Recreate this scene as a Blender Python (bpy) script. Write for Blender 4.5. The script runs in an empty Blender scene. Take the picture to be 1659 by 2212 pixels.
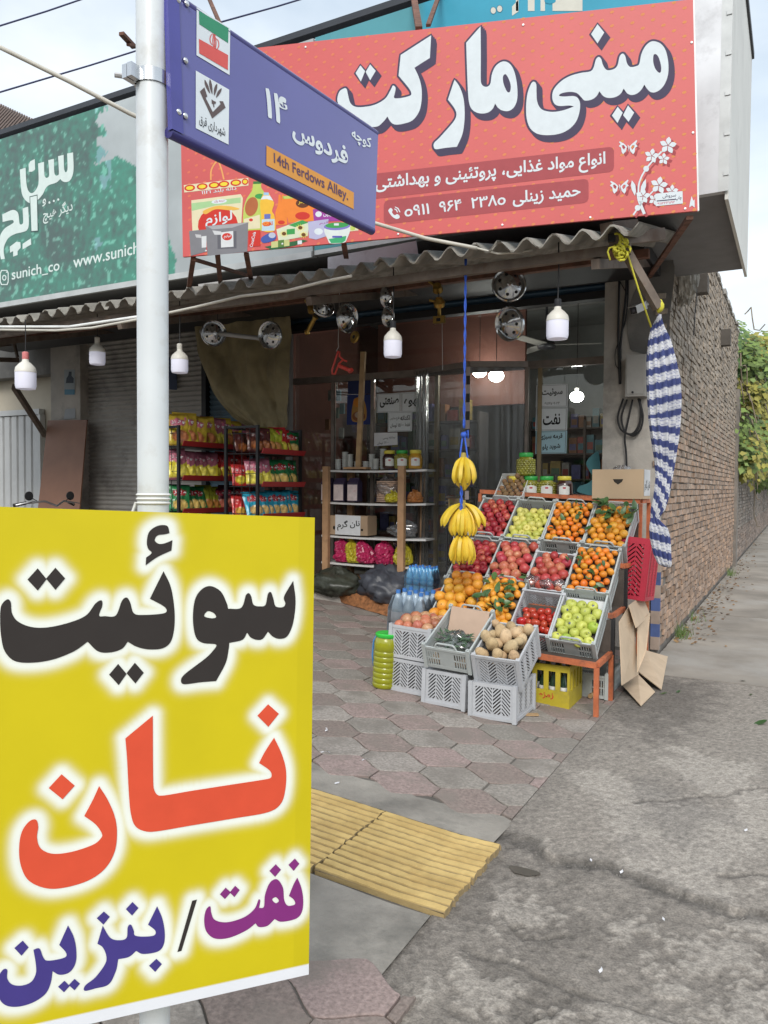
import bpy, math, random
import numpy as np
from mathutils import Vector, Matrix, Euler
random.seed(7)
R = math.radians
scene = bpy.context.scene
col = scene.collection

# ------------------------------------------------------------------ camera, sky, sun, exposure
CAM_H, YAW, PITCH, ROLL, F_PX = 1.45, R(28.3), R(-1.9), R(0.4), 1661.0
PW, PH = 1659.0, 2212.0                       # pixel frame used for all measured positions
cam_data = bpy.data.cameras.new('camera')
cam_data.sensor_fit = 'HORIZONTAL'; cam_data.sensor_width = 36.0
cam_data.lens = 36.0 * F_PX / PW
cam_data.clip_start = 0.05; cam_data.clip_end = 2000
cam = bpy.data.objects.new('camera', cam_data); col.objects.link(cam)
CR = Matrix.Rotation(YAW, 3, 'Z') @ Matrix.Rotation(math.pi/2 + PITCH, 3, 'X') @ Matrix.Rotation(ROLL, 3, 'Z')
CP = Vector((0, 0, CAM_H))
cam.matrix_world = Matrix.Translation(CP) @ CR.to_4x4()
scene.camera = cam

SUN_EL, SUN_AZ = R(38), R(158)                # overcast: a weak, very soft sun behind the camera's right shoulder
world = bpy.data.worlds.new('World'); scene.world = world; world.use_nodes = True
nt = world.node_tree; nt.nodes.clear()
def wn(t, **k):
    n = nt.nodes.new(t)
    for a, b in k.items(): setattr(n, a, b)
    return n
sky = wn('ShaderNodeTexSky', sky_type='NISHITA', sun_disc=False)
sky.sun_elevation = SUN_EL; sky.sun_rotation = SUN_AZ
sky.air_density = 1.6; sky.dust_density = 3.0
tc = wn('ShaderNodeTexCoord')
mp = wn('ShaderNodeMapping'); mp.inputs['Scale'].default_value = (1.0, 1.0, 2.4)
n1 = wn('ShaderNodeTexNoise'); n1.inputs['Scale'].default_value = 1.9; n1.inputs['Detail'].default_value = 7; n1.inputs['Roughness'].default_value = .55
n1.inputs['Distortion'].default_value = .35
rp = wn('ShaderNodeValToRGB')
rp.color_ramp.elements[0].position = .34; rp.color_ramp.elements[0].color = (.62, .62, .62, 1)
rp.color_ramp.elements[1].position = .66; rp.color_ramp.elements[1].color = (1, 1, 1, 1)
n2 = wn('ShaderNodeTexNoise'); n2.inputs['Scale'].default_value = 2.7; n2.inputs['Detail'].default_value = 5
rp2 = wn('ShaderNodeValToRGB')
rp2.color_ramp.elements[0].position = .3; rp2.color_ramp.elements[0].color = (4.7, 5.5, 6.3, 1)
rp2.color_ramp.elements[1].position = .7; rp2.color_ramp.elements[1].color = (7.9, 8.2, 8.5, 1)
mx = wn('ShaderNodeMix', data_type='RGBA')
bg = wn('ShaderNodeBackground'); bg.inputs['Strength'].default_value = 0.10
wo = wn('ShaderNodeOutputWorld')
L = nt.links.new
L(tc.outputs['Generated'], mp.inputs['Vector']); L(mp.outputs[0], n1.inputs['Vector']); L(mp.outputs[0], n2.inputs['Vector'])
L(n1.outputs['Fac'], rp.inputs[0]); L(n2.outputs['Fac'], rp2.inputs[0])
L(rp.outputs['Color'], mx.inputs['Factor']); L(sky.outputs[0], mx.inputs['A']); L(rp2.outputs['Color'], mx.inputs['B'])
L(mx.outputs['Result'], bg.inputs['Color']); L(bg.outputs[0], wo.inputs['Surface'])

sun_data = bpy.data.lights.new('sun', 'SUN'); sun_data.energy = 1.5; sun_data.angle = R(25); sun_data.color = (1, .97, .92)
sun = bpy.data.objects.new('sun', sun_data); col.objects.link(sun)
sd = Vector((math.sin(SUN_AZ)*math.cos(SUN_EL), math.cos(SUN_AZ)*math.cos(SUN_EL), math.sin(SUN_EL)))
sun.rotation_euler = sd.to_track_quat('Z', 'Y').to_euler(); sun.location = (4, -6, 12)
scene.view_settings.view_transform = 'Standard'; scene.view_settings.look = 'None'
scene.view_settings.exposure = 0.70; scene.view_settings.gamma = 1.0
scene.view_settings.use_curve_mapping = False
scene.render.engine = 'CYCLES'
scene.cycles.use_denoising = True
scene.cycles.max_bounces = 6; scene.cycles.diffuse_bounces = 4; scene.cycles.glossy_bounces = 3
scene.cycles.transmission_bounces = 6; scene.cycles.transparent_max_bounces = 16
scene.cycles.caustics_reflective = False; scene.cycles.caustics_refractive = False

# ------------------------------------------------------------------ pixel -> place
def ray(px, py):
    return (CR @ Vector(((px - PW/2)/F_PX, (PH/2 - py)/F_PX, -1.0)))
def gz(x, y=0):                               # the pavement climbs gently away from the alley
    return 0.07*min(9.0, max(0.0, -x - 1.2))
def ground(px, py, h=0.0):
    d = ray(px, py); t = -CP.z/d.z
    for _ in range(12):
        p = CP + d*t; t = (gz(p.x) + h - CP.z)/d.z
    return CP + d*t
def atY(px, py, Y):
    d = ray(px, py); return CP + d*(Y/d.y)
def atX(px, py, X):
    d = ray(px, py); return CP + d*(X/d.x)
def atD(px, py, D):
    return CP + ray(px, py)*D
def Z(x0, y0, x1, y1, w):                     # zoomed-view pixel -> measured pixel frame
    s = (x1 - x0)/w
    return lambda p: ((x0 + p[0]*s)/1.15733, (y0 + p[1]*s)/1.15733)
class Plane:
    def __init__(s, a, b, c):                 # three points: origin, along, up
        s.o = Vector(a); s.ex = (Vector(b) - s.o).normalized()
        n = s.ex.cross(Vector(c) - s.o).normalized()
        if n.dot(CP - s.o) < 0: n = -n
        s.n = n; s.ey = n.cross(s.ex)
        if s.ey.dot(Vector(c) - s.o) < 0: s.ey = -s.ey
    def px(s, x, y, h=0):
        d = ray(x, y); o = s.o + s.n*h
        return CP + d*((o - CP).dot(s.n)/d.dot(s.n))
    def uv(s, x, y):
        p = s.px(x, y) - s.o; return (p.dot(s.ex), p.dot(s.ey))
    def at(s, u, v, h=0): return s.o + s.ex*u + s.ey*v + s.n*h

# ------------------------------------------------------------------ materials
MATS = {}
def M(name, c=(.5, .5, .5), rough=.6, metal=0.0, var=.12, vs=6.0, bump=0.0, bs=60.0, dirt=None, rnd=0.0, attr=False,
      spec=.5, trans=0.0, alpha=1.0, emit=None, sub=0.0, stripes=None, coat=0.0):
    if name in MATS: return MATS[name]
    m = bpy.data.materials.new(name); m.use_nodes = True; t = m.node_tree; N = t.nodes; N.clear(); K = t.links.new
    out = N.new('ShaderNodeOutputMaterial'); b = N.new('ShaderNodeBsdfPrincipled'); K(b.outputs[0], out.inputs[0])
    b.inputs['Roughness'].default_value = rough; b.inputs['Metallic'].default_value = metal
    b.inputs['Specular IOR Level'].default_value = spec; b.inputs['Transmission Weight'].default_value = trans
    b.inputs['Alpha'].default_value = alpha; b.inputs['Coat Weight'].default_value = coat
    if sub: b.inputs['Subsurface Weight'].default_value = sub; b.inputs['Subsurface Radius'].default_value = (.02, .01, .005)
    if emit: b.inputs['Emission Color'].default_value = (*emit[0], 1); b.inputs['Emission Strength'].default_value = emit[1]
    co = N.new('ShaderNodeTexCoord')
    if attr:
        a = N.new('ShaderNodeAttribute'); a.attribute_name = 'Col'; base = a.outputs['Color']
    else:
        rg = N.new('ShaderNodeRGB'); rg.outputs[0].default_value = (*c, 1); base = rg.outputs[0]
    if stripes:                               # (axis, colour list, period)
        sx = N.new('ShaderNodeSeparateXYZ'); K(co.outputs['Object'], sx.inputs[0])
        mm = N.new('ShaderNodeMath'); mm.operation = 'DIVIDE'; K(sx.outputs[stripes[0]], mm.inputs[0]); mm.inputs[1].default_value = stripes[2]
        fr = N.new('ShaderNodeMath'); fr.operation = 'FRACT'; K(mm.outputs[0], fr.inputs[0])
        cr = N.new('ShaderNodeValToRGB'); cr.color_ramp.interpolation = 'CONSTANT'; K(fr.outputs[0], cr.inputs[0])
        for i, (p, cc) in enumerate(stripes[1]):
            e = cr.color_ramp.elements[i] if i < 2 else cr.color_ramp.elements.new(p)
            e.position = p; e.color = (*cc, 1)
        base = cr.outputs[0]
    oi = N.new('ShaderNodeObjectInfo')
    def off(scale, det=4, rgh=.55):
        va = N.new('ShaderNodeVectorMath'); va.operation = 'ADD'; K(co.outputs['Object'], va.inputs[0])
        vm = N.new('ShaderNodeVectorMath'); vm.operation = 'SCALE'; vm.inputs[0].default_value = (13.1, 7.7, 5.3); K(oi.outputs['Random'], vm.inputs['Scale'])
        K(vm.outputs[0], va.inputs[1])
        n = N.new('ShaderNodeTexNoise'); n.inputs['Scale'].default_value = scale; n.inputs['Detail'].default_value = det; n.inputs['Roughness'].default_value = rgh
        K(va.outputs[0], n.inputs['Vector']); return n.outputs['Fac']
    def mixmul(src, fac_out, lo, hi):
        mr = N.new('ShaderNodeMapRange'); K(fac_out, mr.inputs[0]); mr.inputs[1].default_value = .3; mr.inputs[2].default_value = .7
        mr.inputs[3].default_value = lo; mr.inputs[4].default_value = hi
        h = N.new('ShaderNodeHueSaturation'); K(src, h.inputs['Color']); K(mr.outputs[0], h.inputs['Value']); return h.outputs[0]
    if var: base = mixmul(base, off(vs), 1 - var, 1 + var)
    if rnd:
        mr = N.new('ShaderNodeMapRange'); K(oi.outputs['Random'], mr.inputs[0]); mr.inputs[3].default_value = 1 - rnd; mr.inputs[4].default_value = 1 + rnd
        mh = N.new('ShaderNodeMapRange'); K(oi.outputs['Random'], mh.inputs[0]); mh.inputs[3].default_value = .5 + rnd*.06; mh.inputs[4].default_value = .5 - rnd*.06
        h = N.new('ShaderNodeHueSaturation'); K(base, h.inputs['Color']); K(mr.outputs[0], h.inputs['Value']); K(mh.outputs[0], h.inputs['Hue']); base = h.outputs[0]
    if dirt:                                  # (colour, amount 0..1, scale)
        mr = N.new('ShaderNodeMapRange'); K(off(dirt[2], 8, .65), mr.inputs[0]); mr.inputs[1].default_value = .62 - dirt[1]*.3; mr.inputs[2].default_value = .78 - dirt[1]*.25
        mr.inputs[4].default_value = min(1, .35 + dirt[1])
        mi = N.new('ShaderNodeMix'); mi.data_type = 'RGBA'; K(mr.outputs[0], mi.inputs['Factor']); K(base, mi.inputs['A']); mi.inputs['B'].default_value = (*dirt[0], 1)
        base = mi.outputs['Result']
    K(base, b.inputs['Base Color'])
    if bump:
        bp = N.new('ShaderNodeBump'); bp.inputs['Strength'].default_value = min(1, bump); bp.inputs['Distance'].default_value = .006
        K(off(bs, 6, .6), bp.inputs['Height']); K(bp.outputs[0], b.inputs['Normal'])
    MATS[name] = m; return m
def glass_mat(name, tint=(.9, .95, .95), rough=.02, fac=.08, milk=0.0):
    m = bpy.data.materials.new(name); m.use_nodes = True; t = m.node_tree; N = t.nodes; N.clear(); K = t.links.new
    o = N.new('ShaderNodeOutputMaterial'); tr = N.new('ShaderNodeBsdfTransparent'); tr.inputs[0].default_value = (*tint, 1)
    g = N.new('ShaderNodeBsdfGlossy'); g.inputs['Roughness'].default_value = rough
    fr = N.new('ShaderNodeFresnel'); fr.inputs[0].default_value = 1.5
    ad = N.new('ShaderNodeMath'); ad.operation = 'ADD'; K(fr.outputs[0], ad.inputs[0]); ad.inputs[1].default_value = fac
    co = N.new('ShaderNodeTexCoord'); no = N.new('ShaderNodeTexNoise'); no.inputs['Scale'].default_value = 5 if milk == 0 else 22
    bp = N.new('ShaderNodeBump'); bp.inputs['Strength'].default_value = .0 if milk == 0 else .3; bp.inputs['Distance'].default_value = .01
    K(co.outputs['Object'], no.inputs[0]); K(no.outputs['Fac'], bp.inputs['Height']); K(bp.outputs[0], g.inputs['Normal'])
    mx = N.new('ShaderNodeMixShader'); K(ad.outputs[0], mx.inputs[0]); K(tr.outputs[0], mx.inputs[1]); K(g.outputs[0], mx.inputs[2])
    last = mx
    if milk:
        df = N.new('ShaderNodeBsdfTranslucent'); df.inputs[0].default_value = (.8, .83, .85, 1); d2 = N.new('ShaderNodeBsdfDiffuse'); d2.inputs[0].default_value = (.75, .78, .8, 1)
        m1 = N.new('ShaderNodeMixShader'); K(df.outputs[0], m1.inputs[1]); K(d2.outputs[0], m1.inputs[2])
        m2 = N.new('ShaderNodeMixShader'); m2.inputs[0].default_value = milk; K(mx.outputs[0], m2.inputs[1]); K(m1.outputs[0], m2.inputs[2]); last = m2
    K(last.outputs[0], o.inputs[0]); MATS[name] = m; return m

# ------------------------------------------------------------------ mesh building
class MB:
    def __init__(s): s.v = []; s.f = []; s.mi = []; s.c = []; s.has = False
    def add(s, vs, fs, mi=0, c=None):
        o = len(s.v); s.v += [tuple(p) for p in vs]; s.f += [tuple(i + o for i in f) for f in fs]; s.mi += [mi]*len(fs)
        if c is not None: s.has = True
        if c is not None and len(c) == len(vs) and hasattr(c[0], '__len__'): s.c += [tuple(x)[:3] for x in c]
        else: s.c += [(c if c is not None else (1, 1, 1))]*len(vs)
        return s
    BF = [(0, 3, 2, 1), (4, 5, 6, 7), (0, 1, 5, 4), (1, 2, 6, 5), (2, 3, 7, 6), (3, 0, 4, 7)]
    def box(s, a, b, mi=0, c=None, M=None):
        x0, y0, z0 = a; x1, y1, z1 = b
        vs = [Vector(p) for p in ((x0,y0,z0),(x1,y0,z0),(x1,y1,z0),(x0,y1,z0),(x0,y0,z1),(x1,y0,z1),(x1,y1,z1),(x0,y1,z1))]
        if M: vs = [M @ p for p in vs]
        return s.add(vs, MB.BF, mi, c)
    def bar(s, p, q, w, h=None, up=(0, 0, 1), mi=0, c=None):
        p, q = Vector(p), Vector(q); h = h or w; d = (q - p).normalized(); up = Vector(up)
        if abs(d.dot(up)) > .98: up = Vector((1, 0, 0))
        x = d.cross(up).normalized()*(w/2); y = x.cross(d).normalized()*(h/2)
        vs = [p-x-y, p+x-y, p+x+y, p-x+y, q-x-y, q+x-y, q+x+y, q-x+y]
        return s.add(vs, [(0,1,2,3),(7,6,5,4),(0,4,5,1),(1,5,6,2),(2,6,7,3),(3,7,4,0)], mi, c)
    def tube(s, pts, r, n=8, mi=0, c=None, cap=True):
        pts = [Vector(p) for p in pts]; k = len(pts); rs = r if hasattr(r, '__len__') else [r]*k
        t0 = (pts[1] - pts[0]).normalized(); a = Vector((0, 0, 1)) if abs(t0.z) < .9 else Vector((1, 0, 0))
        x = t0.cross(a).normalized(); vs = []
        for i, p in enumerate(pts):
            t = (pts[min(i+1, k-1)] - pts[max(i-1, 0)]).normalized(); x = (x - t*x.dot(t)).normalized(); y = t.cross(x)
            for j in range(n):
                an = 2*math.pi*j/n; vs.append(p + (x*math.cos(an) + y*math.sin(an))*rs[i])
        fs = [(i*n+j, i*n+(j+1) % n, (i+1)*n+(j+1) % n, (i+1)*n+j) for i in range(k-1) for j in range(n)]
        if cap: fs += [tuple(range(n))[::-1], tuple((k-1)*n+j for j in range(n))]
        return s.add(vs, fs, mi, c)
    def lathe(s, prof, n=20, M=None, mi=0, c=None, sx=1, sy=1):
        vs = []; 
        for (r, z) in prof:
            for j in range(n):
                a = 2*math.pi*j/n; p = Vector((r*math.cos(a)*sx, r*math.sin(a)*sy, z)); vs.append(M @ p if M else p)
        k = len(prof); fs = [(i*n+j, i*n+(j+1) % n, (i+1)*n+(j+1) % n, (i+1)*n+j) for i in range(k-1) for j in range(n)]
        if prof[0][0] > 1e-5: fs.append(tuple(range(n))[::-1])
        if prof[-1][0] > 1e-5: fs.append(tuple((k-1)*n+j for j in range(n)))
        cc = None
        if c is not None: cc = [x for x in c for _ in range(n)] if hasattr(c[0], '__len__') else c
        return s.add(vs, fs, mi, cc)
    def grid(s, fn, nu, nv, mi=0, c=None):
        vs = [fn(i/nu, j/nv) for j in range(nv+1) for i in range(nu+1)]; w = nu+1
        fs = [(j*w+i, j*w+i+1, (j+1)*w+i+1, (j+1)*w+i) for j in range(nv) for i in range(nu)]
        cc = [c(i/nu, j/nv) for j in range(nv+1) for i in range(nu+1)] if callable(c) else c
        return s.add(vs, fs, mi, cc)
    def prism(s, poly, z0, z1, M=None, mi=0, c=None):
        n = len(poly); vs = [Vector((x, y, z0)) for x, y in poly] + [Vector((x, y, z1)) for x, y in poly]
        if M: vs = [M @ p for p in vs]
        return s.add(vs, [tuple(range(n))[::-1], tuple(range(n, 2*n))] + [(i, (i+1) % n, n+(i+1) % n, n+i) for i in range(n)], mi, c)
    def mesh(s, name, mats, smooth=False):
        me = bpy.data.meshes.new(name); me.from_pydata(s.v, [], s.f)
        for m in (mats if isinstance(mats, (list, tuple)) else [mats]): me.materials.append(m)
        if any(s.mi): me.polygons.foreach_set('material_index', s.mi)
        if s.has:
            at = me.color_attributes.new('Col', 'FLOAT_COLOR', 'POINT')
            at.data.foreach_set('color', np.array([(*x, 1.0) for x in s.c], dtype=np.float32).ravel())
        if smooth:
            me.polygons.foreach_set('use_smooth', [True]*len(me.polygons))
            if smooth != True: me.set_sharp_from_angle(angle=R(smooth))
        me.update(); return me
    def part(s, name, mats, parent, smooth=False, world=True, kind=None):
        if world and parent is not None:
            o = parent['_o'] if '_o' in parent else parent.location
            s.v = [(p[0]-o[0], p[1]-o[1], p[2]-o[2]) for p in s.v]
        return link(name, s.mesh(name, mats, smooth), parent, kind=kind)
    def thing(s, name, mats, label, cat, group=None, kind=None, smooth=False):
        a = np.array(s.v); lo, hi = a.min(0), a.max(0); o = ((lo[0]+hi[0])/2, (lo[1]+hi[1])/2, lo[2])
        s.v = [(p[0]-o[0], p[1]-o[1], p[2]-o[2]) for p in s.v]
        ob = link(name, s.mesh(name, mats, smooth), None, loc=o)
        return tag(ob, label, cat, group, kind)
def link(name, me, parent=None, loc=None, rot=None, kind=None, scale=None):
    o = bpy.data.objects.new(name, me); col.objects.link(o)
    if parent is not None: o.parent = parent
    if loc is not None: o.location = loc
    if rot is not None: o.rotation_euler = rot
    if scale is not None: o.scale = scale if hasattr(scale, '__len__') else (scale,)*3
    if kind: o['kind'] = kind
    return o
def tag(o, label=None, cat=None, group=None, kind=None):
    if label: o['label'] = label
    if cat: o['category'] = cat
    if group: o['group'] = group
    if kind: o['kind'] = kind
    return o
def empty(name, label, cat, loc=(0, 0, 0), rot=(0, 0, 0), group=None, scale=None):
    o = link(name, None, None, loc, rot, scale=scale); o.empty_display_size = .1
    return tag(o, label, cat, group)
def struct(o): o['kind'] = 'structure'; return o
def crv(pts, closed=True, n=6):               # smooth outline; a third entry marks a sharp corner
    P = [Vector((p[0], p[1])) for p in pts]; C = [len(p) > 2 for p in pts]; k = len(P); out = []
    for i in range(k if closed else k-1):
        p0, p1, p2, p3 = P[i-1], P[i], P[(i+1) % k], P[(i+2) % k]
        if not closed:
            if i == 0: p0 = p1
            if i == k-2: p3 = p2
        m1 = (p2 - p1)*.9 if C[i] else (p2 - p0)*.5
        m2 = (p2 - p1)*.9 if C[(i+1) % k] else (p3 - p1)*.5
        l = (p2-p1).length
        for m in (m1, m2):
            if m.length > 1.6*l: m *= 1.6*l/m.length
        for j in range(n):
            t = j/n; h00 = 2*t**3-3*t*t+1; h10 = t**3-2*t*t+t; h01 = -2*t**3+3*t*t; h11 = t**3-t*t
            out.append(tuple(p1*h00 + m1*h10 + p2*h01 + m2*h11))
    if not closed: out.append(tuple(P[-1]))
    return out
def fill2d(contours):
    cu = bpy.data.curves.new('fill', 'CURVE'); cu.dimensions = '2D'; cu.fill_mode = 'BOTH'
    for c in contours:
        sp = cu.splines.new('POLY'); sp.points.add(len(c)-1); sp.use_cyclic_u = True
        for i, p in enumerate(c): sp.points[i].co = (p[0]*1.0, p[1]*1.0, 0, 1)
    ob = bpy.data.objects.new('fill', cu); me = bpy.data.meshes.new_from_object(ob)
    vs = [(v.co.x, v.co.y) for v in me.vertices]; fs = [tuple(p.vertices) for p in me.polygons]
    bpy.data.objects.remove(ob); bpy.data.curves.remove(cu); bpy.data.meshes.remove(me)
    return vs, fs
# Persian shaping: isolated form code point; final, initial, medial follow it
FORMS = {'ا':0xFE8D,'ب':0xFE8F,'پ':0xFB56,'ت':0xFE95,'ث':0xFE99,'ج':0xFE9D,'چ':0xFB7A,'ح':0xFEA1,'خ':0xFEA5,'د':0xFEA9,'ذ':0xFEAB,'ر':0xFEAD,'ز':0xFEAF,
 'س':0xFEB1,'ش':0xFEB5,'ص':0xFEB9,'ط':0xFEC1,'ع':0xFEC9,'غ':0xFECD,'ف':0xFED1,'ق':0xFED5,'ک':0xFB8E,'گ':0xFB92,'ل':0xFEDD,'م':0xFEE1,'ن':0xFEE5,'و':0xFEED,
 'ه':0xFEE9,'ی':0xFBFC,'ئ':0xFE89}
NOJOIN = set('ادذرزو')
def shape(s):
    out = []
    for i, ch in enumerate(s):
        if ch not in FORMS: out.append(ch); continue
        pj = i > 0 and s[i-1] in FORMS and s[i-1] not in NOJOIN
        nj = ch not in NOJOIN and i+1 < len(s) and s[i+1] in FORMS
        out.append(chr(FORMS[ch] + (3 if pj and nj else 1 if pj else 2 if nj else 0)))
    # right-to-left order, digit runs kept left-to-right
    res = []; i = 0; isn = lambda c: c in '۰۱۲۳۴۵۶۷۸۹/.0123456789'
    while i < len(out):
        if isn(out[i]):
            j = i
            while j < len(out) and isn(out[j]): j += 1
            res.append(''.join(out[i:j])); i = j
        else: res.append(out[i]); i += 1
    return ''.join(reversed(res))
TXC = {}
def text2d(s, bold=0.0, latin=False):         # outlines filled loop by loop, so that overlapping strokes stay solid
    k = (s, bold)
    if k not in TXC:
        cu = bpy.data.curves.new('t', 'FONT'); cu.body = s if latin else shape(s); cu.size = 1; cu.resolution_u = 3; cu.fill_mode = 'NONE'
        ob = bpy.data.objects.new('t', cu); me = bpy.data.meshes.new_from_object(ob)
        co = [(v.co.x, v.co.y) for v in me.vertices]; nb = {}
        for e in me.edges:
            i, j = e.vertices; nb.setdefault(i, []).append(j); nb.setdefault(j, []).append(i)
        bpy.data.objects.remove(ob); bpy.data.curves.remove(cu); bpy.data.meshes.remove(me)
        seen = set(); loops = []
        for i in range(len(co)):
            if i in seen or len(nb.get(i, [])) < 2: continue
            lp = [i]; seen.add(i); j = i + 1 if (i + 1) in nb[i] else nb[i][0]
            while j not in seen:
                lp.append(j); seen.add(j); nx = [x for x in nb[j] if x not in seen]
                if not nx: break
                j = nx[0]
            if len(lp) > 2: loops.append([co[x] for x in lp])
        area = lambda L: sum(L[x-1][0]*L[x][1] - L[x][0]*L[x-1][1] for x in range(len(L)))/2
        def inside(pt, L):
            r = False
            for x in range(len(L)):
                a, c = L[x-1], L[x]
                if (a[1] > pt[1]) != (c[1] > pt[1]) and pt[0] < (c[0]-a[0])*(pt[1]-a[1])/(c[1]-a[1])+a[0]: r = not r
            return r
        AR = [area(L) for L in loops]; n_l = len(loops)
        isout = [not any(j != i and AR[i]*AR[j] < 0 and abs(AR[j]) > abs(AR[i]) and inside(loops[i][0], loops[j]) for j in range(n_l)) for i in range(n_l)]
        if bold:
            nl = []
            for li, L in enumerate(loops):
                k_ = len(L); q_ = []; sg = (1 if AR[li] > 0 else -1)*(1 if isout[li] else -1)
                for x in range(k_):
                    t = Vector(L[(x+1) % k_]) - Vector(L[x-1]); n_ = Vector((t.y, -t.x)).normalized()*bold*.6*sg if t.length > 1e-9 else Vector((0, 0)); q_.append((L[x][0]+n_.x, L[x][1]+n_.y))
                nl.append(q_)
        else: nl = loops
        outer = [x for x in range(n_l) if isout[x]]; hole = {x: [] for x in outer}
        for x in range(len(loops)):
            if x in hole: continue
            c_ = [o for o in outer if inside(loops[x][0], loops[o])]
            if c_: hole[min(c_, key=lambda o: abs(area(loops[o])))].append(x)
        V, Fs, Lz = [], [], []
        for n_, o in enumerate(outer):
            vs, fs = fill2d([nl[o]] + [nl[h] for h in hole[o]]); off = len(V); V += vs; Fs += [tuple(x+off for x in f) for f in fs]; Lz += [n_ % 5]*len(vs)
        a = np.array(V); lo, hi = a.min(0), a.max(0); a = (a - lo)/np.maximum(hi - lo, 1e-6)
        TXC[k] = (a, Fs, Lz)
    return TXC[k]
class Print:                                  # flat print on a plane: polygons and lettering with colours
    def __init__(s, plane, z=None): s.p = plane; s.z = z or (lambda q: q); s.mb = MB(); s.h = .0012
    def poly(s, contours, c, h=None, smooth=False, shift=(0, 0)):
        if not isinstance(contours[0][0], (list, tuple)): contours = [contours]
        uv = []
        for ct in contours:
            pp = crv(ct) if smooth else ct
            uv.append([s.p.uv(s.z(q)[0]+shift[0], s.z(q)[1]+shift[1]) for q in pp])
        vs, fs = fill2d(uv); h = h if h is not None else s.h
        s.mb.add([s.p.at(u, v, h) for u, v in vs], fs, 0, c); return uv
    def ribbon(s, uv, w, c, h):
        P = [Vector(p) for p in uv]; k = len(P); vs = []
        for i in range(k):
            t = (P[(i+1) % k] - P[i-1]); t = t.normalized() if t.length > 1e-9 else Vector((1, 0)); n = Vector((-t.y, t.x))*w
            vs += [s.p.at(*(P[i]-n), h), s.p.at(*(P[i]+n), h)]
        s.mb.add(vs, [(2*i, 2*i+1, (2*i+3) % (2*k), (2*i+2) % (2*k)) for i in range(k)], 0, c)
    def ellipse(s, cx, cy, rx, ry, c, h=None, rot=0, n=18):
        ca, sa = math.cos(rot), math.sin(rot)
        s.poly([(cx+rx*math.cos(a)*ca-ry*math.sin(a)*sa, cy+rx*math.cos(a)*sa+ry*math.sin(a)*ca) for a in [2*math.pi*i/n for i in range(n)]], c, h)
    def text(s, t, bl, br, tl, c, h=None, bold=0.0, latin=False):   # corners of the word's box: bottom left, bottom right, top left
        a, fs, lz = text2d(t, bold, latin); bl, br, tl = [Vector(s.z(q)) for q in (bl, br, tl)]
        vs = [bl + (br-bl)*u + (tl-bl)*v for u, v in a]; h = h if h is not None else s.h*2
        s.mb.add([s.p.px(q.x, q.y, h + l_*.00005) for q, l_ in zip(vs, lz)], fs, 0, c)
    def part(s, name, parent, mat=None): return s.mb.part(name, mat or MATS['print'], parent)
def copy_tree(o, loc=None, rot=None, scale=None, label=None, group=None):
    c = o.copy(); col.objects.link(c)
    if loc is not None: c.location = loc
    if rot is not None: c.rotation_euler = rot
    if scale is not None: c.scale = scale if hasattr(scale, '__len__') else (scale,)*3
    if label: c['label'] = label
    if group: c['group'] = group
    for ch in list(o.children):
        k = ch.copy(); col.objects.link(k); k.parent = c
        for g in list(ch.children):
            q = g.copy(); col.objects.link(q); q.parent = k
    return c
def ball(r=1.0, nu=12, nv=8, jit=0.0, seed=0, sc=(1, 1, 1)):
    rr = random.Random(seed); vs = [(0, 0, r*sc[2])]; 
    ph = [rr.uniform(0, 6.28) for _ in range(6)]
    for j in range(1, nv):
        th = math.pi*j/nv
        for i in range(nu):
            a = 2*math.pi*i/nu; k = 1 + jit*(math.sin(2*a+ph[0])*math.sin(th*2+ph[1]) + .6*math.sin(3*a+ph[2])*math.sin(3*th+ph[3]) + .5*math.cos(th*2+ph[4]+a))
            vs.append((r*k*math.sin(th)*math.cos(a)*sc[0], r*k*math.sin(th)*math.sin(a)*sc[1], r*k*math.cos(th)*sc[2]))
    vs.append((0, 0, -r*sc[2])); fs = [(0, 1+i, 1+(i+1) % nu) for i in range(nu)]
    for j in range(nv-2):
        for i in range(nu): fs.append((1+j*nu+i, 1+(j+1)*nu+i, 1+(j+1)*nu+(i+1) % nu, 1+j*nu+(i+1) % nu))
    b = 1+(nv-2)*nu; fs += [(b+i, len(vs)-1, b+(i+1) % nu) for i in range(nu)]
    return vs, fs
M('print', attr=True, rough=.55, var=.04, vs=20, spec=.18)
# ================================================================== THE SETTING
from mathutils import noise as mnoise
def fbm(x, y, z=0, o=4): return mnoise.fractal(Vector((x, y, z)), .9, 2.1, o)
def mix3(a, c, t): return tuple(a[i]*(1-t)+c[i]*t for i in range(3))
rr = random.Random(3)
m_conc = M('concrete', (.285, .257, .222), .9, var=.25, vs=1.6, bump=.5, bs=90, dirt=((.40, .38, .35), .42, .9))
m_conc2 = M('concrete_pale', (.33, .315, .29), .9, var=.22, vs=2.2, bump=.5, bs=110, dirt=((.17, .155, .14), .40, 1.7))
m_asph = M('rough_ground', (.135, .125, .115), .95, var=.3, vs=3.5, bump=1.0, bs=55, dirt=((.24, .225, .205), .45, 3.2))
m_mortar = M('mortar', (.115, .105, .092), .95, var=.3, vs=5, bump=.8, bs=80)
m_cement = M('cement_band', (.28, .258, .225), .95, var=.3, vs=4, bump=.9, bs=60, dirt=((.13, .125, .11), .45, 3.0))
m_pav_p = M('paver_pink', (.272, .212, .19), .85, var=.3, vs=70, bump=.6, bs=140, dirt=((.225, .19, .165), .55, 5), rnd=.2)
m_pav_g = M('paver_grey', (.278, .252, .222), .85, var=.3, vs=70, bump=.6, bs=140, dirt=((.20, .178, .155), .52, 5), rnd=.2)

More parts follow.
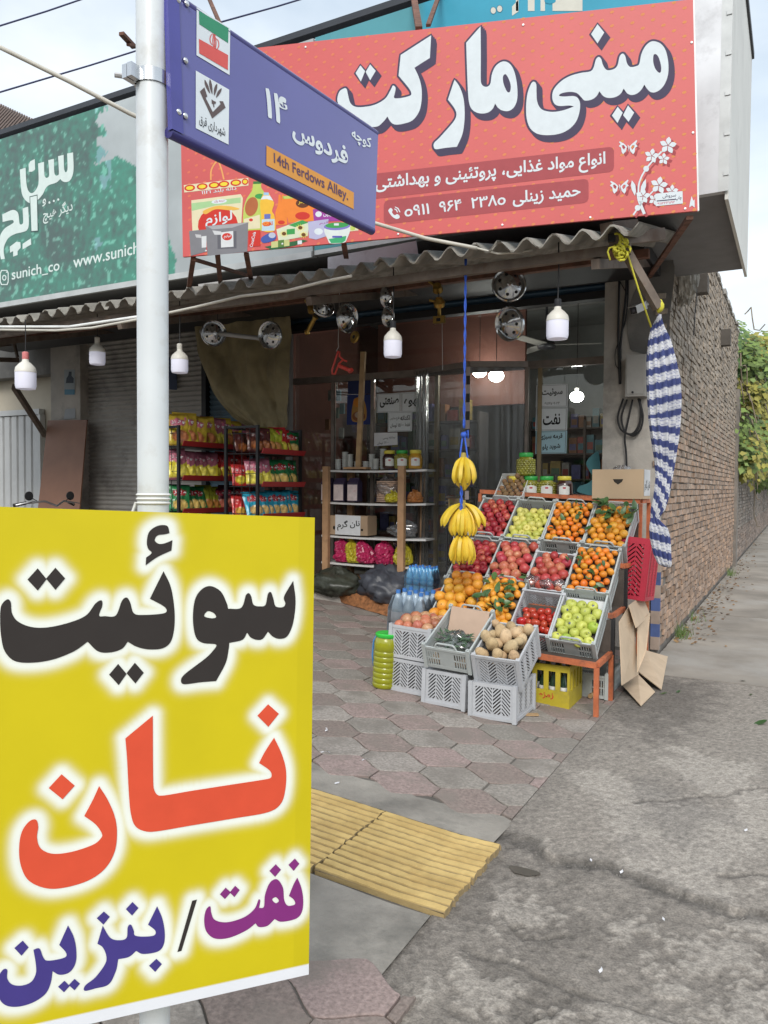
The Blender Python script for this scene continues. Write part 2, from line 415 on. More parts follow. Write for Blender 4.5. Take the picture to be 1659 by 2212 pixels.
b = MB()                                     # the ground: one sheet out to the horizon
xs = [-400, -60, -20, -10.2, -8, -6, -4, -2.5, -1.2, 0, 3, 8, 30, 400]; ys = [-400, -40, -8, 0, 4, 8, 12, 20, 60, 400]
vs = [(x, y, gz(x) - .06) for y in ys for x in xs]; w = len(xs)
b.add(vs, [(j*w+i, j*w+i+1, (j+1)*w+i+1, (j+1)*w+i) for j in range(len(ys)-1) for i in range(w-1)])
struct(b.part('ground', m_asph, None))

EDGE = -1.07                                 # line between the pavers and the alley
b = MB()                                     # pavement bed
def bed(x0, x1, y0, y1, dz, n=14, jag=0):
    for i in range(n):
        a, c = x0+(x1-x0)*i/n, x0+(x1-x0)*(i+1)/n
        vs = [(a, y0, gz(a)+dz), (c, y0, gz(c)+dz), (c, y1, gz(c)+dz), (a, y1, gz(a)+dz)]
        b.add(vs + [(p[0], p[1], p[2]-.2) for p in vs], [(0, 1, 2, 3), (1, 0, 4, 5), (2, 1, 5, 6), (3, 2, 6, 7), (0, 3, 7, 4)])
bed(-12, EDGE-.004, 2.3, 7.3, -.012, 24); bed(-12, EDGE-.004, -4, 2.299, -.012, 24)
pavement = struct(b.part('pavement', m_mortar, None))

PWD, PRH, PE = .335, .2, .050
def paver_poly():
    pts = []; k = 7; H = PRH - PE
    def S(t): return t*t*(3-2*t)
    def edge(ax, ay, bx, by):                 # S-curved long edge, same shape seen from either side
        out = []
        for i in range(k):
            t = i/k; x = ax+(bx-ax)*t; f = .45*t + .55*(1-math.cos(math.pi*t))/2
            out.append((x, ay+(by-ay)*f))
        return out
    a = PWD/2
    pts += edge(-a, PE, 0, H) + edge(0, H, a, PE) + [(a, PE)] + edge(a, -PE, 0, -H) + edge(0, -H, -a, -PE) + [(-a, -PE)]
    return pts[::-1]
PP = paver_poly()
def shrink(poly, g):
    out = []; k = len(poly)
    for i in range(k):
        t = Vector(poly[(i+1) % k]) - Vector(poly[i-1]); n = Vector((-t.y, t.x)).normalized(); p = Vector(poly[i]) + n*g; out.append((p.x, p.y))
    return out
PPs = shrink(PP, .0038)
def clip(poly, f):
    out = []
    for i in range(len(poly)):
        p, q = poly[i-1], poly[i]; a, c = f(p), f(q)
        if (a >= 0) != (c >= 0): t = a/(a-c); out.append((p[0]+(q[0]-p[0])*t, p[1]+(q[1]-p[1])*t))
        if c >= 0: out.append(q)
    return out
def paver_mesh(poly):
    b = MB(); n = len(poly); top = shrink(poly, .004)
    vs = [(x, y, -.05) for x, y in poly] + [(x, y, -.003) for x, y in poly] + [(x, y, 0) for x, y in top]
    fs = [(i, (i+1) % n, n+(i+1) % n, n+i) for i in range(n)] + [(n+i, n+(i+1) % n, 2*n+(i+1) % n, 2*n+i) for i in range(n)] + [tuple(range(2*n, 3*n))]
    b.add(vs, fs); return b
pm = [paver_mesh(PPs).mesh('paver', m_pav_p), paver_mesh(PPs).mesh('paver', m_pav_g)]
cells = []
for j in range(-24, 34):
    y = 3.27 + j*PRH
    if 2.0 < y < 3.22 or y > 7.0: continue
    for i in range(-30, 4):
        x = -1.3 + i*PWD + (PWD/2 if j % 2 else 0)
        ed_ = EDGE if y > 2.3 else -.90
        if x - PWD/2 > ed_: continue
        dist = math.hypot(x, y); f = Vector((x, y)).normalized(); ang = math.degrees(math.atan2(-x, y)) - 28.3
        if y < .2 or abs(ang) > 33 or x < -9: continue
        cells.append((dist, x, y, j))
cells.sort(); far = MB()
for n, (dd, x, y, j) in enumerate(cells):
    z = gz(x) + rr.uniform(-.002, .003); k = j % 2; ed_ = EDGE-.004 if y > 2.3 else -.90 + .03*math.sin(y*9)
    if j == -7 and abs(x + 1.0) < .3: k = 0
    poly = [(x+p[0], y+p[1]) for p in PPs]; cut = any(p[0] > ed_ for p in poly)
    if cut:
        pc = clip(poly, lambda p: ed_-p[0])
        if len(pc) < 4: continue
        me = paver_mesh([(p[0]-x, p[1]-y) for p in pc]).mesh('paver', m_pav_g if k else m_pav_p)
    else: me = pm[k]
    if n < 290:
        link('paver', me, pavement, (x, y, z), (rr.uniform(-.008, .008), (.07 if x < -1.2 else .0) + rr.uniform(-.006, .006), 0))
    else:
        far.add([(p[0], p[1], gz(p[0])+.001) for p in poly], [tuple(range(len(poly)))], mi=k)
o = far.part('far_pavers', [m_pav_p, m_pav_g], pavement, kind='stuff')

def band(name, y0, y1, x0, seed):             # smeared cement beside the ribbed strip
    q = random.Random(seed); b = MB(); n = 120; top = []; bot = []
    for i in range(n+1):
        x = x0 + (EDGE+.01-x0)*i/n; top.append((x, y1 + q.uniform(-.03, .03))); bot.append((x, y0))
    vs = [(x, y, gz(x)+.006) for x, y in bot] + [(x, y, gz(x)-.004) for x, y in top]
    b.add(vs, [(i, i+1, n+2+i, n+1+i) for i in range(n)]); return b.part(name, m_cement, pavement)
band('cement_band', 2.93, 3.19, -8, 1); band('cement_band', 2.32, 1.84, -8, 2)

m_yel = M('yellow_tile', attr=True, rough=.75, var=.12, vs=9, bump=.35, bs=120)
strip = struct(link('tactile_strip', None)); 
def rib_tile(x0, x1, y0, y1):
    b = MB(); n = 13; P = (y1-y0)/n; prof = [(0, 0)]
    for i in range(n):
        a = y0 + i*P
        prof += [(a+.06*P, .002), (a+.13*P, .011), (a+.74*P, .012), (a+.81*P, .002)]
    prof = [(y0, .002)] + prof[1:] + [(y1, .002)]
    m = 24; vs = []; cs = []
    for i in range(m+1):
        x = x0 + (x1-x0)*i/m
        for (y, z) in prof:
            e = rr.uniform(-.012, .012) if i in (0, m) else 0
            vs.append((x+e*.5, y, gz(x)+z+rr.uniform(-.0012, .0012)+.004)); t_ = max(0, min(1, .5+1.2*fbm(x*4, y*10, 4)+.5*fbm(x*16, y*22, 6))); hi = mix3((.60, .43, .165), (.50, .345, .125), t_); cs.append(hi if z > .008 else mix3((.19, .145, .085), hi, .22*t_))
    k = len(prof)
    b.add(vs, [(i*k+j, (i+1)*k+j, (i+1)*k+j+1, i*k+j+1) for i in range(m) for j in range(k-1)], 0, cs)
    e0 = [(p[0], p[1], p[2]-.05) for p in vs[-k:]]; b.add(list(vs[-k:]) + e0, [(j, k+j, k+j+1, j+1) for j in range(k-1)], 0, (.30, .22, .11))
    b.add([(x0, y0, gz(x0)+.004), (x1, y0, gz(x1)+.004), (x1, y0, gz(x1)-.04), (x0, y0, gz(x0)-.04)], [(0, 3, 2, 1)], 0, (.4, .29, .13))
    return b
x = -1.02
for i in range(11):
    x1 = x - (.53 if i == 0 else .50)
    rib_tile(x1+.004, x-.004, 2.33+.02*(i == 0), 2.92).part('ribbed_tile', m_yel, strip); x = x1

# the alley: worn concrete breaking up into rough ground, one modelled surface near the corner
def project(p):
    q = CR.transposed() @ (Vector(p) - CP); return (PW/2 + F_PX*q.x/-q.z, PH/2 - F_PX*q.y/-q.z)
z8 = Z(760, 1700, 1920, 2560, 1659); iz8 = lambda px, py: ((px*1.15733-760)/1160*1659, (py*1.15733-1700)/1160*1659)
g2 = lambda p: tuple(ground(*z8(p))[:2])
E1X = [700, 812, 862, 950, 1085, 1120, 1250, 1400, 1540, 1659, 2200]; E1Y = [540, 572, 600, 633, 646, 664, 720, 770, 810, 836, 960]
CRK = [[(560, 940), (620, 965), (760, 1005), (955, 1095), (945, 1150), (800, 1210), (770, 1290)], [(955, 1095), (1240, 1185), (1500, 1250), (1659, 1330)], [(1180, 435), (1250, 430), (1420, 418), (1659, 385), (1900, 350)], [(700, 830), (780, 905), (930, 905)], [(1480, 700), (1600, 690), (1750, 720)]]
PATCH = [(650, 1110, 150, 130), (860, 1160, 110, 80), (1450, 965, 240, 75), (1590, 1150, 150, 150), (800, 840, 150, 70), (1150, 1220, 250, 70), (1180, 880, 100, 60), (700, 770, 60, 40), (1300, 1100, 70, 30), (1600, 880, 150, 40)]
def segd(p, a, c):
    ax, ay = c[0]-a[0], c[1]-a[1]; t = max(0, min(1, ((p[0]-a[0])*ax+(p[1]-a[1])*ay)/(ax*ax+ay*ay))); return math.hypot(p[0]-a[0]-ax*t, p[1]-a[1]-ay*t)
def sm(a, c, x): t = max(0, min(1, (x-a)/(c-a))); return t*t*(3-2*t)
q = random.Random(5)
def alley_pt(X, Y):
    zx, zy = iz8(*project((X, Y, 0))); n1 = fbm(X*2.2, Y*2.2, 1); n2 = fbm(X*9, Y*9, 2); n3 = fbm(X*38, Y*38, 3, 3); sc = max(.25, 2.6/max(.8, Y))
    s = zy - np.interp(zx, E1X, E1Y) + 16*sc*n2 + 8*sc*n1
    lt, md, dk = (.375, .340, .297), (.275, .246, .213), (.175, .156, .135)
    cd = min(segd((zx+10*n2, zy+10*n2), L[i], L[i+1]) for L in CRK for i in range(len(L)-1))
    wear = sm(.0, .40, 1.2-math.hypot((zx-1330)/330, (zy-520)/190)+1.1*n1+.30*n2+.10*n3)
    slab_c = mix3(md, lt, .8*wear + .12*sm(-.2, .5, n2)); slab_c = mix3(slab_c, (.17, .155, .14), .55*sm(.15, .7, fbm(X*1.1+7, Y*1.1, 9)+.3*n2))
    pm = max(1.15-math.hypot((zx-a)/rx, (zy-b_)/ry) for a, b_, rx, ry in PATCH); pm = sm(-.05, .22, pm-.3+.8*n2+.45*n1+.6*n3)
    low_c = mix3(mix3(dk, md, max(0, min(1, .55+.8*n1+.4*n2))), lt, pm*.55); rough = (1-pm)
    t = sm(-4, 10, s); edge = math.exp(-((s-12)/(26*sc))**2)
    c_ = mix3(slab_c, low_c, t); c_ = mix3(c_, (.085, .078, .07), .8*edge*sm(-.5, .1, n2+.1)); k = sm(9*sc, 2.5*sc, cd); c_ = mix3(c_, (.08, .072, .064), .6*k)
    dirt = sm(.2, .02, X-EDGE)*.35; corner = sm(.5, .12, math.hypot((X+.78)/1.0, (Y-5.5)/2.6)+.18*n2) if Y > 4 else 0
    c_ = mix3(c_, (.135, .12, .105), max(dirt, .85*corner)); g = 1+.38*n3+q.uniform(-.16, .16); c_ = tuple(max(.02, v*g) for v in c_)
    z = -.001 + .0008*n2 - .013*t + t*(.005*pm + .004*n2*rough + .004*n3*rough) - .007*k - .006*edge*t + corner*.008*abs(n3)
    if X < EDGE+.05: z = z*.5-.002
    return z, c_
b = MB(); NX, NYY = 190, 470; vs, cs = [], []
for j in range(NYY+1):
    Y = .9 + (6.25-.9)*(j/NYY)**1.25
    for i in range(NX+1):
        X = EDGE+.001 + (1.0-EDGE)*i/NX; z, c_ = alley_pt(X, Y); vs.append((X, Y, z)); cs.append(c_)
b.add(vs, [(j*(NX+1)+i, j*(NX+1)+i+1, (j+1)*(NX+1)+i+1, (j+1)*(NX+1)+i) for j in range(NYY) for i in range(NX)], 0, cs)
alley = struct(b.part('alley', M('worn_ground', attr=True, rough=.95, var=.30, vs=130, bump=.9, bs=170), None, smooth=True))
b = MB(); b.add([(1.001, -4, -.004), (9, -4, -.004), (9, 6.25, -.004), (1.001, 6.25, -.004), (EDGE+.001, -4, -.03), (1.0, -4, -.03), (1.0, .9, -.02), (EDGE+.001, .9, -.02)], [(0, 1, 2, 3), (4, 5, 6, 7)]); b.part('outer_concrete', m_conc, alley)
def slab(pts, mat, top=.0, jag=.012, name='concrete_slab', seed=1):
    q = random.Random(seed); P = []
    for i in range(len(pts)):
        a, c = Vector(pts[i]), Vector(pts[(i+1) % len(pts)]); n = max(2, int((c-a).length/.05)) if (c-a).length < 6 else 2
        for k in range(n):
            p = a.lerp(c, k/n)
            if k and n > 2: p += Vector((q.uniform(-jag, jag), q.uniform(-jag, jag)))
            P.append((p.x, p.y))
    vs, fs = fill2d([P]); b = MB(); b.add([(x, y, top) for x, y in vs], fs); n = len(P)
    b.add([(p[0], p[1], top) for p in P] + [(p[0], p[1], top-.05) for p in P], [(i, (i+1) % n, n+(i+1) % n, n+i) for i in range(n)]); return b.part(name, mat, alley)
JY = [6.25, 9.6, 13.2, 17, 21, 25, 30, 36, 44]; y0 = 6.265
for i, y1 in enumerate(JY[1:]):
    slab([(-1.04, y0), (8, y0), (8, y1-.014), (-1.04, y1-.014)], m_conc, .002*(i % 2), jag=.004, seed=20+i); y0 = y1
b = MB(); n = 26; c0 = g2((785, 676)); P = [(c0[0]+0.055*math.cos(a)*(1+.25*math.sin(3*a)), c0[1]+.035*math.sin(a)*(1+.2*math.cos(2*a))) for a in [6.283*k/n for k in range(n)]]; b.add([(x, y, -.0085) for x, y in P], [tuple(range(n))])
struct(b.part('puddle', M('wet', (.105, .094, .08), .12, var=.1, spec=.7), None))
b = MB(); q = random.Random(9)               # loose grit and small stones
def stone(x, y, z, s):
    k = [q.uniform(.6, 1.3) for _ in range(6)]
    b.add([(x+s*k[0], y, z), (x-s*.5, y+s*.8*k[1], z), (x-s*.5, y-s*.8*k[2], z), (x, y, z+s*.8*k[3])], [(0, 1, 3), (1, 2, 3), (2, 0, 3)])
for _ in range(2600):
    t = q.random()
    if t < .55:
        p = g2((q.gauss(960, 260), q.gauss(760, 110))); zz = -.03
    elif t < .75:
        p = g2((q.uniform(560, 1700), 0)); px = q.uniform(560, 1700); p = g2((px, 850+.22*(px-560)+q.gauss(0, 45))); zz = -.03
    else:
        p = (q.gauss(-.85, .16), q.uniform(4.6, 6.6)); zz = -.012
    if p[0] > EDGE+.01: stone(p[0], p[1], (-.020 if zz < -.02 else -.004), q.uniform(.002, .007))
tag(b.part('gravel', M('grit', (.2, .185, .165), .95, var=.4, vs=40), None), 'loose grey grit along the broken alley concrete', 'gravel', kind='stuff')

# ------------------------------------------------------------------ the brick side wall
WX, WY, WTOP = -1.05, 7.17, 4.4
m_brick = M('brick', attr=True, rough=.9, var=.25, vs=14, bump=.6, bs=70)
m_wmort = M('wall_mortar', (.20, .18, .16), .95, var=.25, vs=6, bump=.8, bs=50)
wall = empty('brick_wall', 'tall rough orange-brown brick side wall along the alley', 'wall', (WX-.12, 11.6, 0))
b = MB(); b.box((WX-.24, WY+.02, -.06), (WX-.016, 16.0, WTOP)); b.part('wall_core', m_wmort, wall)
q = random.Random(11)
def brick_col(z, y):
    low = (.42, .285, .20); up = (.36, .30, .235); t = min(1, max(0, (z-1.55+q.uniform(-.5, .5))/1.0)); k = q.uniform(.68, 1.18)
    c = [low[i]*(1-t)+up[i]*t for i in range(3)]
    if q.random() < .12: c = [x*.72 for x in c]
    g = sum(c)/3; s = q.uniform(.7, 1); return tuple((g+(x-g)*s)*k for x in c)
def brick_box(b, y, z, l, h, c, X=WX, out=None):
    o = out if out is not None else q.uniform(-.010, .008); j = lambda: q.uniform(-.004, .004)
    vs = [(X-.09, y, z), (X+o+j(), y+j(), z+j()), (X+o+j(), y+l+j(), z+j()), (X-.09, y+l, z),
          (X-.09, y, z+h), (X+o+j(), y+j(), z+h+j()), (X+o+j(), y+l+j(), z+h+j()), (X-.09, y+l, z+h)]
    b.add(vs, MB.BF, 0, c)
rest = MB(); nb = 0; course = .0665; single = []
ncs = int((WTOP-.05)/course)
for k in range(ncs):
    z = .05 + k*course; y = WY - .02 + q.uniform(-.03, .03) + (.055 if k % 2 else 0)
    while y < 15.85:
        l = q.choice([.10, .10, .205]) + q.uniform(-.01, .01)
        if q.random() > .012: single.append((y, z, l, course-.014+q.uniform(-.006, .004)))
        y += l + .012
single.sort(key=lambda t: t[0] + abs(t[1]-1.4)*.25)
for n, (y, z, l, h) in enumerate(single):
    if n < 290:
        bb = MB(); c = brick_col(z, y); brick_box(bb, 0, 0, l, h, c, 0); link('brick', bb.mesh('brick', m_brick), wall, (WX-(WX-.12), y-11.6, z))
    else: brick_box(rest, y, z, l, h, brick_col(z, y))
rest.part('further_bricks', m_brick, wall, kind='stuff')
b = MB()
for k in range(26):                           # ragged capping of broken bricks and plaster
    y = WY+.1+k*.34; b.box((WX-.2, y, WTOP-.01), (WX+.02+q.uniform(-.02, .02), y+.3, WTOP+q.uniform(.02, .07)))
b.part('coping', m_conc2, wall)
for yy in (12.3,):
    b = MB(); b.box((WX-.05, yy, 3.55), (WX+.13, yy+.16, 3.78)); b.part('beam_end', M('beam_wood', (.09, .08, .07), .9), wall)
b = MB(); b.box((WX-.05, 9.2, 3.62), (WX+.12, 9.36, 3.82)); b.part('beam_end', MATS['beam_wood'], wall)
lw = empty('low_brick_wall', 'low weathered grey brick wall further down the alley under the vine', 'wall', (WX-.12, 30, 0))
b = MB(); b.box((WX-.26, 16.0, -.06), (WX-.02, 60, 1.72)); b.part('wall_core', m_wmort, lw)
b = MB()
for k in range(24):
    y = 16.02 + (.1 if k % 2 else 0)
    while y < 44:
        l = .205+q.uniform(-.02, .02); c = brick_col(2.2 if k > 8 else 1.2, y); g = sum(c)/3
        brick_box(b, y, .05+k*.068, l, .053, tuple((x*.6+g*.4)*.85 for x in c)); y += l+.012
b.part('bricks', m_brick, lw, kind='stuff')
b = MB(); b.box((WX-.2, 15.7, -.05), (WX+.05, 16.05, 3.3)); b.part('pier', m_wmort, lw)
# vine spilling over the low wall
m_leaf = M('leaf_vine', attr=True, rough=.6, var=.1, vs=3)
vine = empty('climbing_vine', 'yellow-green climbing vine spilling over the far alley wall', 'vine', (WX, 20, 0))
b = MB(); q = random.Random(21)
def leaf(b, p, s, n, c):
    n = Vector(n).normalized(); t = n.orthogonal().normalized(); t = Matrix.Rotation(q.uniform(0, 6.3), 3, n) @ t; u = n.cross(t)
    b.add([p - t*s*.2, p + u*s*.45 + t*s*.2, p + t*s, p - u*s*.45 + t*s*.2], [(0, 1, 2, 3)], 0, c)
cl = [(q.uniform(15.9, 34), q.uniform(-.35, .55), q.uniform(1.75, 5.0), q.uniform(.25, .6)) for _ in range(150)]
for (cy, cx, cz, r) in cl:
    if cz > 4.2 and cy < 17.2: continue
    yl = q.random(); base = (.27, .25, .045) if yl < .22 else (.14, .21, .045) if yl < .62 else (.07, .14, .035)
    for _ in range(170):
        d = Vector((q.gauss(0, 1), q.gauss(0, 1), q.gauss(0, 1))).normalized()*r*q.uniform(.55, 1.05)
        k = q.uniform(.6, 1.3); leaf(b, Vector((WX+cx+d.x*.8, cy+d.y, cz+d.z)), q.uniform(.07, .14), d + Vector((.3, -.5, .5)), tuple(x*k for x in base))
b.part('foliage', m_leaf, vine, kind='stuff')
b = MB()
for _ in range(46):
    y = q.uniform(15.6, 22); z = q.uniform(2.2, 4.9); p = Vector((WX+.05, y, z)); pts = [p]
    for i in range(6): p = p + Vector((q.uniform(0, .1), q.uniform(-.25, .2), q.uniform(-.4, .12))); pts.append(p)
    b.tube(pts, .012, 5)
b.part('stems', M('twig', (.23, .19, .14), .9), vine, kind='stuff')
tr = empty('background_tree', 'green and yellow tree crown rising behind the vine', 'tree', (WX-3, 30, 0))
b = MB(); b.tube([(WX-3, 30, 0), (WX-2.9, 30, 2.4), (WX-2.5, 30.3, 4)], [.18, .14, .08]); b.part('trunk', MATS['twig'], tr)
b = MB()
for _ in range(70):
    c0 = Vector((WX-2.2+q.gauss(0, 1.1), 30+q.gauss(0, 1.6), 4.6+q.gauss(0, .9))); yl = q.random()
    base = (.25, .25, .05) if yl < .35 else (.10, .16, .045)
    for _ in range(110):
        d = Vector((q.gauss(0, 1), q.gauss(0, 1), q.gauss(0, 1))).normalized()*.6*q.uniform(.5, 1); k = q.uniform(.6, 1.3)
        leaf(b, c0+d, q.uniform(.12, .2), d+Vector((.2, -.5, .5)), tuple(x*k for x in base))
b.part('crown', m_leaf, tr, kind='stuff')

# ------------------------------------------------------------------ the shop building
GY, PY = 7.4, 7.15                            # glazing plane, pillar front
m_plast = M('old_plaster', (.44, .41, .37), .92, var=.2, vs=2.2, bump=.5, bs=35, dirt=((.17, .165, .155), .42, 1.8))
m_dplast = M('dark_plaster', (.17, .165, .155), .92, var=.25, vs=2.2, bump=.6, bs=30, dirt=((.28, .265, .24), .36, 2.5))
m_shutB = M('blue_shutter', (.06, .12, .19), .5, .2, var=.2, vs=3, dirt=((.035, .04, .045), .4, 3))
m_shutG = M('grey_shutter', (.40, .385, .36), .55, .0, var=.15, vs=2, dirt=((.2, .19, .175), .42, 3))
m_rust = M('rusty_steel', (.16, .075, .05), .8, .2, var=.35, vs=14, bump=.3, bs=90, dirt=((.08, .05, .04), .4, 12))
m_steel = M('brown_steel', (.17, .135, .11), .7, .2, var=.25, vs=9, dirt=((.12, .075, .05), .4, 8))
m_inwall = M('inner_red_wall', (.15, .062, .045), .7, var=.2, vs=2)
m_indark = M('inner_dark_wall', (.24, .245, .235), .8, var=.2, vs=2)
m_frame = M('door_frame', (.22, .185, .16), .6, .3, var=.2, vs=9)
m_glass = glass_mat('window_glass', (.90, .93, .93), .0, .0)
m_film = glass_mat('plastic_film', (.88, .88, .87), .22, .0, milk=.05)
shop = empty('shop_building', 'grocery shop front with concrete pillar under the red sign', 'building', (-3.4, 8.9, 0))
b = MB(); b.box((-1.586, PY, -.05), (-1.07, 8.2, 4.3)); b.part('pillar', m_plast, shop)
bb = MB(); P = Plane((-1.586, PY, 0), (-1.0, PY, 0), (-1.586, PY, 2))
zc = Z(1300, 560, 1700, 960, 1659)
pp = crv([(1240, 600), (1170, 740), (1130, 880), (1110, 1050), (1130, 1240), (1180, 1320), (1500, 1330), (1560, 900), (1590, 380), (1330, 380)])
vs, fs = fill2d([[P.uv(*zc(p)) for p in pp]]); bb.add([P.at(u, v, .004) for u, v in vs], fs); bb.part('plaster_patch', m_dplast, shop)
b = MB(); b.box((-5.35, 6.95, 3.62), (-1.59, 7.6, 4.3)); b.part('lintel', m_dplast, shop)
def shutter(x0, x1, z0, z1, Y, per=.07, amp=.016):
    b = MB(); n = int((z1-z0)/per*6); vs = []
    for i in range(n+1):
        z = z0+(z1-z0)*i/n; d = amp*math.sin(2*math.pi*(z-z0)/per)
        vs += [(x0, Y+d, z), (x1, Y+d, z)]
    b.add(vs, [(2*i, 2*i+1, 2*i+3, 2*i+2) for i in range(n)]); return b
shutter(-5.3, -1.59, 3.27, 3.64, 7.28).part('roller_shutter', m_shutB, shop, smooth=True)
b = MB(); b.box((-5.3, 7.24, 3.2), (-1.59, 7.36, 3.27)); b.part('shutter_rail', M('dark_metal', (.03, .03, .032), .6, .3), shop)
b = MB(); b.box((-5.38, 7.1, .3), (-5.24, 7.42, 3.7)); b.part('jamb_post', M('rust_paint', (.12, .06, .05), .75, var=.3, vs=8, dirt=((.2, .16, .13), .35, 7)), shop)
b = MB(); b.box((-5.23, 7.3, .36), (-5.18, 7.38, 3.2)); b.part('jamb_trim', M('pale_trim', (.42, .41, .40), .6), shop)
b = MB(); b.box((-5.25, 10.6, .3), (-1.6, 10.7, 3.7)); b.part('back_wall', m_indark, shop)
b = MB(); b.box((-5.35, 7.45, .3), (-5.25, 10.6, 3.7)); b.part('side_wall', m_inwall, shop)
b = MB(); b.box((-4.9, 8.9, 2.45), (-2.9, 8.96, 3.7)); b.part('partition', m_inwall, shop)
b = MB(); b.box((-1.6, 7.45, .3), (-1.5, 10.6, 3.7)); b.part('side_wall', m_indark, shop)
b = MB(); b.box((-5.35, 7.4, 3.66), (-1.5, 10.7, 3.76)); b.part('ceiling', m_indark, shop)
b = MB(); b.box((-5.3, 6.92, -.05), (-2.75, 7.4, .352)); b.box((-5.3, 7.4, -.05), (-1.55, 10.65, .36)); b.part('shop_floor', m_plast, shop)
# glazing: transom, mullions, panes
TZ = 2.62
b = MB(); b.box((-5.18, GY-.03, TZ), (-1.59, GY+.03, TZ+.07)); b.part('transom', m_frame, shop)
xm = [-5.18, -4.64, -4.13, -3.36, -2.25, -1.59]
for x in xm[1:-1]:
    b = MB(); b.box((x-.02, GY-.022, .36), (x+.02, GY+.022, TZ)); b.part('mullion', M('brass_frame', (.28, .22, .13), .5, .5) if x > -3.5 else m_frame, shop)
for i in range(5):
    b = MB(); b.box((xm[i]+.022, GY-.004, .38), (xm[i+1]-.022, GY+.004, TZ-.005)); b.part('window_pane', m_glass, shop)
b = MB(); b.box((-5.16, GY-.004, TZ+.075), (-1.60, GY+.004, 3.19)); b.part('fanlight', m_glass, shop)

# fascia box above the awning: three sign faces on a clad frame
FY, FZ0, FZ1, FX1 = 5.6, 3.42, 5.28, -.463
m_clad = M('white_cladding', (.62, .62, .58), .5, var=.08, vs=1.5, dirt=((.45, .44, .41), .25, 2))
m_soff = M('soffit_grey', (.19, .19, .195), .7, var=.1)
m_galv = M('galvanised', (.55, .56, .58), .45, .5, var=.12, vs=3, dirt=((.3, .3, .31), .3, 4))
fas = empty('fascia_box', 'big white clad fascia box overhanging the shop corner', 'building', (-4, 6.6, FZ0))
b = MB(); b.box((-9.8, FY+.06, FZ0+.02), (FX1-.012, 7.72, FZ1)); b.part('core', m_soff, fas)
b = MB(); b.box((FX1-.01, FY+.02, FZ0-.05), (FX1+.012, 7.74, FZ1+.03)); b.part('side_cladding', m_clad, fas)
b = MB(); b.box((-9.85, FY-.02, FZ1+.032), (FX1+.03, FY+.07, FZ1+.085)); b.box((FX1-.04, FY+.071, FZ1+.032), (FX1+.03, 7.76, FZ1+.085)); b.part('roof_trim', M('dark_trim', (.03, .035, .045), .5), fas)
b = MB(); b.box((-.72, FY, FZ0), (FX1-.012, FY+.055, FZ1+.03)); b.part('corner_sheet', m_galv, fas)
b = MB()
for i in range(7):
    z = FZ0+.1+i*.26; b.box((FX1-.02, FY-.008, z), (FX1+.014, FY-.002, z+.03))
b.box((FX1-.05, FY-.0015, FZ0), (FX1+.016, FY-.0002, FZ1)); b.part('edge_clips', M('pale_metal', (.5, .52, .52), .5, .3), fas)
b = MB(); b.box((-9.8, 6.3, 3.3), (-1.1, 7.1, 3.415)); b.part('under_beam', M('dark_metal'), fas)

# ------------------------------------------------------------------ awning of corrugated sheets
EY, EZ, AS = 4.8, 3.0, .25
m_asb = M('weathered_sheet', (.27, .255, .225), .95, var=.25, vs=6, bump=.6, bs=60, dirt=((.13, .12, .10), .42, 3.2))
aw = empty('awning', 'grey corrugated cement awning over the shop fronts', 'awning', (-5, 6, EZ))
q = random.Random(31); x1 = -.86; per = .177
for i in range(10):
    wdt = per*5.2; x0 = x1 - per*5; dy = q.uniform(-.06, .05); dz = (.012 if i % 2 else 0) + q.uniform(-.006, .006); b = MB(); n = 44; vs = []
    if i == 9: x0 = x1-per*4
    for (t, th) in ((0, 1), (0, 0), (1, 0), (1, 1)):
        for k in range(n+1):
            x = x0-.03 + (x1-x0+.03)*k/n; e = (q.uniform(-.012, .012) if t == 0 else 0); y = EY + dy + e + t*2.5; wv = .036*math.sin(2*math.pi*x/per)
            vs.append((x, y, EZ + dz + (y-EY)*AS + wv + .012*th))
    m = n+1; fs = []
    for r in range(3): fs += [(r*m+k, r*m+k+1, (r+1)*m+k+1, (r+1)*m+k) for k in range(n)]
    fs += [(3*m+k, 3*m+k+1, k+1, k) for k in range(n)]
    b.add(vs, fs); b.part('corrugated_sheet', m_asb, aw, smooth=40); x1 = x0
b = MB(); b.box((-9.7, EY+.14, EZ-.095), (-.95, EY+.19, EZ-.035)); b.part('eave_beam', m_steel, aw)
b = MB(); b.box((-9.7, 5.9, EZ+.14), (-1.0, 5.96, EZ+.2)); b.part('purlin', m_rust, aw)
for x in (-1.15, -3.3, -5.3, -7.4, -9.3):
    b = MB(); b.bar((x, EY+.1, EZ-.15), (x, 7.12, EZ-.15+2.3*.25), .05, .06); b.part('rafter', m_steel, aw)

# ------------------------------------------------------------------ neighbouring shop on the left
nb_ = empty('neighbour_building', 'closed neighbouring shop with grey roller shutter and cream wall', 'building', (-8, 8, .4))
NY = 7.4
def X_at(px, Y=NY): return atY(px, 1051, Y).x
xs0, xs1 = X_at(190), -5.4
shutter(xs0, -6.55, gz(-7), 3.45, NY+.02, .062, .013).part('roller_shutter', m_shutG, nb_, smooth=True)
shutter(-6.5, xs1, gz(-6), 3.45, NY+.04, .062, .013).part('roller_shutter', M('faded_blue_shutter', (.11, .18, .235), .5, .0, var=.2, vs=2, dirt=((.07, .08, .09), .35, 3)), nb_, smooth=True)
b = MB(); b.box((-6.55, NY-.04, .3), (-6.48, NY+.05, 3.5)); b.part('shutter_guide', MATS['dark_metal'], nb_)
xp0 = X_at(127)
b = MB(); b.box((xp0, NY-.12, .3), (xs0, NY+.4, 4.6)); b.part('pillar', m_plast, nb_)
b = MB(); b.box((-9.8, NY-.1, 3.42), (-5.4, NY+.3, 4.7)); b.part('lintel', m_dplast, nb_)
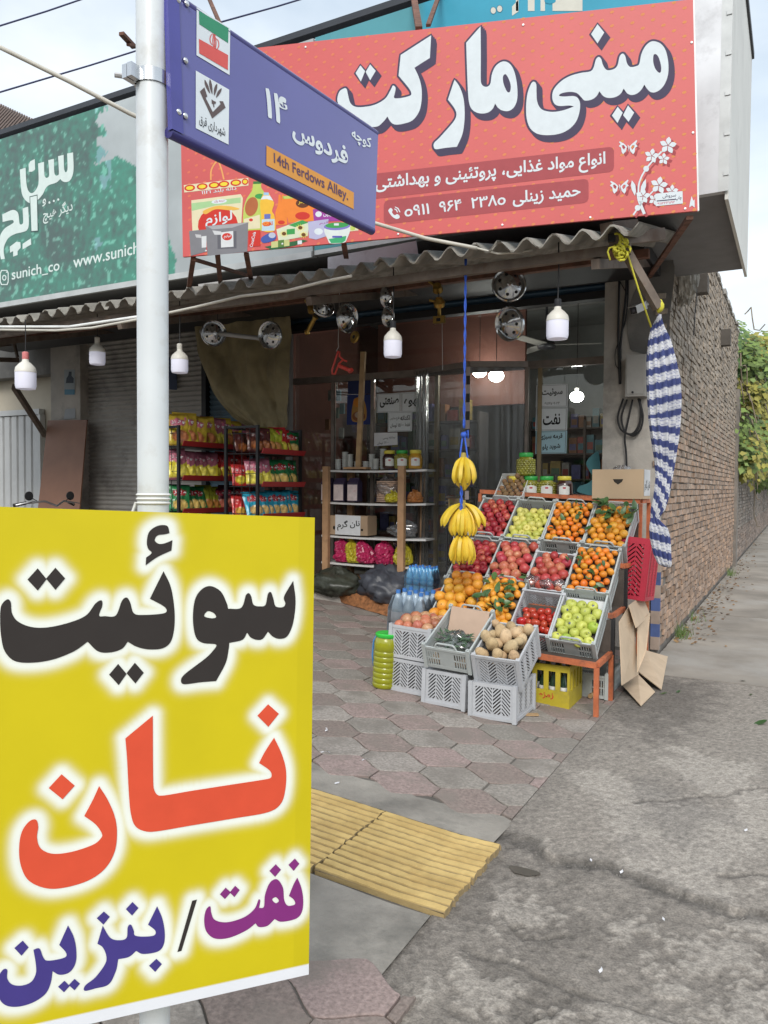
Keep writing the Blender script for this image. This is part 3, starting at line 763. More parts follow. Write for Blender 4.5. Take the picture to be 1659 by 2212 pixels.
m_cream = M('cream_wall', (.52, .47, .38), .9, var=.08, vs=2, dirt=((.4, .36, .29), .3, 2))
b = MB(); b.box((-14.5, NY+.15, .3), (xp0-.002, NY+.4, 4.2)); b.part('wall', m_cream, nb_)
b = MB(); b.box((-14.5, NY-.06, 3.0), (xp0-.01, NY+.14, 3.42)); b.part('dark_lintel', m_dplast, nb_)
b = MB(); b.bar(atY(30, 835, 6.4), atY(97, 940, NY-.1), .05, .08); b.part('brace', m_steel, nb_)
b = MB(); b.bar(atY(-40, 776, 6.4), atY(40, 778, 6.9), .04, .06); b.bar(atY(22, 705, 6.6), atY(38, 772, 6.6), .03); b.part('bracket', m_steel, nb_)
gate = empty('metal_gate', 'white ribbed metal gate beside the cream wall', 'gate', (-11.5, NY+.1, .6))
gx1 = X_at(76); m_gate = M('gate_white', (.55, .56, .56), .5, var=.06, dirt=((.4, .4, .39), .25, 3))
for k in range(14):
    x1g = gx1 - k*.16; b = MB(); b.add([(x1g-.15, NY+.11, .55), (x1g-.15, NY+.11, 2.45), (x1g-.13, NY+.07, 2.45), (x1g-.02, NY+.07, 2.45), (x1g, NY+.11, 2.45), (x1g, NY+.11, .55), (x1g-.02, NY+.07, .55), (x1g-.13, NY+.07, .55)],
        [(0, 7, 2, 1), (7, 6, 3, 2), (6, 5, 4, 3)]); b.part('gate_panel', m_gate, gate)
b = MB(); b.box((gx1-2.3, NY+.05, 2.46), (gx1+.03, NY+.14, 2.54)); b.box((gx1, NY+.05, .5), (gx1+.05, NY+.14, 2.455)); b.part('gate_frame', m_gate, gate)
# brown roof far behind on the left
rf = empty('distant_house', 'house with brown corrugated roof behind the green sign', 'building', (-26, 18, 0))
p0, p1, p2 = atD(-60, 195, 26), atD(118, 278, 22), atD(-60, 320, 24)
b = MB(); n = 36; up = Vector((0, 0, 1))
for i in range(n):
    a = p0.lerp(p1, i/n); c = p0.lerp(p1, (i+.55)/n); e = p0.lerp(p1, (i+1)/n); dn = Vector((.9, -1.4, -1.5))
    b.add([a, c, c+dn, a+dn], [(0, 1, 2, 3)]); k = Vector((0, 0, -.09)); b.add([c+k, e+k, e+dn+k, c+dn+k], [(0, 1, 2, 3)]); b.add([c, c+k, c+k+dn, c+dn], [(0, 1, 2, 3)])
b.part('roof', M('brown_roof', (.11, .075, .06), .7, var=.2), rf)
b = MB(); b.bar(p0+Vector((.9, -1.4, -1.56)), p1+Vector((.9, -1.4, -1.56)), .1, .14); b.part('gutter', MATS['dark_metal'], rf)
q0, q1 = p0+Vector((.3, -.2, -1.5)), p1+Vector((.3, -.2, -1.5))
b = MB(); b.add([q0, q1, (q1.x, q1.y, 0), (q0.x, q0.y, 0), q0+Vector((-2, 3, 0)), q1+Vector((-2, 3, 0)), (q1.x-2, q1.y+3, 0), (q0.x-2, q0.y+3, 0)], [(0, 1, 2, 3), (1, 5, 6, 2), (4, 0, 3, 7), (5, 4, 7, 6)]); b.part('wall', m_cream, rf)
# ================================================================== SIGNS
def panel(b, pl, corners, th=.012, mi=0, c=None):       # a flat board through pixel corners (in order), with thickness
    f = [pl.px(*p) for p in corners]; k = [p - pl.n*th for p in f]; n = len(f)
    fs = [tuple(range(n)), tuple(range(2*n-1, n-1, -1))] + [(i, n+i, n+(i+1) % n, (i+1) % n) for i in range(n)]
    b.add(f + k, fs, mi, c)
def diamonds(pr, ds, c, h=None):
    return [pr.poly(d, c, h) for d in ds]

# ---- red shop sign
RS = Plane(atD(395, 555, 5.49), atD(1507, 455, 4.66), atD(1497, 0, 4.62))
red = empty('shop_sign', 'large red banner sign with big white Persian lettering above the awning', 'sign', RS.px(950, 510))
RC = [(388, 122), (1497, -2), (1507, 455), (395, 555)]
m_red = M('red_banner', (.56, .088, .085), .5, var=.06, vs=1.5)
b = MB(); panel(b, RS, RC, .02); b.part('board', m_red, red)
b = MB(); panel(b, RS, [(1497, -2), (1500.5, -3), (1510.5, 455), (1507, 455)], .021); b.part('edge_strip', M('white_paint', (.75, .77, .78), .5), red)
pr = Print(RS); NAVY = (.06, .05, .095); WH = (.62, .68, .72); OR = (.62, .24, .085)
u0, v0 = RS.uv(*RC[3]); u1, _ = RS.uv(*RC[2]); vt = RS.uv(*RC[0])[1]
uvq = [RS.uv(*p) for p in RC]
def inside_red(u, v):
    for i in range(4):
        a, c = uvq[i], uvq[(i+1) % 4]
        if (c[0]-a[0])*(v-a[1]) - (c[1]-a[1])*(u-a[0]) > -.012: return False
    return True
dots = MB(); i = 0; u = u0
while u < u1:
    v = v0 - .2 + (.0415 if i % 2 else 0)
    while v < vt + .3:
        if inside_red(u, v):
            t = (u-u0)/(u1-u0); c = tuple(OR[k]*(.25+.75*t) + (.66, .14, .11)[k]*(.75-.75*t) for k in range(3))
            dots.add([RS.at(u+.0125*math.cos(a), v+.0085*math.sin(a)+.002*math.cos(a), .0005) for a in [6.283*k/10 for k in range(10)]], [tuple(range(10))], 0, c)
        v += .083
    u += .06; i += 1
dots.part('printed_dots', MATS['print'], red)
r1, r2 = Z(860, 0, 1300, 400, 1659), Z(1290, 0, 1750, 400, 1659)
c = 1
mini = [(1255,375),(1310,400),(1350,460),(1372,560),(1372,660),(1350,740),(1310,800),(1260,832),(1215,832),(1180,800),(1157,765,c),(1130,810),(1090,845),(1045,858),(1005,845),(970,800,c),(945,845),(900,875),(840,885),(790,870),(752,825,c),(725,870),(680,900),(620,908),(590,880),(550,842),(490,830),(420,840),(388,862),(430,872),(520,868),(560,890),(578,940),(570,1020),(540,1100),(480,1165),(400,1205),(300,1220),(200,1210),(130,1160),(97,1070),(92,950),(105,840),(135,760),(160,738),(182,760),(185,830),(190,910),(215,970),(260,1000),(340,1010),(430,995),(522,962,c),(480,953),(390,957),(345,935),(327,880),(340,810),(400,740),(480,690),(580,660),(670,645),(700,610),(720,540),(745,515),(768,535),(785,590),(820,633),(880,625),(915,590),(935,510),(962,485),(985,510),(1000,570),(1030,605),(1085,598),(1112,575),(1130,490),(1165,420),(1210,380)]
mini_h = [(1240,500),(1265,492),(1290,530),(1308,600),(1305,650),(1285,655),(1255,620),(1237,560)]
ma = [(1288,250,c),(1290,500),(1290,760),(1305,805),(1345,820),(1380,790),(1395,700),(1430,625),(1490,583),(1545,590),(1590,640),(1620,730),(1635,850),(1630,950),(1600,1015),(1550,1048),(1490,1042),(1450,1015),(1425,978,c),(1400,1030),(1350,1065),(1280,1070),(1220,1045),(1185,990),(1170,880),(1160,650),(1152,405,c)]
ma_h = [(1500,720),(1525,702),(1555,750),(1572,810),(1565,865),(1540,868),(1515,820),(1500,770)]
re_ = [(1043,752,c),(1090,820),(1125,920),(1137,1030),(1135,1150),(1115,1270),(1065,1385,c),(960,1395),(870,1408),(848,1390),(850,1350),(900,1300),(990,1200),(1045,1130),(1060,1075),(1040,1020),(980,940,c),(1010,850)]
kt = [(822,335,c),(810,548,c),(665,640,c),(710,740),(733,850),(728,980),(700,1070),(640,1140),(550,1170),(480,1175),(440,1150),(410,1100,c),(370,1150),(310,1195),(200,1190),(90,1150),(0,1060),(-60,960),(-45,870),(0,835),(25,840),(38,890),(60,970),(110,1008),(200,1008),(300,985),(390,930),(440,850),(462,808),(487,830),(480,880),(475,925),(540,925),(620,905),(635,880),(610,830),(515,715,c),(535,520,c)]
letters = [(r2, [mini, mini_h]), (r1, [ma, ma_h]), (r1, [re_]), (r1, [kt])]
dia = [(r2, d) for d in ([(735,220),(795,295),(735,393),(677,310)], [(917,965),(962,1018),(915,1110),(865,1043)], [(1010,952),(1065,1018),(1015,1100),(965,1040)])] + \
      [(r1, d) for d in ([(155,618),(200,672),(160,770),(110,690)], [(247,608),(300,670),(248,758),(205,680)])]
for k, (dx, dy) in enumerate([(9, 11), (6, 7.3), (3, 3.6), (0, 0)]):
    for (z, cs) in letters:
        pr.z = z
        for j, uv in enumerate(pr.poly(cs, NAVY, .0010+.0002*k, True, (dx, dy))): pr.ribbon(uv, .0125, NAVY, .0011+.0002*k)
    for (z, d) in dia:
        pr.z = z
        for uv in pr.poly(d, NAVY, .0010+.0002*k, False, (dx, dy)): pr.ribbon(uv, .0125, NAVY, .0011+.0002*k)
for (z, cs) in letters: pr.z = z; pr.poly(cs, WH, .0024, True)
for (z, d) in dia: pr.z = z; pr.poly(d, WH, .0024)
pr.part('main_lettering', red)
pr = Print(RS, Z(940, 370, 1560, 570, 1659)); DP = (.36, .075, .085)
def rbox(P, bl, br, tl, c, h):
    bl, br, tl = Vector(bl), Vector(br), Vector(tl); X, Y = br-bl, tl-bl; k = .18; kx = k*Y.length/X.length
    q = [(kx, 0), (1-kx, 0), (1-kx*.3, k*.3), (1, k), (1, 1-k), (1-kx*.3, 1-k*.3), (1-kx, 1), (kx, 1), (kx*.3, 1-k*.3), (0, 1-k), (0, k), (kx*.3, k*.3)]
    P.poly([tuple(bl+X*a+Y*d) for a, d in q], c, h)
rbox(pr, (-160, 358), (1592, 158), (-160, 190), DP, .001); rbox(pr, (52, 512), (1422, 365), (52, 352), DP, .001)
pr.text('انواع مواد غذایی، پروتئینی و بهداشتی', (-5, 318), (1535, 150), (-5, 190), WH, .002, .035)
pr.text('حمید زینلی', (915, 398), (1368, 343), (915, 292), WH, .002, .035)
pr.text('o۹۱۱  ۹۶۴  ۲۳۸o', (190, 462), (868, 378), (190, 388), WH, .002, .03, latin=True)
pr.poly([(88,410),(100,402),(112,415),(108,432),(125,450),(142,443),(158,455),(155,470),(135,475),(110,460),(92,438),(83,420)], WH, .002, True)
pr.poly([(125,405),(140,413),(148,432),(142,432),(134,418),(123,411)], WH, .002); pr.poly([(128,392),(150,402),(164,430),(158,431),(145,408),(127,398)], WH, .002)
pr.part('small_lettering', red)
# flowers, butterflies and printer's mark
pr = Print(RS, Z(1480, 320, 1760, 560, 1659)); SH = (.33, .06, .07)
def flower(cx, cy, r, rot, dx=45, dy=40):
    for off, cc, h in (((dx, dy), SH, .0008), ((0, 0), WH, .002)):
        for k in range(5):
            a = rot + k*2*math.pi/5; d = Vector((math.cos(a), math.sin(a))); n = Vector((-d.y, d.x)); o = Vector((cx+off[0], cy+off[1]))
            pts = [o+d*r*.06, o+d*r*.5+n*r*.30, o+d*r*.75+n*r*.24, o+d*r, o+d*r*.75-n*r*.24, o+d*r*.5-n*r*.30]
            pr.poly([tuple(p) for p in pts], cc, h)
def butterfly(cx, cy, s):
    for off, cc, h in (((38, 36), SH, .0007), ((0, 0), WH, .0021)):
        for sg in (-1, 1):
            w = [(sg*15, -30), (sg*60, -75), (sg*125, -130+20*(sg < 0)), (sg*135, -115+20*(sg < 0)), (sg*110, -70), (sg*140, -40), (sg*105, -15), (sg*95, 50), (sg*75, 80), (sg*35, 40)]
            hole = [(sg*40, -20), (sg*65, -55), (sg*95, -50), (sg*90, -20), (sg*60, 15)]
            pr.poly([[(cx+off[0]+x*s, cy+off[1]+y*s) for x, y in w], [(cx+off[0]+x*s, cy+off[1]+y*s) for x, y in hole]], cc, h)
        pr.poly([(cx+off[0]-8*s, cy+off[1]-60*s), (cx+off[0]+8*s, cy+off[1]-50*s), (cx+off[0]+14*s, cy+off[1]+60*s)], cc, h)
butterfly(535, 310, 1.0); butterfly(405, 895, 1.0)
def stroke(pts, w, c, h):
    P = [Vector(p) for p in crv(pts, False, 5)]; a = []; d = []
    for i, p in enumerate(P):
        t = (P[min(i+1, len(P)-1)]-P[max(i-1, 0)]).normalized(); n = Vector((-t.y, t.x))*w; a.append(tuple(p+n)); d.append(tuple(p-n))
    pr.poly(a + d[::-1], c, h)
for dx, dy, cc, h in ((38, 38, SH, .0006), (0, 0, WH, .0019)):
    stroke([(690+dx, 1020+dy), (690+dx, 860+dy), (730+dx, 730+dy), (800+dx, 610+dy), (880+dx, 510+dy), (1030+dx, 350+dy)], 12, cc, h)
    stroke([(700+dx, 1100+dy), (780+dx, 1060+dy), (900+dx, 940+dy)], 10, cc, h)
    stroke([(610+dx, 1290+dy), (680+dx, 1190+dy), (760+dx, 1080+dy)], 12, cc, h)
    stroke([(680+dx, 960+dy), (700+dx, 1080+dy), (775+dx, 1275+dy)], 22, cc, h)
    pr.ellipse(802+dx, 605+dy, 42, 44, cc, h+.0001); pr.ellipse(675+dx, 1185+dy, 42, 42, cc, h+.0001)
    pr.poly([(590+dx, 775+dy), (640+dx, 840+dy), (652+dx, 940+dy), (635+dx, 1005+dy), (590+dx, 920+dy), (575+dx, 850+dy)], cc, h); pr.poly([(798+dx, 755+dy), (800+dx, 860+dy), (770+dx, 960+dy), (715+dx, 960+dy), (725+dx, 870+dy), (760+dx, 800+dy)], cc, h)
flower(1125, 260, 130, -1.45); flower(885, 415, 112, -1.4); flower(1060, 460, 90, -1.45); flower(992, 850, 132, -1.4); flower(1185, 935, 96, -1.5); flower(755, 1010, 112, -.2); flower(925, 1060, 90, -1.2)
pr.poly([(940, 975), (1340, 937), (1345, 1120), (945, 1160)], WH, .0026); pr.text('چاپ', (1235, 1085), (1328, 1072), (1235, 1012), NAVY, .003, .02); pr.text('سروش', (1045, 1048), (1245, 1030), (1045, 985), NAVY, .003, .02)
pr.poly([(958, 1076), (1240, 1050), (1240, 1066), (958, 1092)], NAVY, .003); pr.text('۰۹۱۱۲۲۳۱۱۹۴', (955, 1140), (1230, 1112), (955, 1105), (.5, .05, .1), .003, .015, latin=True)
pr.poly([(1475, 1010), (1500, 1080), (1518, 1060), (1520, 1180), (1480, 1150), (1440, 1180), (1450, 1110)], WH, .002)
pr.part('flower_print', red)
# printed groceries at the left of the banner
pr = Print(RS, Z(450, 400, 900, 660, 1659))
def rect(x0, y0, x1, y1, c, h=.001, sl=0.0): pr.poly([(x0, y0), (x1, y0+sl*(x1-x0)), (x1, y1+sl*(x1-x0)), (x0, y1)], c, h)
CR_, GR, YE, LG, RD, OG, PU = (.68, .62, .42), (.05, .30, .08), (.75, .6, .05), (.45, .55, .12), (.55, .04, .03), (.75, .22, .04), (.30, .05, .30)
stroke([(285, 185), (290, 90), (345, 10), (380, 80), (405, 180)], 7, (.72, .35, .12), .0008)
pr.poly([(35, 232), (630, 165), (632, 235), (40, 300)], CR_, .001)
for i, x in enumerate((90, 205, 315, 405, 515, 600)): pr.ellipse(x, 258-.113*(x-90), 50 if i < 5 else 30, 30, RD, .0014, -.1); pr.ellipse(x, 258-.113*(x-90), 34 if i < 5 else 20, 18, YE, .0017, -.1)
pr.text('دانه بلند ۱۱۲۱', (200, 325), (520, 280), (200, 285), WH, .0014, .02)
pr.poly([(105, 372), (560, 315), (580, 350), (565, 600), (575, 720), (120, 740), (110, 560)], CR_, .001)
pr.poly([(105, 400), (560, 345), (560, 395), (330, 420), (110, 470)], (.35, .55, .28), .0012)
pr.ellipse(362, 383, 72, 20, WH, .0014, -.1); pr.text('درجه یک', (315, 398), (410, 385), (315, 372), (.4, .02, .1), .0017, .02)
pr.ellipse(350, 600, 185, 165, RD, .0015, -.1); pr.poly([(215, 470), (330, 425), (450, 425), (550, 450), (470, 465), (330, 455), (240, 500)], (.72, .42, .08), .0018, True)
pr.text('لوازم', (235, 640), (480, 600), (235, 500), WH, .0019, .03)
for x0, x1, y0 in ((85, 250, 655), (240, 630, 610)):
    pr.poly([(x0, y0), (x1, y0-.09*(x1-x0)), (x1-8, 845), (x0+15, 885)], (.20, .20, .22), .0021+.0002*(x0 > 100)); 
pr.poly([(250, 612), (600, 580), (640, 575), (480, 625), (300, 640)], (.36, .36, .38), .0025)
pr.poly([(345, 665), (522, 655), (522, 815), (348, 822)], (.12, .12, .14), .0025); pr.poly([(378, 668), (492, 655), (495, 800), (380, 808)], (.62, .64, .66), .0027); pr.ellipse(435, 708, 46, 34, RD, .0029); pr.text('لوازم', (405, 724), (466, 718), (405, 692), WH, .0031, .02)
pr.poly([(300, 650), (380, 660), (390, 690), (320, 690)], (.55, .56, .58), .0028); pr.poly([(140, 685), (195, 690), (200, 720), (150, 715)], (.5, .5, .52), .0025); pr.poly([(200, 705), (245, 700), (245, 805), (202, 810)], (.62, .64, .66), .0022)
pr.poly([(678, 215), (745, 208), (750, 255), (790, 320), (830, 420), (835, 620), (700, 650), (592, 640), (585, 480), (610, 370), (665, 280)], LG, .0012, True); rect(675, 198, 748, 222, (.05, .18, .05), .0014, -.03)
pr.ellipse(660, 430, 58, 90, (.40, .13, .05), .0015, .25); pr.ellipse(735, 335, 44, 24, GR, .0016); pr.poly([(590, 545), (735, 505), (740, 630), (592, 640)], CR_, .0014); pr.ellipse(655, 553, 18, 14, RD, .0016)
pr.poly([(775, 310), (820, 306), (840, 355), (868, 400), (850, 470), (872, 520), (875, 650), (760, 650), (750, 520), (738, 430), (745, 365)], (.75, .45, .05), .0018, True); rect(772, 300, 818, 325, (.3, .5, .7), .002); pr.poly([(745, 365), (770, 330), (830, 328), (860, 375), (800, 360)], WH, .002)
rect(778, 500, 835, 545, (.12, .16, .45), .0021, -.05); rect(755, 548, 872, 655, (.45, .6, .68), .002, -.03); pr.ellipse(800, 590, 42, 22, OG, .0022); pr.text('لاقت', (770, 612), (855, 600), (770, 575), RD, .0024, .03)
for x in (920, 948): pr.poly([(x-10, 320), (x+8, 318), (x+14, 400), (x+38, 470), (x+40, 595), (x-42, 600), (x-40, 480), (x-16, 410)], OG, .0014 if x < 930 else .0013)
pr.ellipse(935, 575, 32, 18, RD, .0018)
pr.poly([(945, 335), (1235, 310), (1240, 560), (1000, 580)], OG, .0011); pr.poly([(945, 335), (1235, 310), (1235, 345), (950, 360)], LG, .0013); pr.ellipse(1130, 400, 62, 42, (.12, .04, .02), .0015); pr.text('ویفر', (1090, 412), (1172, 400), (1090, 370), YE, .0017, .02); pr.ellipse(1130, 515, 68, 36, RD, .0015)
pr.poly([(1225, 455), (1500, 440), (1500, 560), (1235, 570)], PU, .0014); pr.ellipse(1278, 500, 30, 26, WH, .0016); pr.text('های پیپی', (1320, 528), (1480, 515), (1320, 475), WH, .0016, .03)
pr.poly([(890, 640), (1105, 560), (1190, 580), (1180, 700), (910, 750)], (.60, .64, .48), .0022); pr.poly([(1000, 600), (1130, 555), (1185, 578), (1060, 620)], GR, .0024)
for x, y in ((1110, 625), (960, 680), (1140, 690)):
    for k in range(12):
        a = k*.5236; pr.poly([(x+14*math.cos(a-.3), y+12*math.sin(a-.3)), (x+50*math.cos(a), y+40*math.sin(a)), (x+14*math.cos(a+.3), y+12*math.sin(a+.3))], YE, .0026)
    pr.ellipse(x, y, 20, 17, (.14, .06, .02), .0028)
rect(985, 640, 1060, 690, GR, .0027, -.1)
pr.poly([(1180, 570), (1370, 545), (1360, 700), (1255, 735), (1190, 720)], (.42, .42, .60), .0024); pr.ellipse(1278, 660, 40, 30, WH, .0026); pr.text('کرم', (1285, 600), (1370, 588), (1285, 575), PU, .0026, .03)
pr.poly([(1340, 625), (1560, 610), (1535, 740), (1500, 765), (1390, 770), (1365, 740)], (.62, .68, .66), .0026, True); pr.ellipse(1448, 612, 122, 36, (.20, .18, .50), .0028, -.05); pr.ellipse(1448, 602, 108, 26, GR, .003, -.05); rect(1420, 585, 1465, 605, WH, .0032); rect(1405, 700, 1495, 718, (.1, .1, .4), .0028); pr.poly([(1370, 730), (1535, 700), (1525, 745), (1495, 765), (1395, 768)], (.05, .35, .15), .0028)
rect(632, 650, 742, 800, RD, .0024, -.05)
pr.z = Z(450, 400, 900, 660, 1659); pr.text('CocaCola', (668, 805), (700, 665), (640, 800), WH, .0028, .03, latin=True)
pr.poly([(750, 720), (830, 672), (885, 690), (870, 740), (770, 765)], (.06, .10, .35), .0026, True); pr.ellipse(850, 695, 32, 26, (.45, .48, .6), .0028)
pr.poly([(780, 800), (1130, 735), (1180, 745), (1060, 790), (850, 830)], (.03, .12, .05), .0022); rect(842, 755, 1010, 812, (.50, .52, .22), .0026, -.12); rect(905, 742, 960, 805, (.1, .2, .05), .0029, -.12); rect(1085, 745, 1125, 780, WH, .0026, -.1)
pr.poly([(1560, 600), (1640, 570), (1645, 650), (1555, 660)], CR_, .0018); pr.ellipse(1590, 630, 26, 20, LG, .002)
pr.part('grocery_print', red)
for (px, py) in [(445, 548), (610, 533), (860, 512), (1085, 492), (1275, 476), (1480, 457), (1494, 85), (1497, 280), (660, 95), (1130, 47)]:
    b = MB(); p = RS.px(px, py-6 if py > 400 else py+7, .001); b.lathe([(.008, 0), (.007, .003), (0, .004)], 8, Matrix.Translation(p) @ RS.n.to_track_quat('Z', 'Y').to_matrix().to_4x4()); b.part('screw', M('zinc', (.55, .55, .55), .4, .6), red)
def legbar(p, q, w=.035): b = MB(); b.bar(p, q, w, w*.6); b.part('support_leg', m_rust, red)
legbar(RS.px(418, 556, -.03), atY(404, 648, EY+.3)); legbar(RS.px(418, 560, -.03), atY(538, 596, 5.3)); legbar(RS.px(470, 550, -.03), atY(476, 610, 5.0)); legbar(RS.px(532, 548, -.03), atY(545, 618, 5.1)); legbar(RS.px(743, 528, -.03), atY(748, 556, 4.95)); legbar(RS.px(1490, 470, -.03), atY(1402, 598, 7.1), .04)
legbar(RS.px(905, 62, -.03), atY(893, -10, 5.56), .045); legbar(RS.px(925, 55, -.03), atY(952, -20, 5.57), .03); legbar(RS.px(500, 110, -.03), atY(440, -30, 5.56), .03)

# ---- yellow sign on the pole
YS = Plane(atD(0, 1095, 1.339), atD(680, 1118, 1.58), atD(667, 2105, 1.58))
ys = empty('yellow_sign', 'bright yellow hand-lettered sign board strapped to the white pole', 'sign', YS.px(320, 2180))
YC = [(-45, 1093), (680, 1118), (667, 2105), (-45, 2266)]
zy = Z(0, 1240, 800, 2560, 1341)
W1 = [[(1228,355,c),(1238,440),(1228,530),(1205,585),(1175,598),(1145,590),(1122,568,c),(1100,598),(1075,602),(1050,592),(1035,572,c),(1015,602),(960,615,c),(958,640),(945,700),(905,775,c),(840,780),(770,788),(758,770),(775,745),(860,680),(890,650),(905,622),(850,615),(820,590),(808,520),(815,440),(840,395),(880,377),(925,400),(950,450),(955,472,c),(1010,468),(1030,415),(1042,407),(1052,420),(1062,455),(1090,462),(1112,455),(1122,410),(1135,403),(1145,430),(1155,462),(1185,465),(1195,450),(1190,420)], [(855,500),(870,482),(895,490),(905,507),(890,512),(865,508)]]
W2 = [[(685,315,c),(715,380),(730,470),(730,550),(715,610),(680,638),(620,642),(570,630),(535,610,c),(510,640),(460,655),(410,650),(367,610,c),(310,650),(220,685),(130,698),(60,690),(20,650),(5,590),(0,520),(5,460),(30,433),(45,445),(50,490),(75,525),(130,548),(200,550),(290,530),(360,500),(400,450),(425,437),(428,460),(415,500),(440,503),(485,500),(510,440),(530,425),(545,445),(560,490),(600,498),(690,490),(690,465),(628,430,c),(655,375)]]
HZ = [[(722,185,c),(718,228,c),(660,255),(610,290,c),(612,258,c),(635,238),(620,220),(615,190),(625,150),(660,125),(700,125),(710,155,c),(690,160),(660,165),(648,185),(665,200),(690,198)]]
NA = [[(640,920,c),(642,1200),(650,1240),(675,1255),(800,1235),(960,1210),(1120,1185),(1137,1175),(1130,1150),(1085,1118,c),(1110,1070),(1148,1012,c),(1180,1080),(1198,1150),(1195,1230),(1175,1290),(1120,1325),(980,1350),(800,1380),(650,1405),(600,1402),(565,1380),(548,1330),(540,1250),(532,1100),(525,1015,c)]]
NN = [[(415,1215,c),(450,1270),(480,1340),(490,1410),(480,1490),(440,1560),(370,1610),(270,1640),(190,1642),(120,1610),(88,1550),(80,1480),(90,1410),(120,1365),(150,1355),(160,1385),(155,1430),(170,1475),(220,1498),(300,1490),(390,1460),(425,1430),(425,1410),(400,1375),(353,1340,c),(390,1270)]]
NF = [[(1245,1598,c),(1262,1640),(1270,1690),(1265,1740),(1240,1770),(1180,1783),(1150,1772,c),(1120,1800),(1085,1805),(1070,1790,c),(1030,1820),(960,1850),(900,1853),(865,1825),(855,1780),(862,1735),(880,1718),(885,1745),(900,1775),(950,1785),(1020,1765),(1065,1730),(1083,1690),(1090,1695),(1085,1725,c),(1105,1720),(1110,1670),(1130,1620),(1160,1605),(1185,1640),(1190,1690),(1205,1715),(1235,1710),(1230,1690),(1210,1675,c),(1228,1630)], [(1140,1690),(1155,1680),(1168,1695),(1155,1705)]]
BZ = [[(658,1718,c),(680,1770),(690,1830),(685,1880),(660,1908),(600,1918),(570,1905,c),(540,1930),(495,1940,c),(485,1990),(455,2045),(400,2062),(355,2072),(357,2050),(400,2015),(440,1960),(445,1925),(430,1890),(408,1875,c),(430,1800,c),(462,1850),(500,1860),(530,1850),(535,1805),(548,1795),(560,1820),(565,1840),(600,1845),(645,1840),(650,1820),(620,1795,c)]]
YN = [[(285,1798,c),(310,1850),(320,1910),(315,1960),(290,1995),(250,2005),(220,1990,c),(212,2040),(190,2085),(140,2120),(80,2138),(30,2135),(0,2110),(-15,2060),(-5,2010),(15,1982),(30,1985),(30,2020),(50,2045),(90,2050),(130,2035),(150,2000),(150,1960),(140,1900,c),(165,1895),(180,1930),(195,1945),(235,1942),(275,1930),(275,1910),(248,1880,c)]]
BK, RO, VI, NV = (.035, .03, .028), (.66, .085, .04), (.215, .03, .185), (.06, .045, .22)
words = [(W1, BK, 1), (W2, BK, 1), (HZ, BK, 1), (NA, RO, 1), (NN, RO, 1), (NF, VI, 1), (BZ, NV, 1), (YN, NV, 1), ([[(825,1690),(805,1695),(743,1910),(760,1905)]], BK, 0)]
for d, cc in ([((158,303),(195,348),(158,396),(115,350)), BK], [((232,300),(273,345),(232,393),(193,346)), BK], [((495,703),(530,745),(497,792),(457,748)), BK], [((565,698),(602,740),(567,785),(530,742)), BK],
              [((1123,872),(1168,912),(1124,967),(1078,920)), RO], [((258,1165),(313,1213),(262,1270),(204,1223)), RO], [((1155,1542),(1177,1565),(1152,1595),(1128,1570)), VI], [((1235,1518),(1254,1540),(1230,1570),(1208,1545)), VI],
              [((945,1640),(967,1660),(942,1688),(921,1668)), VI], [((985,1632),(1004,1650),(982,1680),(962,1660)), VI], [((555,1700),(580,1725),(553,1757),(527,1730)), NV], [((435,1740),(460,1762),(433,1795),(405,1768)), NV],
              [((655,1938),(678,1960),(650,1993),(624,1967)), NV], [((95,1862),(120,1890),(90,1925),(60,1893)), NV], [((270,2030),(292,2052),(268,2078),(243,2055)), NV], [((312,2022),(335,2042),(312,2070),(288,2048)), NV]):
    words.append(([list(d)], cc, 0))
pr = Print(YS, zy); pts = []
for (w_, cc, sm) in words:
    for uv in pr.poly(w_, cc, .0012, bool(sm)):
        for i in range(len(uv)):
            a, d = Vector(uv[i-1]), Vector(uv[i]); n = max(1, int((d-a).length/.006))
            pts += [tuple(a.lerp(d, k/n)) for k in range(n)]
lett = pr.part('lettering', ys)
PT = np.array(pts); NU, NV_ = 190, 280
cor = [np.array(YS.uv(*p)) for p in YC]
U, V = np.meshgrid(np.linspace(0, 1, NU+1), np.linspace(0, 1, NV_+1))
G = ((1-U)*(1-V))[..., None]*cor[0] + (U*(1-V))[..., None]*cor[1] + (U*V)[..., None]*cor[2] + ((1-U)*V)[..., None]*cor[3]
G = G.reshape(-1, 2); D = np.empty(len(G))
for i in range(0, len(G), 2000): D[i:i+2000] = np.sqrt(((G[i:i+2000, None, :] - PT[None])**2).sum(-1).min(1))
wgt = np.exp(-(np.maximum(D-.006, 0)/.0125)**2)          # soft white halo printed round the letters
yel, wht = np.array((.585, .485, .008)), np.array((.80, .83, .76))
C = yel*(1-wgt[:, None]) + wht*wgt[:, None]
C[(V.ravel() > .978)] = (.74, .76, .80); C[((U.ravel() > .945) & (V.ravel() < .978) & (D > .012))] *= .95
b = MB(); w = NU+1
bow = .006*np.sin(np.pi*V.ravel())*np.sin(U.ravel()*3.1)
b.add([YS.at(g[0], g[1], 0) for g in G], [(j*w+i, (j+1)*w+i, (j+1)*w+i+1, j*w+i+1) for j in range(NV_) for i in range(NU)], 0, [tuple(x) for x in C])
b.part('printed_face', M('print_satin', attr=True, rough=.42, var=.03, vs=8, spec=.3), ys)
b = MB(); panel(b, YS, YC, .018); b.v = [tuple(Vector(p) - YS.n*.0008) for p in b.v]; b.part('board', M('yellow_edge', (.585, .48, .02), .5), ys)
for y_ in (1180, 1960):
    b = MB(); p = YS.px(330, y_, -.03); b.bar(p + YS.ex*.05, p - YS.ex*.05, .02, .008); b.part('strap', MATS['zinc'], ys)

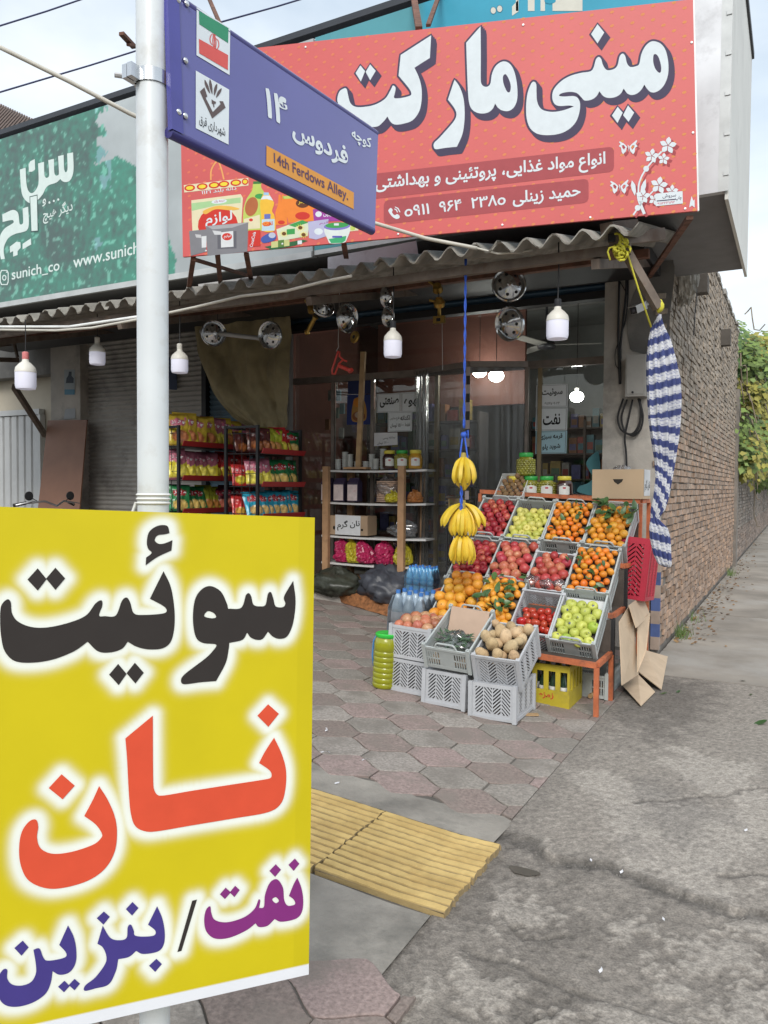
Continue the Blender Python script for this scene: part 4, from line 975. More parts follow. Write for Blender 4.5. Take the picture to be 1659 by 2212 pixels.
# ---- white pole and street-name sign
m_pole = M('pole_white', (.66, .70, .72), .38, var=.05, vs=5, dirt=((.50, .49, .46), .34, 9))
pb = atD(331, 1051, 1.545); pole = empty('sign_pole', 'white painted steel pole carrying the street sign', 'pole', (pb.x, pb.y, gz(pb.x)))
b = MB(); b.lathe([(.0305, gz(pb.x)-.02), (.0305, 3.3), (0, 3.3)], 32, Matrix.Translation((pb.x, pb.y, 0))); b.part('shaft', m_pole, pole, smooth=40)
zc_ = atD(331, 190, 1.545).z; n_ = (CP - pb); n_.z = 0; n_.normalize(); s_ = Vector((-n_.y, n_.x, 0))
def clamp(z):
    b = MB(); b.lathe([(.0312, -.013), (.0335, -.013), (.0335, .013), (.0312, .013)], 28, Matrix.Translation((pb.x, pb.y, z)))
    e = Vector((pb.x, pb.y, z)) - s_*.040 + n_*.012; b.box((-.006, -.016, -.013), (.006, .012, .013), M=Matrix.Translation(e)); b.box((.010, -.016, -.013), (.022, .012, .013), M=Matrix.Translation(e - s_*.002))
    b.part('clamp_band', M('clamp_steel', (.62, .64, .66), .25, .9), pole, smooth=40)
    b = MB(); b.tube([e - n_*.01 + s_*.02, e - n_*.01 - s_*.03], .005, 8); b.lathe([(.009, 0), (.009, .007), (0, .007)], 6, Matrix.Translation(e - n_*.01 + s_*.018) @ s_.to_track_quat('Z', 'Y').to_matrix().to_4x4()); b.part('clamp_bolt', MATS['zinc'], pole)
clamp(zc_); clamp(zc_+.33)
b = MB()
for k in range(3): b.lathe([(.0315, 0), (.0345, .003), (.0315, .006)], 20, Matrix.Translation((pb.x, pb.y, atD(331, 1072+k*9, 1.545).z)))
p = Vector((pb.x, pb.y, atD(331, 1085, 1.545).z)); b.tube([p+s_*-.033, p+s_*-.04+Vector((0, 0, -.02)), p+s_*-.036+Vector((0, 0, -.06))], .003, 6)
b.part('string_knot', M('white_string', (.62, .62, .6), .9), pole)
BS = Plane(atD(362, -22, 1.5), atD(815, 288, 2.155), atD(372, 285, 1.5))
bs = empty('street_sign', 'blue street-name sign reading 14th Ferdows Alley on the white pole', 'sign', BS.px(590, 400))
m_blue = M('blue_enamel', (.10, .10, .33), .16, var=.06, vs=3, coat=.4)
BC = [(360, -24), (817, 288), (810, 497), (372, 282)]
b = MB(); panel(b, BS, BC, .004); b.part('plate', m_blue, bs)
for a, d, nm in ((BC[0], BC[1], 'top_flange'), (BC[3], BC[2], 'bottom_flange')):
    p, q = BS.px(*a), BS.px(*d); b = MB(); b.tube([p - BS.n*.010, q - BS.n*.010], .0115, 12); b.part(nm, M('blue_dark', (.035, .03, .17), .2, var=.05), bs, smooth=40)
b = MB(); p, q = BS.px(362, -20, .003), BS.px(372, 278, .003); e = BS.ex*.03; b.add([p, q, q+e, p+e, p-BS.n*.012, q-BS.n*.012], [(0, 1, 2, 3), (4, 5, 1, 0)]); b.part('bracket_strip', M('blue_mid', (.07, .07, .32), .25), bs)
zb = Z(420, 0, 960, 580, 1659); pr = Print(BS, zb); pr.h = .0012; WB = (.72, .78, .82)
pr.poly([(217,55),(475,220),(470,578),(215,425)], WB); pr.poly([(233,85),(460,218),(457,332),(236,187)], (.05, .28, .16), .0018); pr.poly([(233,300),(457,425),(455,540),(235,410)], (.68, .12, .11), .0018)
for sx_ in (-1, 1):
    for k, (r_, hh_) in enumerate(((16, 50), (38, 46))):
        P = []
        for a in [i*.35-1.25 for i in range(8)]: P.append((352+sx_*r_*math.cos(a*.9), 322+sx_*r_*.5+hh_*math.sin(a)))
        Q = [(x-sx_*7, y) for x, y in P]; pr.poly(P+Q[::-1], (.66, .12, .11), .0018)
pr.poly([(347, 275), (356, 275), (358, 362), (350, 366)], (.66, .12, .11), .0018); pr.poly([(340, 262), (362, 270), (362, 278), (340, 270)], (.66, .12, .11), .0018)
pr.poly([(210,543),(467,690),(462,1112),(210,985)], WB); BR_ = (.13, .10, .10)
pr.poly([(240,705),(275,672),(298,742),(284,752),(340,862),(400,800),(390,778),(418,780),(438,828),(335,912)], BR_, .0018)
for (a0, b0, a1, b1) in ((278, 615, 318, 720), (318, 610, 335, 725), (372, 645, 350, 735), (408, 680, 365, 752)):
    A, B_ = Vector((a0, b0)), Vector((a1, b1)); n = Vector((-(B_-A).y, (B_-A).x)).normalized(); pr.poly([tuple(A), tuple(A.lerp(B_, .4)+n*13), tuple(B_), tuple(A.lerp(B_, .45)-n*9)], BR_, .0018, True)
pr.poly([(330,765),(345,775),(365,785),(360,800),(350,798),(352,825),(345,825),(340,800),(332,798)], BR_, .0018)
pr.text('شهرداری قرق', (240, 965), (440, 1065), (240, 878), (.04, .04, .05), .0018, .005)
pr.text('۱۴', (750, 890), (918, 985), (750, 668), WB, .0014, .045, latin=True)
pr.text('فردوس', (955, 1085), (1382, 1312), (955, 905), WB, .0014, .055); pr.text('کوچه', (1410, 1085), (1562, 1172), (1410, 975), WB, .0014, .04)
pr.poly([(753,1118),(1425,1480),(1423,1607),(752,1270)], (.72, .33, .075)); pr.text('14th Ferdows Alley.', (815, 1275), (1385, 1565), (812, 1170), (.12, .07, .13), .0018, .03, latin=True)
pr.part('lettering', bs)
for q in ((140, 30), (132, 468), (80, 862), (130, 892), (75, 2)):
    b = MB(); b.lathe([(.0065, 0), (.006, .003), (.003, .005), (0, .0055)], 12, Matrix.Translation(BS.px(*zb(q), .001)) @ BS.n.to_track_quat('Z', 'Y').to_matrix().to_4x4()); b.part('rivet', MATS['clamp_steel'], bs, smooth=True)

# ---- green juice sign on the fascia
SY = FY - .02; SP = Plane((-9, SY, 3.5), (-4, SY, 3.5), (-9, SY, 5)); z4 = Z(0, 370, 460, 740, 1659)
iz4 = lambda px, py: ((px*1.15733)/460*1659, (py*1.15733-370)/460*1659)
gs = empty('juice_sign', 'green juice billboard with white logo over the closed shop', 'sign', (-6.7, SY, FZ0))
gx0, gx1, g0, g1 = -9.8, -3.72, 3.47, 5.26; b = MB(); nu, nv = 300, 96; cols = []
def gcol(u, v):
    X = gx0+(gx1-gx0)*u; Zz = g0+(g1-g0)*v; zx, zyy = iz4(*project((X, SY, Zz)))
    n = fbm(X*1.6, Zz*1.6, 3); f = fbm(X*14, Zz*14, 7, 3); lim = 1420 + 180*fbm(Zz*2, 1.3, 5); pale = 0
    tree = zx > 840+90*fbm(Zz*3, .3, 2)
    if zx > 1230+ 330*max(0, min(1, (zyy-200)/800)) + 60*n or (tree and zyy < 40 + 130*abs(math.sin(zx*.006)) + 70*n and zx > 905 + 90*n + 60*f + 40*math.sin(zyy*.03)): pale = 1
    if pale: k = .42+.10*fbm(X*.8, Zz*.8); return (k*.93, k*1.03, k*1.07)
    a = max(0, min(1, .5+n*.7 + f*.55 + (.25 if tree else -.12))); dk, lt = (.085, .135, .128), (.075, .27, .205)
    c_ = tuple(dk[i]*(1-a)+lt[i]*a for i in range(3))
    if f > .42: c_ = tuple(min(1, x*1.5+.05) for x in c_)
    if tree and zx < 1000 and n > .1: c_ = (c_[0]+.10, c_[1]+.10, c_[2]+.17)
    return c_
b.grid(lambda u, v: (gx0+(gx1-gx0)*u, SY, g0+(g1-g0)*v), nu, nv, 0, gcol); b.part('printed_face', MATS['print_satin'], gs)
b = MB(); b.box((gx0, SY+.001, g0-.04), (gx1, FY+.055, g1)); b.box((gx0, SY-.02, g0-.06), (gx1, SY+.0005, g0-.005)); b.part('frame', MATS['pale_metal'], gs)
pr = Print(SP, z4); LW = (.62, .72, .70)
pr.poly([(660,40,c),(665,180),(655,250),(630,295),(595,308),(565,300),(545,280,c),(520,305),(490,320),(455,330),(430,345),(410,370),(385,420),(340,470),(290,500),(240,480),(205,430),(190,350),(180,195,c),(232,178,c),(238,300),(250,370),(275,405),(305,400),(335,360),(350,300),(345,140,c),(398,125,c),(402,240),(415,268),(435,265),(445,240),(437,110,c),(488,98,c),(490,210),(500,245),(520,248),(533,230),(525,75,c),(575,62,c),(580,190),(595,220),(610,190),(607,50,c)], LW, .002, True)
pr.poly([(315,100),(318,195),(290,215),(262,215),(260,150),(275,120)], LW, .002); pr.poly([(268,438),(340,420),(347,755),(280,760)], (.06, .11, .105), .003); pr.poly([(275,445),(335,430),(342,745),(287,750)], LW, .004)
pr.poly([(22,600,c),(110,560),(150,570),(168,600),(178,680),(195,690),(210,670),(205,545,c),(255,530,c),(262,680),(245,740),(200,760),(140,775),(80,810),(45,870),(35,930),(45,1000,c),(10,1005,c),(-10,900),(0,800),(40,730),(100,690),(125,670),(110,650),(25,668,c)], LW, .002, True)
pr.poly([(90,890),(150,845),(185,850),(188,900),(160,930),(160,965),(120,980),(120,930),(92,945)], LW, .002); pr.poly([(205,865),(280,815),(283,870),(205,915)], LW, .002)
pr.text('و', (382, 530), (415, 520), (382, 462), LW, .002, .03)
for x, y in ((447, 492), (487, 478), (527, 465)): pr.ellipse(x, y, 9, 11, LW, .002)
pr.text('دیگر هیچ', (388, 690), (655, 605), (388, 545), LW, .002, .02)
pr.text('sunich_co', (105, 1205), (537, 1118), (105, 1095), LW, .002, .02, latin=True); pr.text('www.sunich.com', (660, 1085), (1490, 897), (660, 975), LW, .002, .02, latin=True)
ring = lambda x, y, r, t: [[(x+r*sx, y+r*1.7*sy - .0*sx) for sx, sy in ((-1, -.6), (-.7, -1), (.7, -1), (1, -.6), (1, .6), (.7, 1), (-.7, 1), (-1, .6))], [(x+(r-t)*sx, y+(r*1.7-t)*sy) for sx, sy in ((-1, -.6), (-.7, -1), (.7, -1), (1, -.6), (1, .6), (.7, 1), (-.7, 1), (-1, .6))]]
pr.poly(ring(40, 1168, 40, 9), LW, .002); pr.poly([[(40+20*math.cos(a), 1170+27*math.sin(a)) for a in [i*.524 for i in range(12)]], [(40+11*math.cos(a), 1170+17*math.sin(a)) for a in [i*.524 for i in range(12)]]], LW, .002); pr.ellipse(60, 1120, 5, 6, LW, .002)
pr.part('lettering', gs)
# ---- older blue sign behind the red one
tx0, tx1 = -3.70, -.73
ts = empty('old_blue_sign', 'faded blue sign with white lettering mostly hidden behind the red banner', 'sign', (-2.2, SY, FZ0))
b = MB(); b.grid(lambda u, v: (tx0+(tx1-tx0)*u, SY, g0+(g1-g0)*v), 40, 12, 0, lambda u, v: tuple(x*(1+.12*fbm(u*5, v*3)) for x in ((.09, .31, .36) if u < .35 else (.05, .33, .47)))); b.part('printed_face', MATS['print_satin'], ts)
b = MB(); b.box((tx0, SY+.001, g0-.04), (tx1, FY+.055, g1)); b.part('frame', MATS['pale_metal'], ts)
pr = Print(Plane((-3, SY, 3.5), (-1, SY, 3.5), (-3, SY, 5)), r1)
for cx_, cy_ in ((1408, 100), (1468, 84)): pr.ellipse(cx_, cy_, 30, 36, (.05, .18, .28), .0012); pr.ellipse(cx_, cy_, 24, 30, (.62, .62, .55), .002)
pr.poly([(1585, 62), (1642, 2), (1645, 110), (1585, 150)], (.62, .62, .55), .002)
pr.z = r2
for x0_, x1_ in ((0, 24), (108, 168), (222, 262), (330, 600)): pr.poly([(x0_, -60), (x1_, -60), (x1_, 100), (x0_, 100)], (.62, .62, .55), .002)
pr.ellipse(308, 8, 52, 28, (.04, .30, .44), .0026); pr.part('lettering', ts)
# ================================================================== FRUIT STAND
m_cr = M('crate_grey', (.47, .485, .51), .5, var=.08, vs=9, dirt=((.33, .33, .33), .3, 9), rnd=.06)
m_cg = M('crate_greygreen', (.44, .475, .47), .5, var=.08, vs=9, dirt=((.32, .33, .32), .3, 9), rnd=.06)
m_or = M('orange_iron', (.50, .145, .06), .7, .1, var=.2, vs=14, dirt=((.14, .07, .05), .42, 11))
m_dw = M('dark_board', (.075, .06, .05), .8, var=.3, vs=7)
AW, AL, AH, BW, BL_, BH = .285, .37, .215, .30, .45, .155
def herring(b, w, h, fr, cols=4, t=.007, x0=None, bw=.008, pitch=.023):
    # lattice of slanted bars in a solid border, in the x-z plane, centred on x
    x0 = -w/2; b.box((x0, -t/2, 0), (x0+w, t/2, fr)); b.box((x0, -t/2, h-fr*1.5), (x0+w, t/2, h)); b.box((x0, -t/2, fr), (x0+fr*1.3, t/2, h-fr*1.5)); b.box((x0+w-fr*1.3, -t/2, fr), (x0+w, t/2, h-fr*1.5))
    a0, a1, z0, z1 = x0+fr*1.3, x0+w-fr*1.3, fr, h-fr*1.5; cw = (a1-a0)/cols
    for k in range(cols):
        l, r = a0+k*cw, a0+(k+1)*cw; b.box((l-.003, -t/2+.0007, z0), (l+.003, t/2-.0007, z1)); s = 1 if k % 2 else -1; z = z0-cw
        while z < z1:
            pa, pb_ = (l, z if s > 0 else z+cw), (r, z+cw if s > 0 else z); q = []
            for (x, zz) in (pa, pb_): q.append([x, zz])
            lo = min(q[0][1], q[1][1]); hi = max(q[0][1], q[1][1])
            if hi > z0+.004 and lo < z1-.004:
                for e in q:
                    o = q[1] if e is q[0] else q[0]
                    if e[1] < z0: f = (z0-e[1])/(o[1]-e[1]); e[0] += (o[0]-e[0])*f; e[1] = z0
                    if e[1] > z1: f = (z1-e[1])/(o[1]-e[1]); e[0] += (o[0]-e[0])*f; e[1] = z1
                if abs(q[0][0]-q[1][0]) > .006: b.bar((q[0][0], 0, q[0][1]), (q[1][0], 0, q[1][1]), t-.002, bw, up=(0, 0, 1))
            z += pitch
def comb(b, w, h, t=.006, n=None, solid=.0):
    x0 = -w/2; b.box((x0, -t/2, 0), (x0+w, t/2, h*.14)); b.box((x0, -t/2, h*.80), (x0+w, t/2, h)); b.box((x0, -t/2+.0006, h*.44), (x0+w, t/2-.0006, h*.50)); n = n or int(w/.0165)
    if solid: b.box((-w*solid/2, -t/2+.0009, h*.14), (w*solid/2, t/2-.0009, h*.80))
    for k in range(n+1):
        x = x0+.004+(w-.008)*k/n
        if abs(x) > w*solid/2: b.box((x-.0038, -t/2+.0003, h*.14), (x+.0038, t/2-.0003, h*.80))
def pmesh(fn, name, mat): b = MB(); fn(b); return b.mesh(name, mat)
A_end = pmesh(lambda b: herring(b, AW, AH, .022, 4), 'end_panel', m_cr); A_side = pmesh(lambda b: herring(b, AL, AH, .022, 6), 'side_panel', m_cr)
A_base = pmesh(lambda b: herring(b, AW-.01, AL-.01, .02, 4), 'base', m_cr)
def rimA(b):
    for (x0, y0, x1, y1) in ((-AW/2-.008, -.008, AW/2+.008, .004), (-AW/2-.008, AL-.004, AW/2+.008, AL+.008), (-AW/2-.008, .0045, -AW/2+.004, AL-.0045), (AW/2-.004, .0045, AW/2+.008, AL-.0045)): b.box((x0, y0, AH-.016), (x1, y1, AH+.003))
    for sx in (-1, 1):
        for y in (0, AL): b.box((sx*AW/2-.013, y-.013, -.004), (sx*AW/2+.013, y+.013, AH+.010))
A_rim = pmesh(rimA, 'rim', m_cr)
B_end = pmesh(lambda b: comb(b, BW, BH, solid=.34), 'end_panel', m_cg); B_side = pmesh(lambda b: comb(b, BL_, BH), 'side_panel', m_cg)
B_base = pmesh(lambda b: herring(b, BW-.01, BL_-.01, .02, 5), 'base', m_cg)
def rimB(b):
    for (x0, y0, x1, y1) in ((-BW/2-.007, -.007, BW/2+.007, .004), (-BW/2-.007, BL_-.004, BW/2+.007, BL_+.007), (-BW/2-.007, .0045, -BW/2+.004, BL_-.0045), (BW/2-.004, .0045, BW/2+.007, BL_-.0045)): b.box((x0, y0, BH-.012), (x1, y1, BH+.003))
    for sx in (-1, 1):
        for y in (0, BL_): b.box((sx*BW/2-.012, y-.012, -.003), (sx*BW/2+.012, y+.012, BH+.022)); b.lathe([(.006, 0), (.006, .008), (0, .008)], 6, Matrix.Translation((sx*BW/2, y, BH+.022)))
B_rim = pmesh(rimB, 'rim', m_cg)
def hnd(b): b.tube([(-.075, 0, -.004), (-.062, 0, .030), (-.05, 0, .038), (.05, 0, .038), (.062, 0, .030), (.075, 0, -.004)], .0065, 6); b.box((-.062, -.002, -.002), (.062, .002, .012))
B_hand = pmesh(hnd, 'handle', m_cg)
def tz(x): return .05*max(0, -x-1.1)
CRATES = {}
def crate(kind, X, Y, z, tilt, label, rz=0.0, rim=True, flip=False, roll=None):
    W, Ln, H = (AW, AL, AH) if kind == 'A' else (BW, BL_, BH); t = R(tilt)
    if rim: Y, z = Y + H*math.sin(t), z - H*math.cos(t)
    o = empty('plastic_crate', label, 'crate', (X, Y, z), group='grey plastic produce crates')
    mt = Matrix.Rotation(rz, 4, 'Z') @ Matrix.Rotation(t, 4, 'X') @ Matrix.Rotation((-.05 if roll is None else roll), 4, 'Y')
    mt = Matrix.Rotation(.05 if roll is None else roll, 4, 'Y') @ Matrix.Rotation(rz, 4, 'Z') @ Matrix.Rotation(t, 4, 'X')
    if flip: mt = mt @ Matrix.Translation((0, 0, H)) @ Matrix.Scale(-1, 4, (0, 0, 1))
    o.matrix_world = Matrix.Translation((X, Y, z)) @ mt
    e, s, ba, rm = (A_end, A_side, A_base, A_rim) if kind == 'A' else (B_end, B_side, B_base, B_rim)
    link('end_panel', e, o, (0, 0, 0)); link('end_panel', e, o, (0, Ln, 0)); link('side_panel', s, o, (-W/2, Ln/2, 0), (0, 0, math.pi/2)); link('side_panel', s, o, (W/2, Ln/2, 0), (0, 0, math.pi/2))
    link('base', ba, o, (0, Ln-.005, .006), (math.pi/2, 0, 0)); link('rim', rm, o)
    if kind == 'B': link('handle', B_hand, o, (0, 0, BH)); link('handle', B_hand, o, (0, BL_, BH))
    Mw = Matrix.Translation((X, Y, z)) @ mt
    return o, Mw, W, Ln, H
# ---- fruit meshes
def apple_mb():
    b = MB(); pf = [(0, .62), (.10, .66), (.30, .84), (.55, .90), (.82, .72), (.98, .35), (1.0, 0), (.92, -.38), (.74, -.68), (.5, -.88), (.3, -.93), (.14, -.84), (0, -.80)]
    n = 14; vs = []
    for (r, z) in pf:
        for j in range(n): a = 6.2832*j/n; k = 1+.03*math.cos(5*a)*(.4-z); vs.append((r*k*math.cos(a), r*k*math.sin(a), z))
    b.add(vs, [(i*n+j, (i+1)*n+j, (i+1)*n+(j+1) % n, i*n+(j+1) % n) for i in range(len(pf)-1) for j in range(n)])
    b.tube([(0, 0, .6), (.03, .02, .85), (.1, .04, 1.02)], .04, 5, mi=1); return b
m_stem = M('stem', (.12, .08, .04), .8)
def m_fr(n, c, d=None, rough=.48, rnd=.12, bump=0, bs=30, var=.12, vs=1.6): return M(n, c, rough, var=var, vs=vs, dirt=d, rnd=rnd, bump=bump, bs=bs, sub=0.0)
def fm(b, mats, name): return b.mesh(name, mats, True)
apple_red = [fm(apple_mb(), [m_fr('apple_red%d' % i, c_, d_), m_stem], 'red_apple') for i, (c_, d_) in enumerate((((.36, .028, .03), ((.55, .22, .09), .30, 1.4)), ((.24, .012, .02), ((.34, .03, .03), .4, 2)), ((.42, .06, .05), ((.60, .33, .14), .42, 1.6))))]
apple_yel = [fm(apple_mb(), [m_fr('apple_yel%d' % i, c_, d_), m_stem], 'yellow_apple') for i, (c_, d_) in enumerate((((.50, .50, .10), ((.40, .46, .07), .4, 2)), ((.56, .52, .13), ((.62, .42, .12), .15, 2))))]
apple_grn = [fm(apple_mb(), [m_fr('apple_grn%d' % i, c_, d_), m_stem], 'green_apple') for i, (c_, d_) in enumerate((((.50, .53, .11), ((.42, .48, .08), .4, 2)), ((.33, .45, .05), ((.4, .48, .08), .4, 2))))]
def round_mesh(name, m, sc=(1, 1, 1), jit=.01, seed=0, extra=None):
    b = MB(); v, f = ball(1, 14, 9, jit, seed, sc); b.add(v, f)
    if extra: extra(b)
    return b.mesh(name, [m, m_stem], True)
def navel(b): b.lathe([(.10, .955), (.06, .985), (0, .98)], 7, mi=1)
orange = [round_mesh('orange', m_fr('orange_skin%d' % i, c_, None, .42, .10, .25, 26), (1, 1, .97), .008, i, navel) for i, c_ in enumerate(((.68, .27, .025), (.70, .335, .035)))]
mand = [round_mesh('mandarin', m_fr('mandarin_skin%d' % i, c_, None, .40, .12, .25, 22), (1, 1, .84), .012, 5+i, lambda b: b.lathe([(.13, .80), (.08, .86), (0, .85)], 6, mi=1)) for i, c_ in enumerate(((.68, .175, .014), (.70, .22, .018), (.70, .30, .03)))]
def crown(b):
    for k in range(6):
        a = k*1.047; d = Vector((math.cos(a), math.sin(a), 0)); n_ = Vector((-d.y, d.x, 0)); b.add([d*.17+n_*.1+Vector((0, 0, .9)), d*.17-n_*.1+Vector((0, 0, .9)), d*.26+Vector((0, 0, 1.22))], [(0, 1, 2)], 0)
    b.lathe([(.24, .88), (.17, 1.02), (.15, 1.08)], 8)
pom = [round_mesh('pomegranate', m_fr('pom_skin%d' % i, c_, d_, .45, .12), (1, 1, .95), .03, 9+i, crown) for i, (c_, d_) in enumerate((((.42, .055, .05), ((.56, .30, .16), .22, 1.6)), ((.36, .035, .045), ((.50, .12, .08), .3, 2)), ((.50, .13, .08), ((.60, .38, .20), .4, 1.5))))]
pot = [round_mesh('potato', m_fr('potato_skin%d' % i, c_, ((.25, .17, .10), .30, 2.2), .8, .1, .4, 12), (1, .78, .72), .055, 20+i) for i, c_ in enumerate(((.50, .36, .20), (.44, .31, .175), (.54, .40, .235)))]
def onion_mb(i):
    b = MB(); b.lathe([(0, 1.25), (.06, 1.2), (.10, 1.02), (.3, .86), (.7, .66), (.96, .25), (1, -.05), (.88, -.45), (.6, -.76), (.25, -.9), (.1, -.93), (0, -.92)], 14); return b
onion = [onion_mb(i).mesh('onion', [m_fr('onion_skin%d' % i, c_, ((.55, .33, .20), .3, 3), .38, .15, .15, 9)], True) for i, c_ in enumerate(((.46, .165, .085), (.40, .13, .08), (.52, .27, .15)))]
def sepal(b):
    for k in range(5):
        a = k*1.2566; d = Vector((math.cos(a), math.sin(a), 0)); n_ = Vector((-d.y, d.x, 0)); b.add([Vector((0, 0, .82)), d*.22+n_*.07+Vector((0, 0, .86)), d*.45+Vector((0, 0, .84)), d*.22-n_*.07+Vector((0, 0, .86))], [(0, 1, 2, 3)], 1)
tom = [round_mesh('tomato', m_fr('tomato_skin%d' % i, c_, None, .22, .1), (1, 1, .82), .02, 30+i, sepal) for i, c_ in enumerate(((.42, .025, .02), (.48, .05, .03)))]
kiwi = [round_mesh('kiwi', m_fr('kiwi_skin', (.24, .145, .07), None, .85, .15, .5, 14), (1, .82, .82), .01, 40)]
q = random.Random(77)
def place(meshes, Mw, p, r, name, label, group, up=None, flat=False):
    me = q.choice(meshes)
    if up is None: e = Euler((q.uniform(0, 6.3), q.uniform(0, 6.3), q.uniform(0, 6.3)))
    else: e = Euler((up[0]+q.gauss(0, .35), up[1]+q.gauss(0, .35), q.uniform(0, 6.3)))
    o = link(name, me); o.matrix_world = Matrix.Translation(Mw @ Vector(p)) @ Mw.to_3x3().normalized().to_4x4() @ e.to_matrix().to_4x4() @ Matrix.Diagonal((r*q.uniform(.93, 1.06), r*q.uniform(.93, 1.06), r*q.uniform(.9, 1.06), 1))
    return tag(o, label, name.replace('_', ' ').split()[-1], group)
def liner_or_gap_sheet(o, W, Ln, z, y0=.012, y1=None, mat=None, slope=0):
    b = MB(); y1 = y1 or Ln-.012; b.add([(-W/2+.012, y0, z), (W/2-.012, y0, z), (W/2-.012, y1, z+slope), (-W/2+.012, y1, z+slope)], [(0, 1, 2, 3)]); return b.part('liner_or_gap_sheet', mat or m_dw, o, world=False)
def heap(cr, meshes, r, level, name, label, group, y0=0, y1=1, x0=0, x1=1, bulge=.02, jit=.25, up=None, drop=0.0, rv=.08, line=True, over=.25, under=False):
    o, Mw, W, Ln, H = cr; n = 0
    rw = r*(1-over); xa, xb = -W/2+.010+rw+(W-.02-2*rw)*x0, -W/2+.010+rw+(W-.02-2*rw)*x1; ya, yb = .010+rw+(Ln-.02-2*rw)*y0, .010+rw+(Ln-.02-2*rw)*y1
    nx = max(1, round((xb-xa)/(2*r*.97)))+1; ny = max(1, round((yb-ya)/(2*r*.84)))+1; out = []
    for j in range(ny):
        y = ya+(yb-ya)*j/max(1, ny-1); m = nx - (j % 2 and nx > 2)
        for i in range(m):
            x = xa+(xb-xa)*(i+(.5 if m < nx else 0))/max(1, nx-1); k = 1+q.uniform(-rv, rv)
            bz = bulge*(1-((x)/(W/2))**2)*(1-abs(2*y/Ln-1)**2)
            out.append(place(meshes, Mw, (x+q.gauss(0, r*.10*jit*4), y+q.gauss(0, r*.10*jit*4), level-r*.35+bz+q.uniform(-.5, .5)*r*jit - drop*(y/Ln)), r*k, name, label, group, up)); n += 1
    if line: liner_or_gap_sheet(o, W, Ln, level-r*1.35 - (.02 if under else 0), slope=-drop)  # dark sheet added below the fruit so the gaps read as shade
    if under: out += heap(cr, meshes, r, level-r*.8, name, label, group, y0+.06, y1-.04, x0+.08, x1-.08, bulge, jit, up, drop, rv, False, over)
    return out
UPF = (R(0), 0)
# tier geometry: rows of tilted crates
R1, R2, R3 = (4.95, .44), (5.385, .70), (5.80, 1.015)
def rowc(kind, X, row, label, tilt=40, dz=0, rz=0): return crate(kind, X, row[0]+q.uniform(-.008, .008), row[1]+tz(X)+dz, tilt, label, rz+q.uniform(-.015, .015))
c_ = rowc('B', -1.272, R3, 'grey crate of leafy oranges, top row beside the red crate'); fr = heap(c_, orange+mand[2:], .031, BH, 'orange', 'orange with leaves in the top-row crate beside the red crate', 'oranges in the leafy top-row crate', bulge=.03, rv=.2); LEAFY1 = c_
c_ = rowc('B', -1.588, R3, 'grey crate heaped with mandarins in the top row'); heap(c_, mand, .0285, BH+.004, 'mandarin', 'mandarin in the top-row crate next to the yellow apples', 'mandarins in the top-row crate', bulge=.035, rv=.12, jit=.3); MAND1 = c_
c_ = rowc('B', -1.905, R3, 'grey crate of pale yellow apples with a bare back end', dz=-.005); heap(c_, apple_yel, .0325, BH-.022, 'yellow_apple', 'pale yellow apple in the top-row crate', 'yellow apples in the top row', y1=.80, bulge=.012, up=(R(50), 0)); YAP = c_
c_ = rowc('B', -2.215, R3, 'grey crate of red apples behind the hanging bananas', dz=-.01); heap(c_, apple_red, .034, BH-.008, 'red_apple', 'red apple in the crate directly behind the bananas', 'red apples behind the bananas', bulge=.012, up=(R(55), 0)); RAP1 = c_
c_ = rowc('B', -1.30, R2, 'grey crate heaped with mandarins at the end of the middle row'); heap(c_, mand[:2]+mand, .0285, BH+.008, 'mandarin', 'mandarin in the end crate of the middle row', 'mandarins in the middle row', bulge=.045, rv=.14, jit=.35); MAND2 = c_
c_ = rowc('A', -1.605, R2, 'grey lattice crate of pomegranates with plastic bags on its edge', dz=-.005); heap(c_, pom, .038, AH+.0, 'pomegranate', 'pomegranate in the crate with plastic bags', 'pomegranates beside the mandarins', bulge=.04, jit=.3); POM1 = c_
c_ = rowc('B', -1.905, R2, 'grey crate of pomegranates between red apples and more pomegranates', dz=-.005); heap(c_, pom, .039, BH+.008, 'pomegranate', 'pomegranate in the crate next to the red apples', 'pomegranates beside the red apples', bulge=.035, jit=.3); POM2 = c_
c_ = rowc('B', -2.215, R2, 'grey crate of dark red apples at the water-bottle end', dz=-.01); heap(c_, [apple_red[1], apple_red[0], apple_red[1], apple_red[2]], .0335, BH-.012, 'red_apple', 'dark red apple in the middle-row crate', 'dark red apples in the middle row', bulge=.012, up=(R(50), 0)); RAP2 = c_
c_ = rowc('B', -1.292, R1, 'grey crate of green apples at the front corner of the stand', dz=.0); GA = heap(c_, [apple_grn[0]]*4+[apple_grn[1]], .0385, BH-.02, 'green_apple', 'shiny green apple in the front corner crate', 'green apples at the front corner', y1=.80, bulge=.012, up=(R(35), 0)); GAP = c_
liner_or_gap_sheet(c_[0], BW, BL_, BH-.07, y0=.30, mat=M('paper', (.6, .61, .62), .9))
c_ = rowc('A', -1.575, (4.97, .455), 'grey lattice crate half filled with tomatoes'); heap(c_, tom, .031, AH-.07, 'tomato', 'ripe red tomato in the half-empty crate', 'tomatoes', y1=.70, bulge=.018, jit=.4, rv=.15, under=True); TOMC = c_
c_ = rowc('B', -1.872, (4.99, .45), 'grey crate of small leafy oranges beside the tomatoes'); heap(c_, [mand[2], orange[1], mand[2]], .0295, BH+.012, 'orange', 'small leafy orange in the crate beside the tomatoes', 'small leafy oranges', bulge=.04, jit=.35, rv=.15, y0=.2, x0=.2); LEAFY2 = c_
heap(c_, orange, .043, BH+.005, 'orange', 'big orange along the front of the leafy crate', 'big oranges before the leafy ones', y1=.16, bulge=.01, line=False)
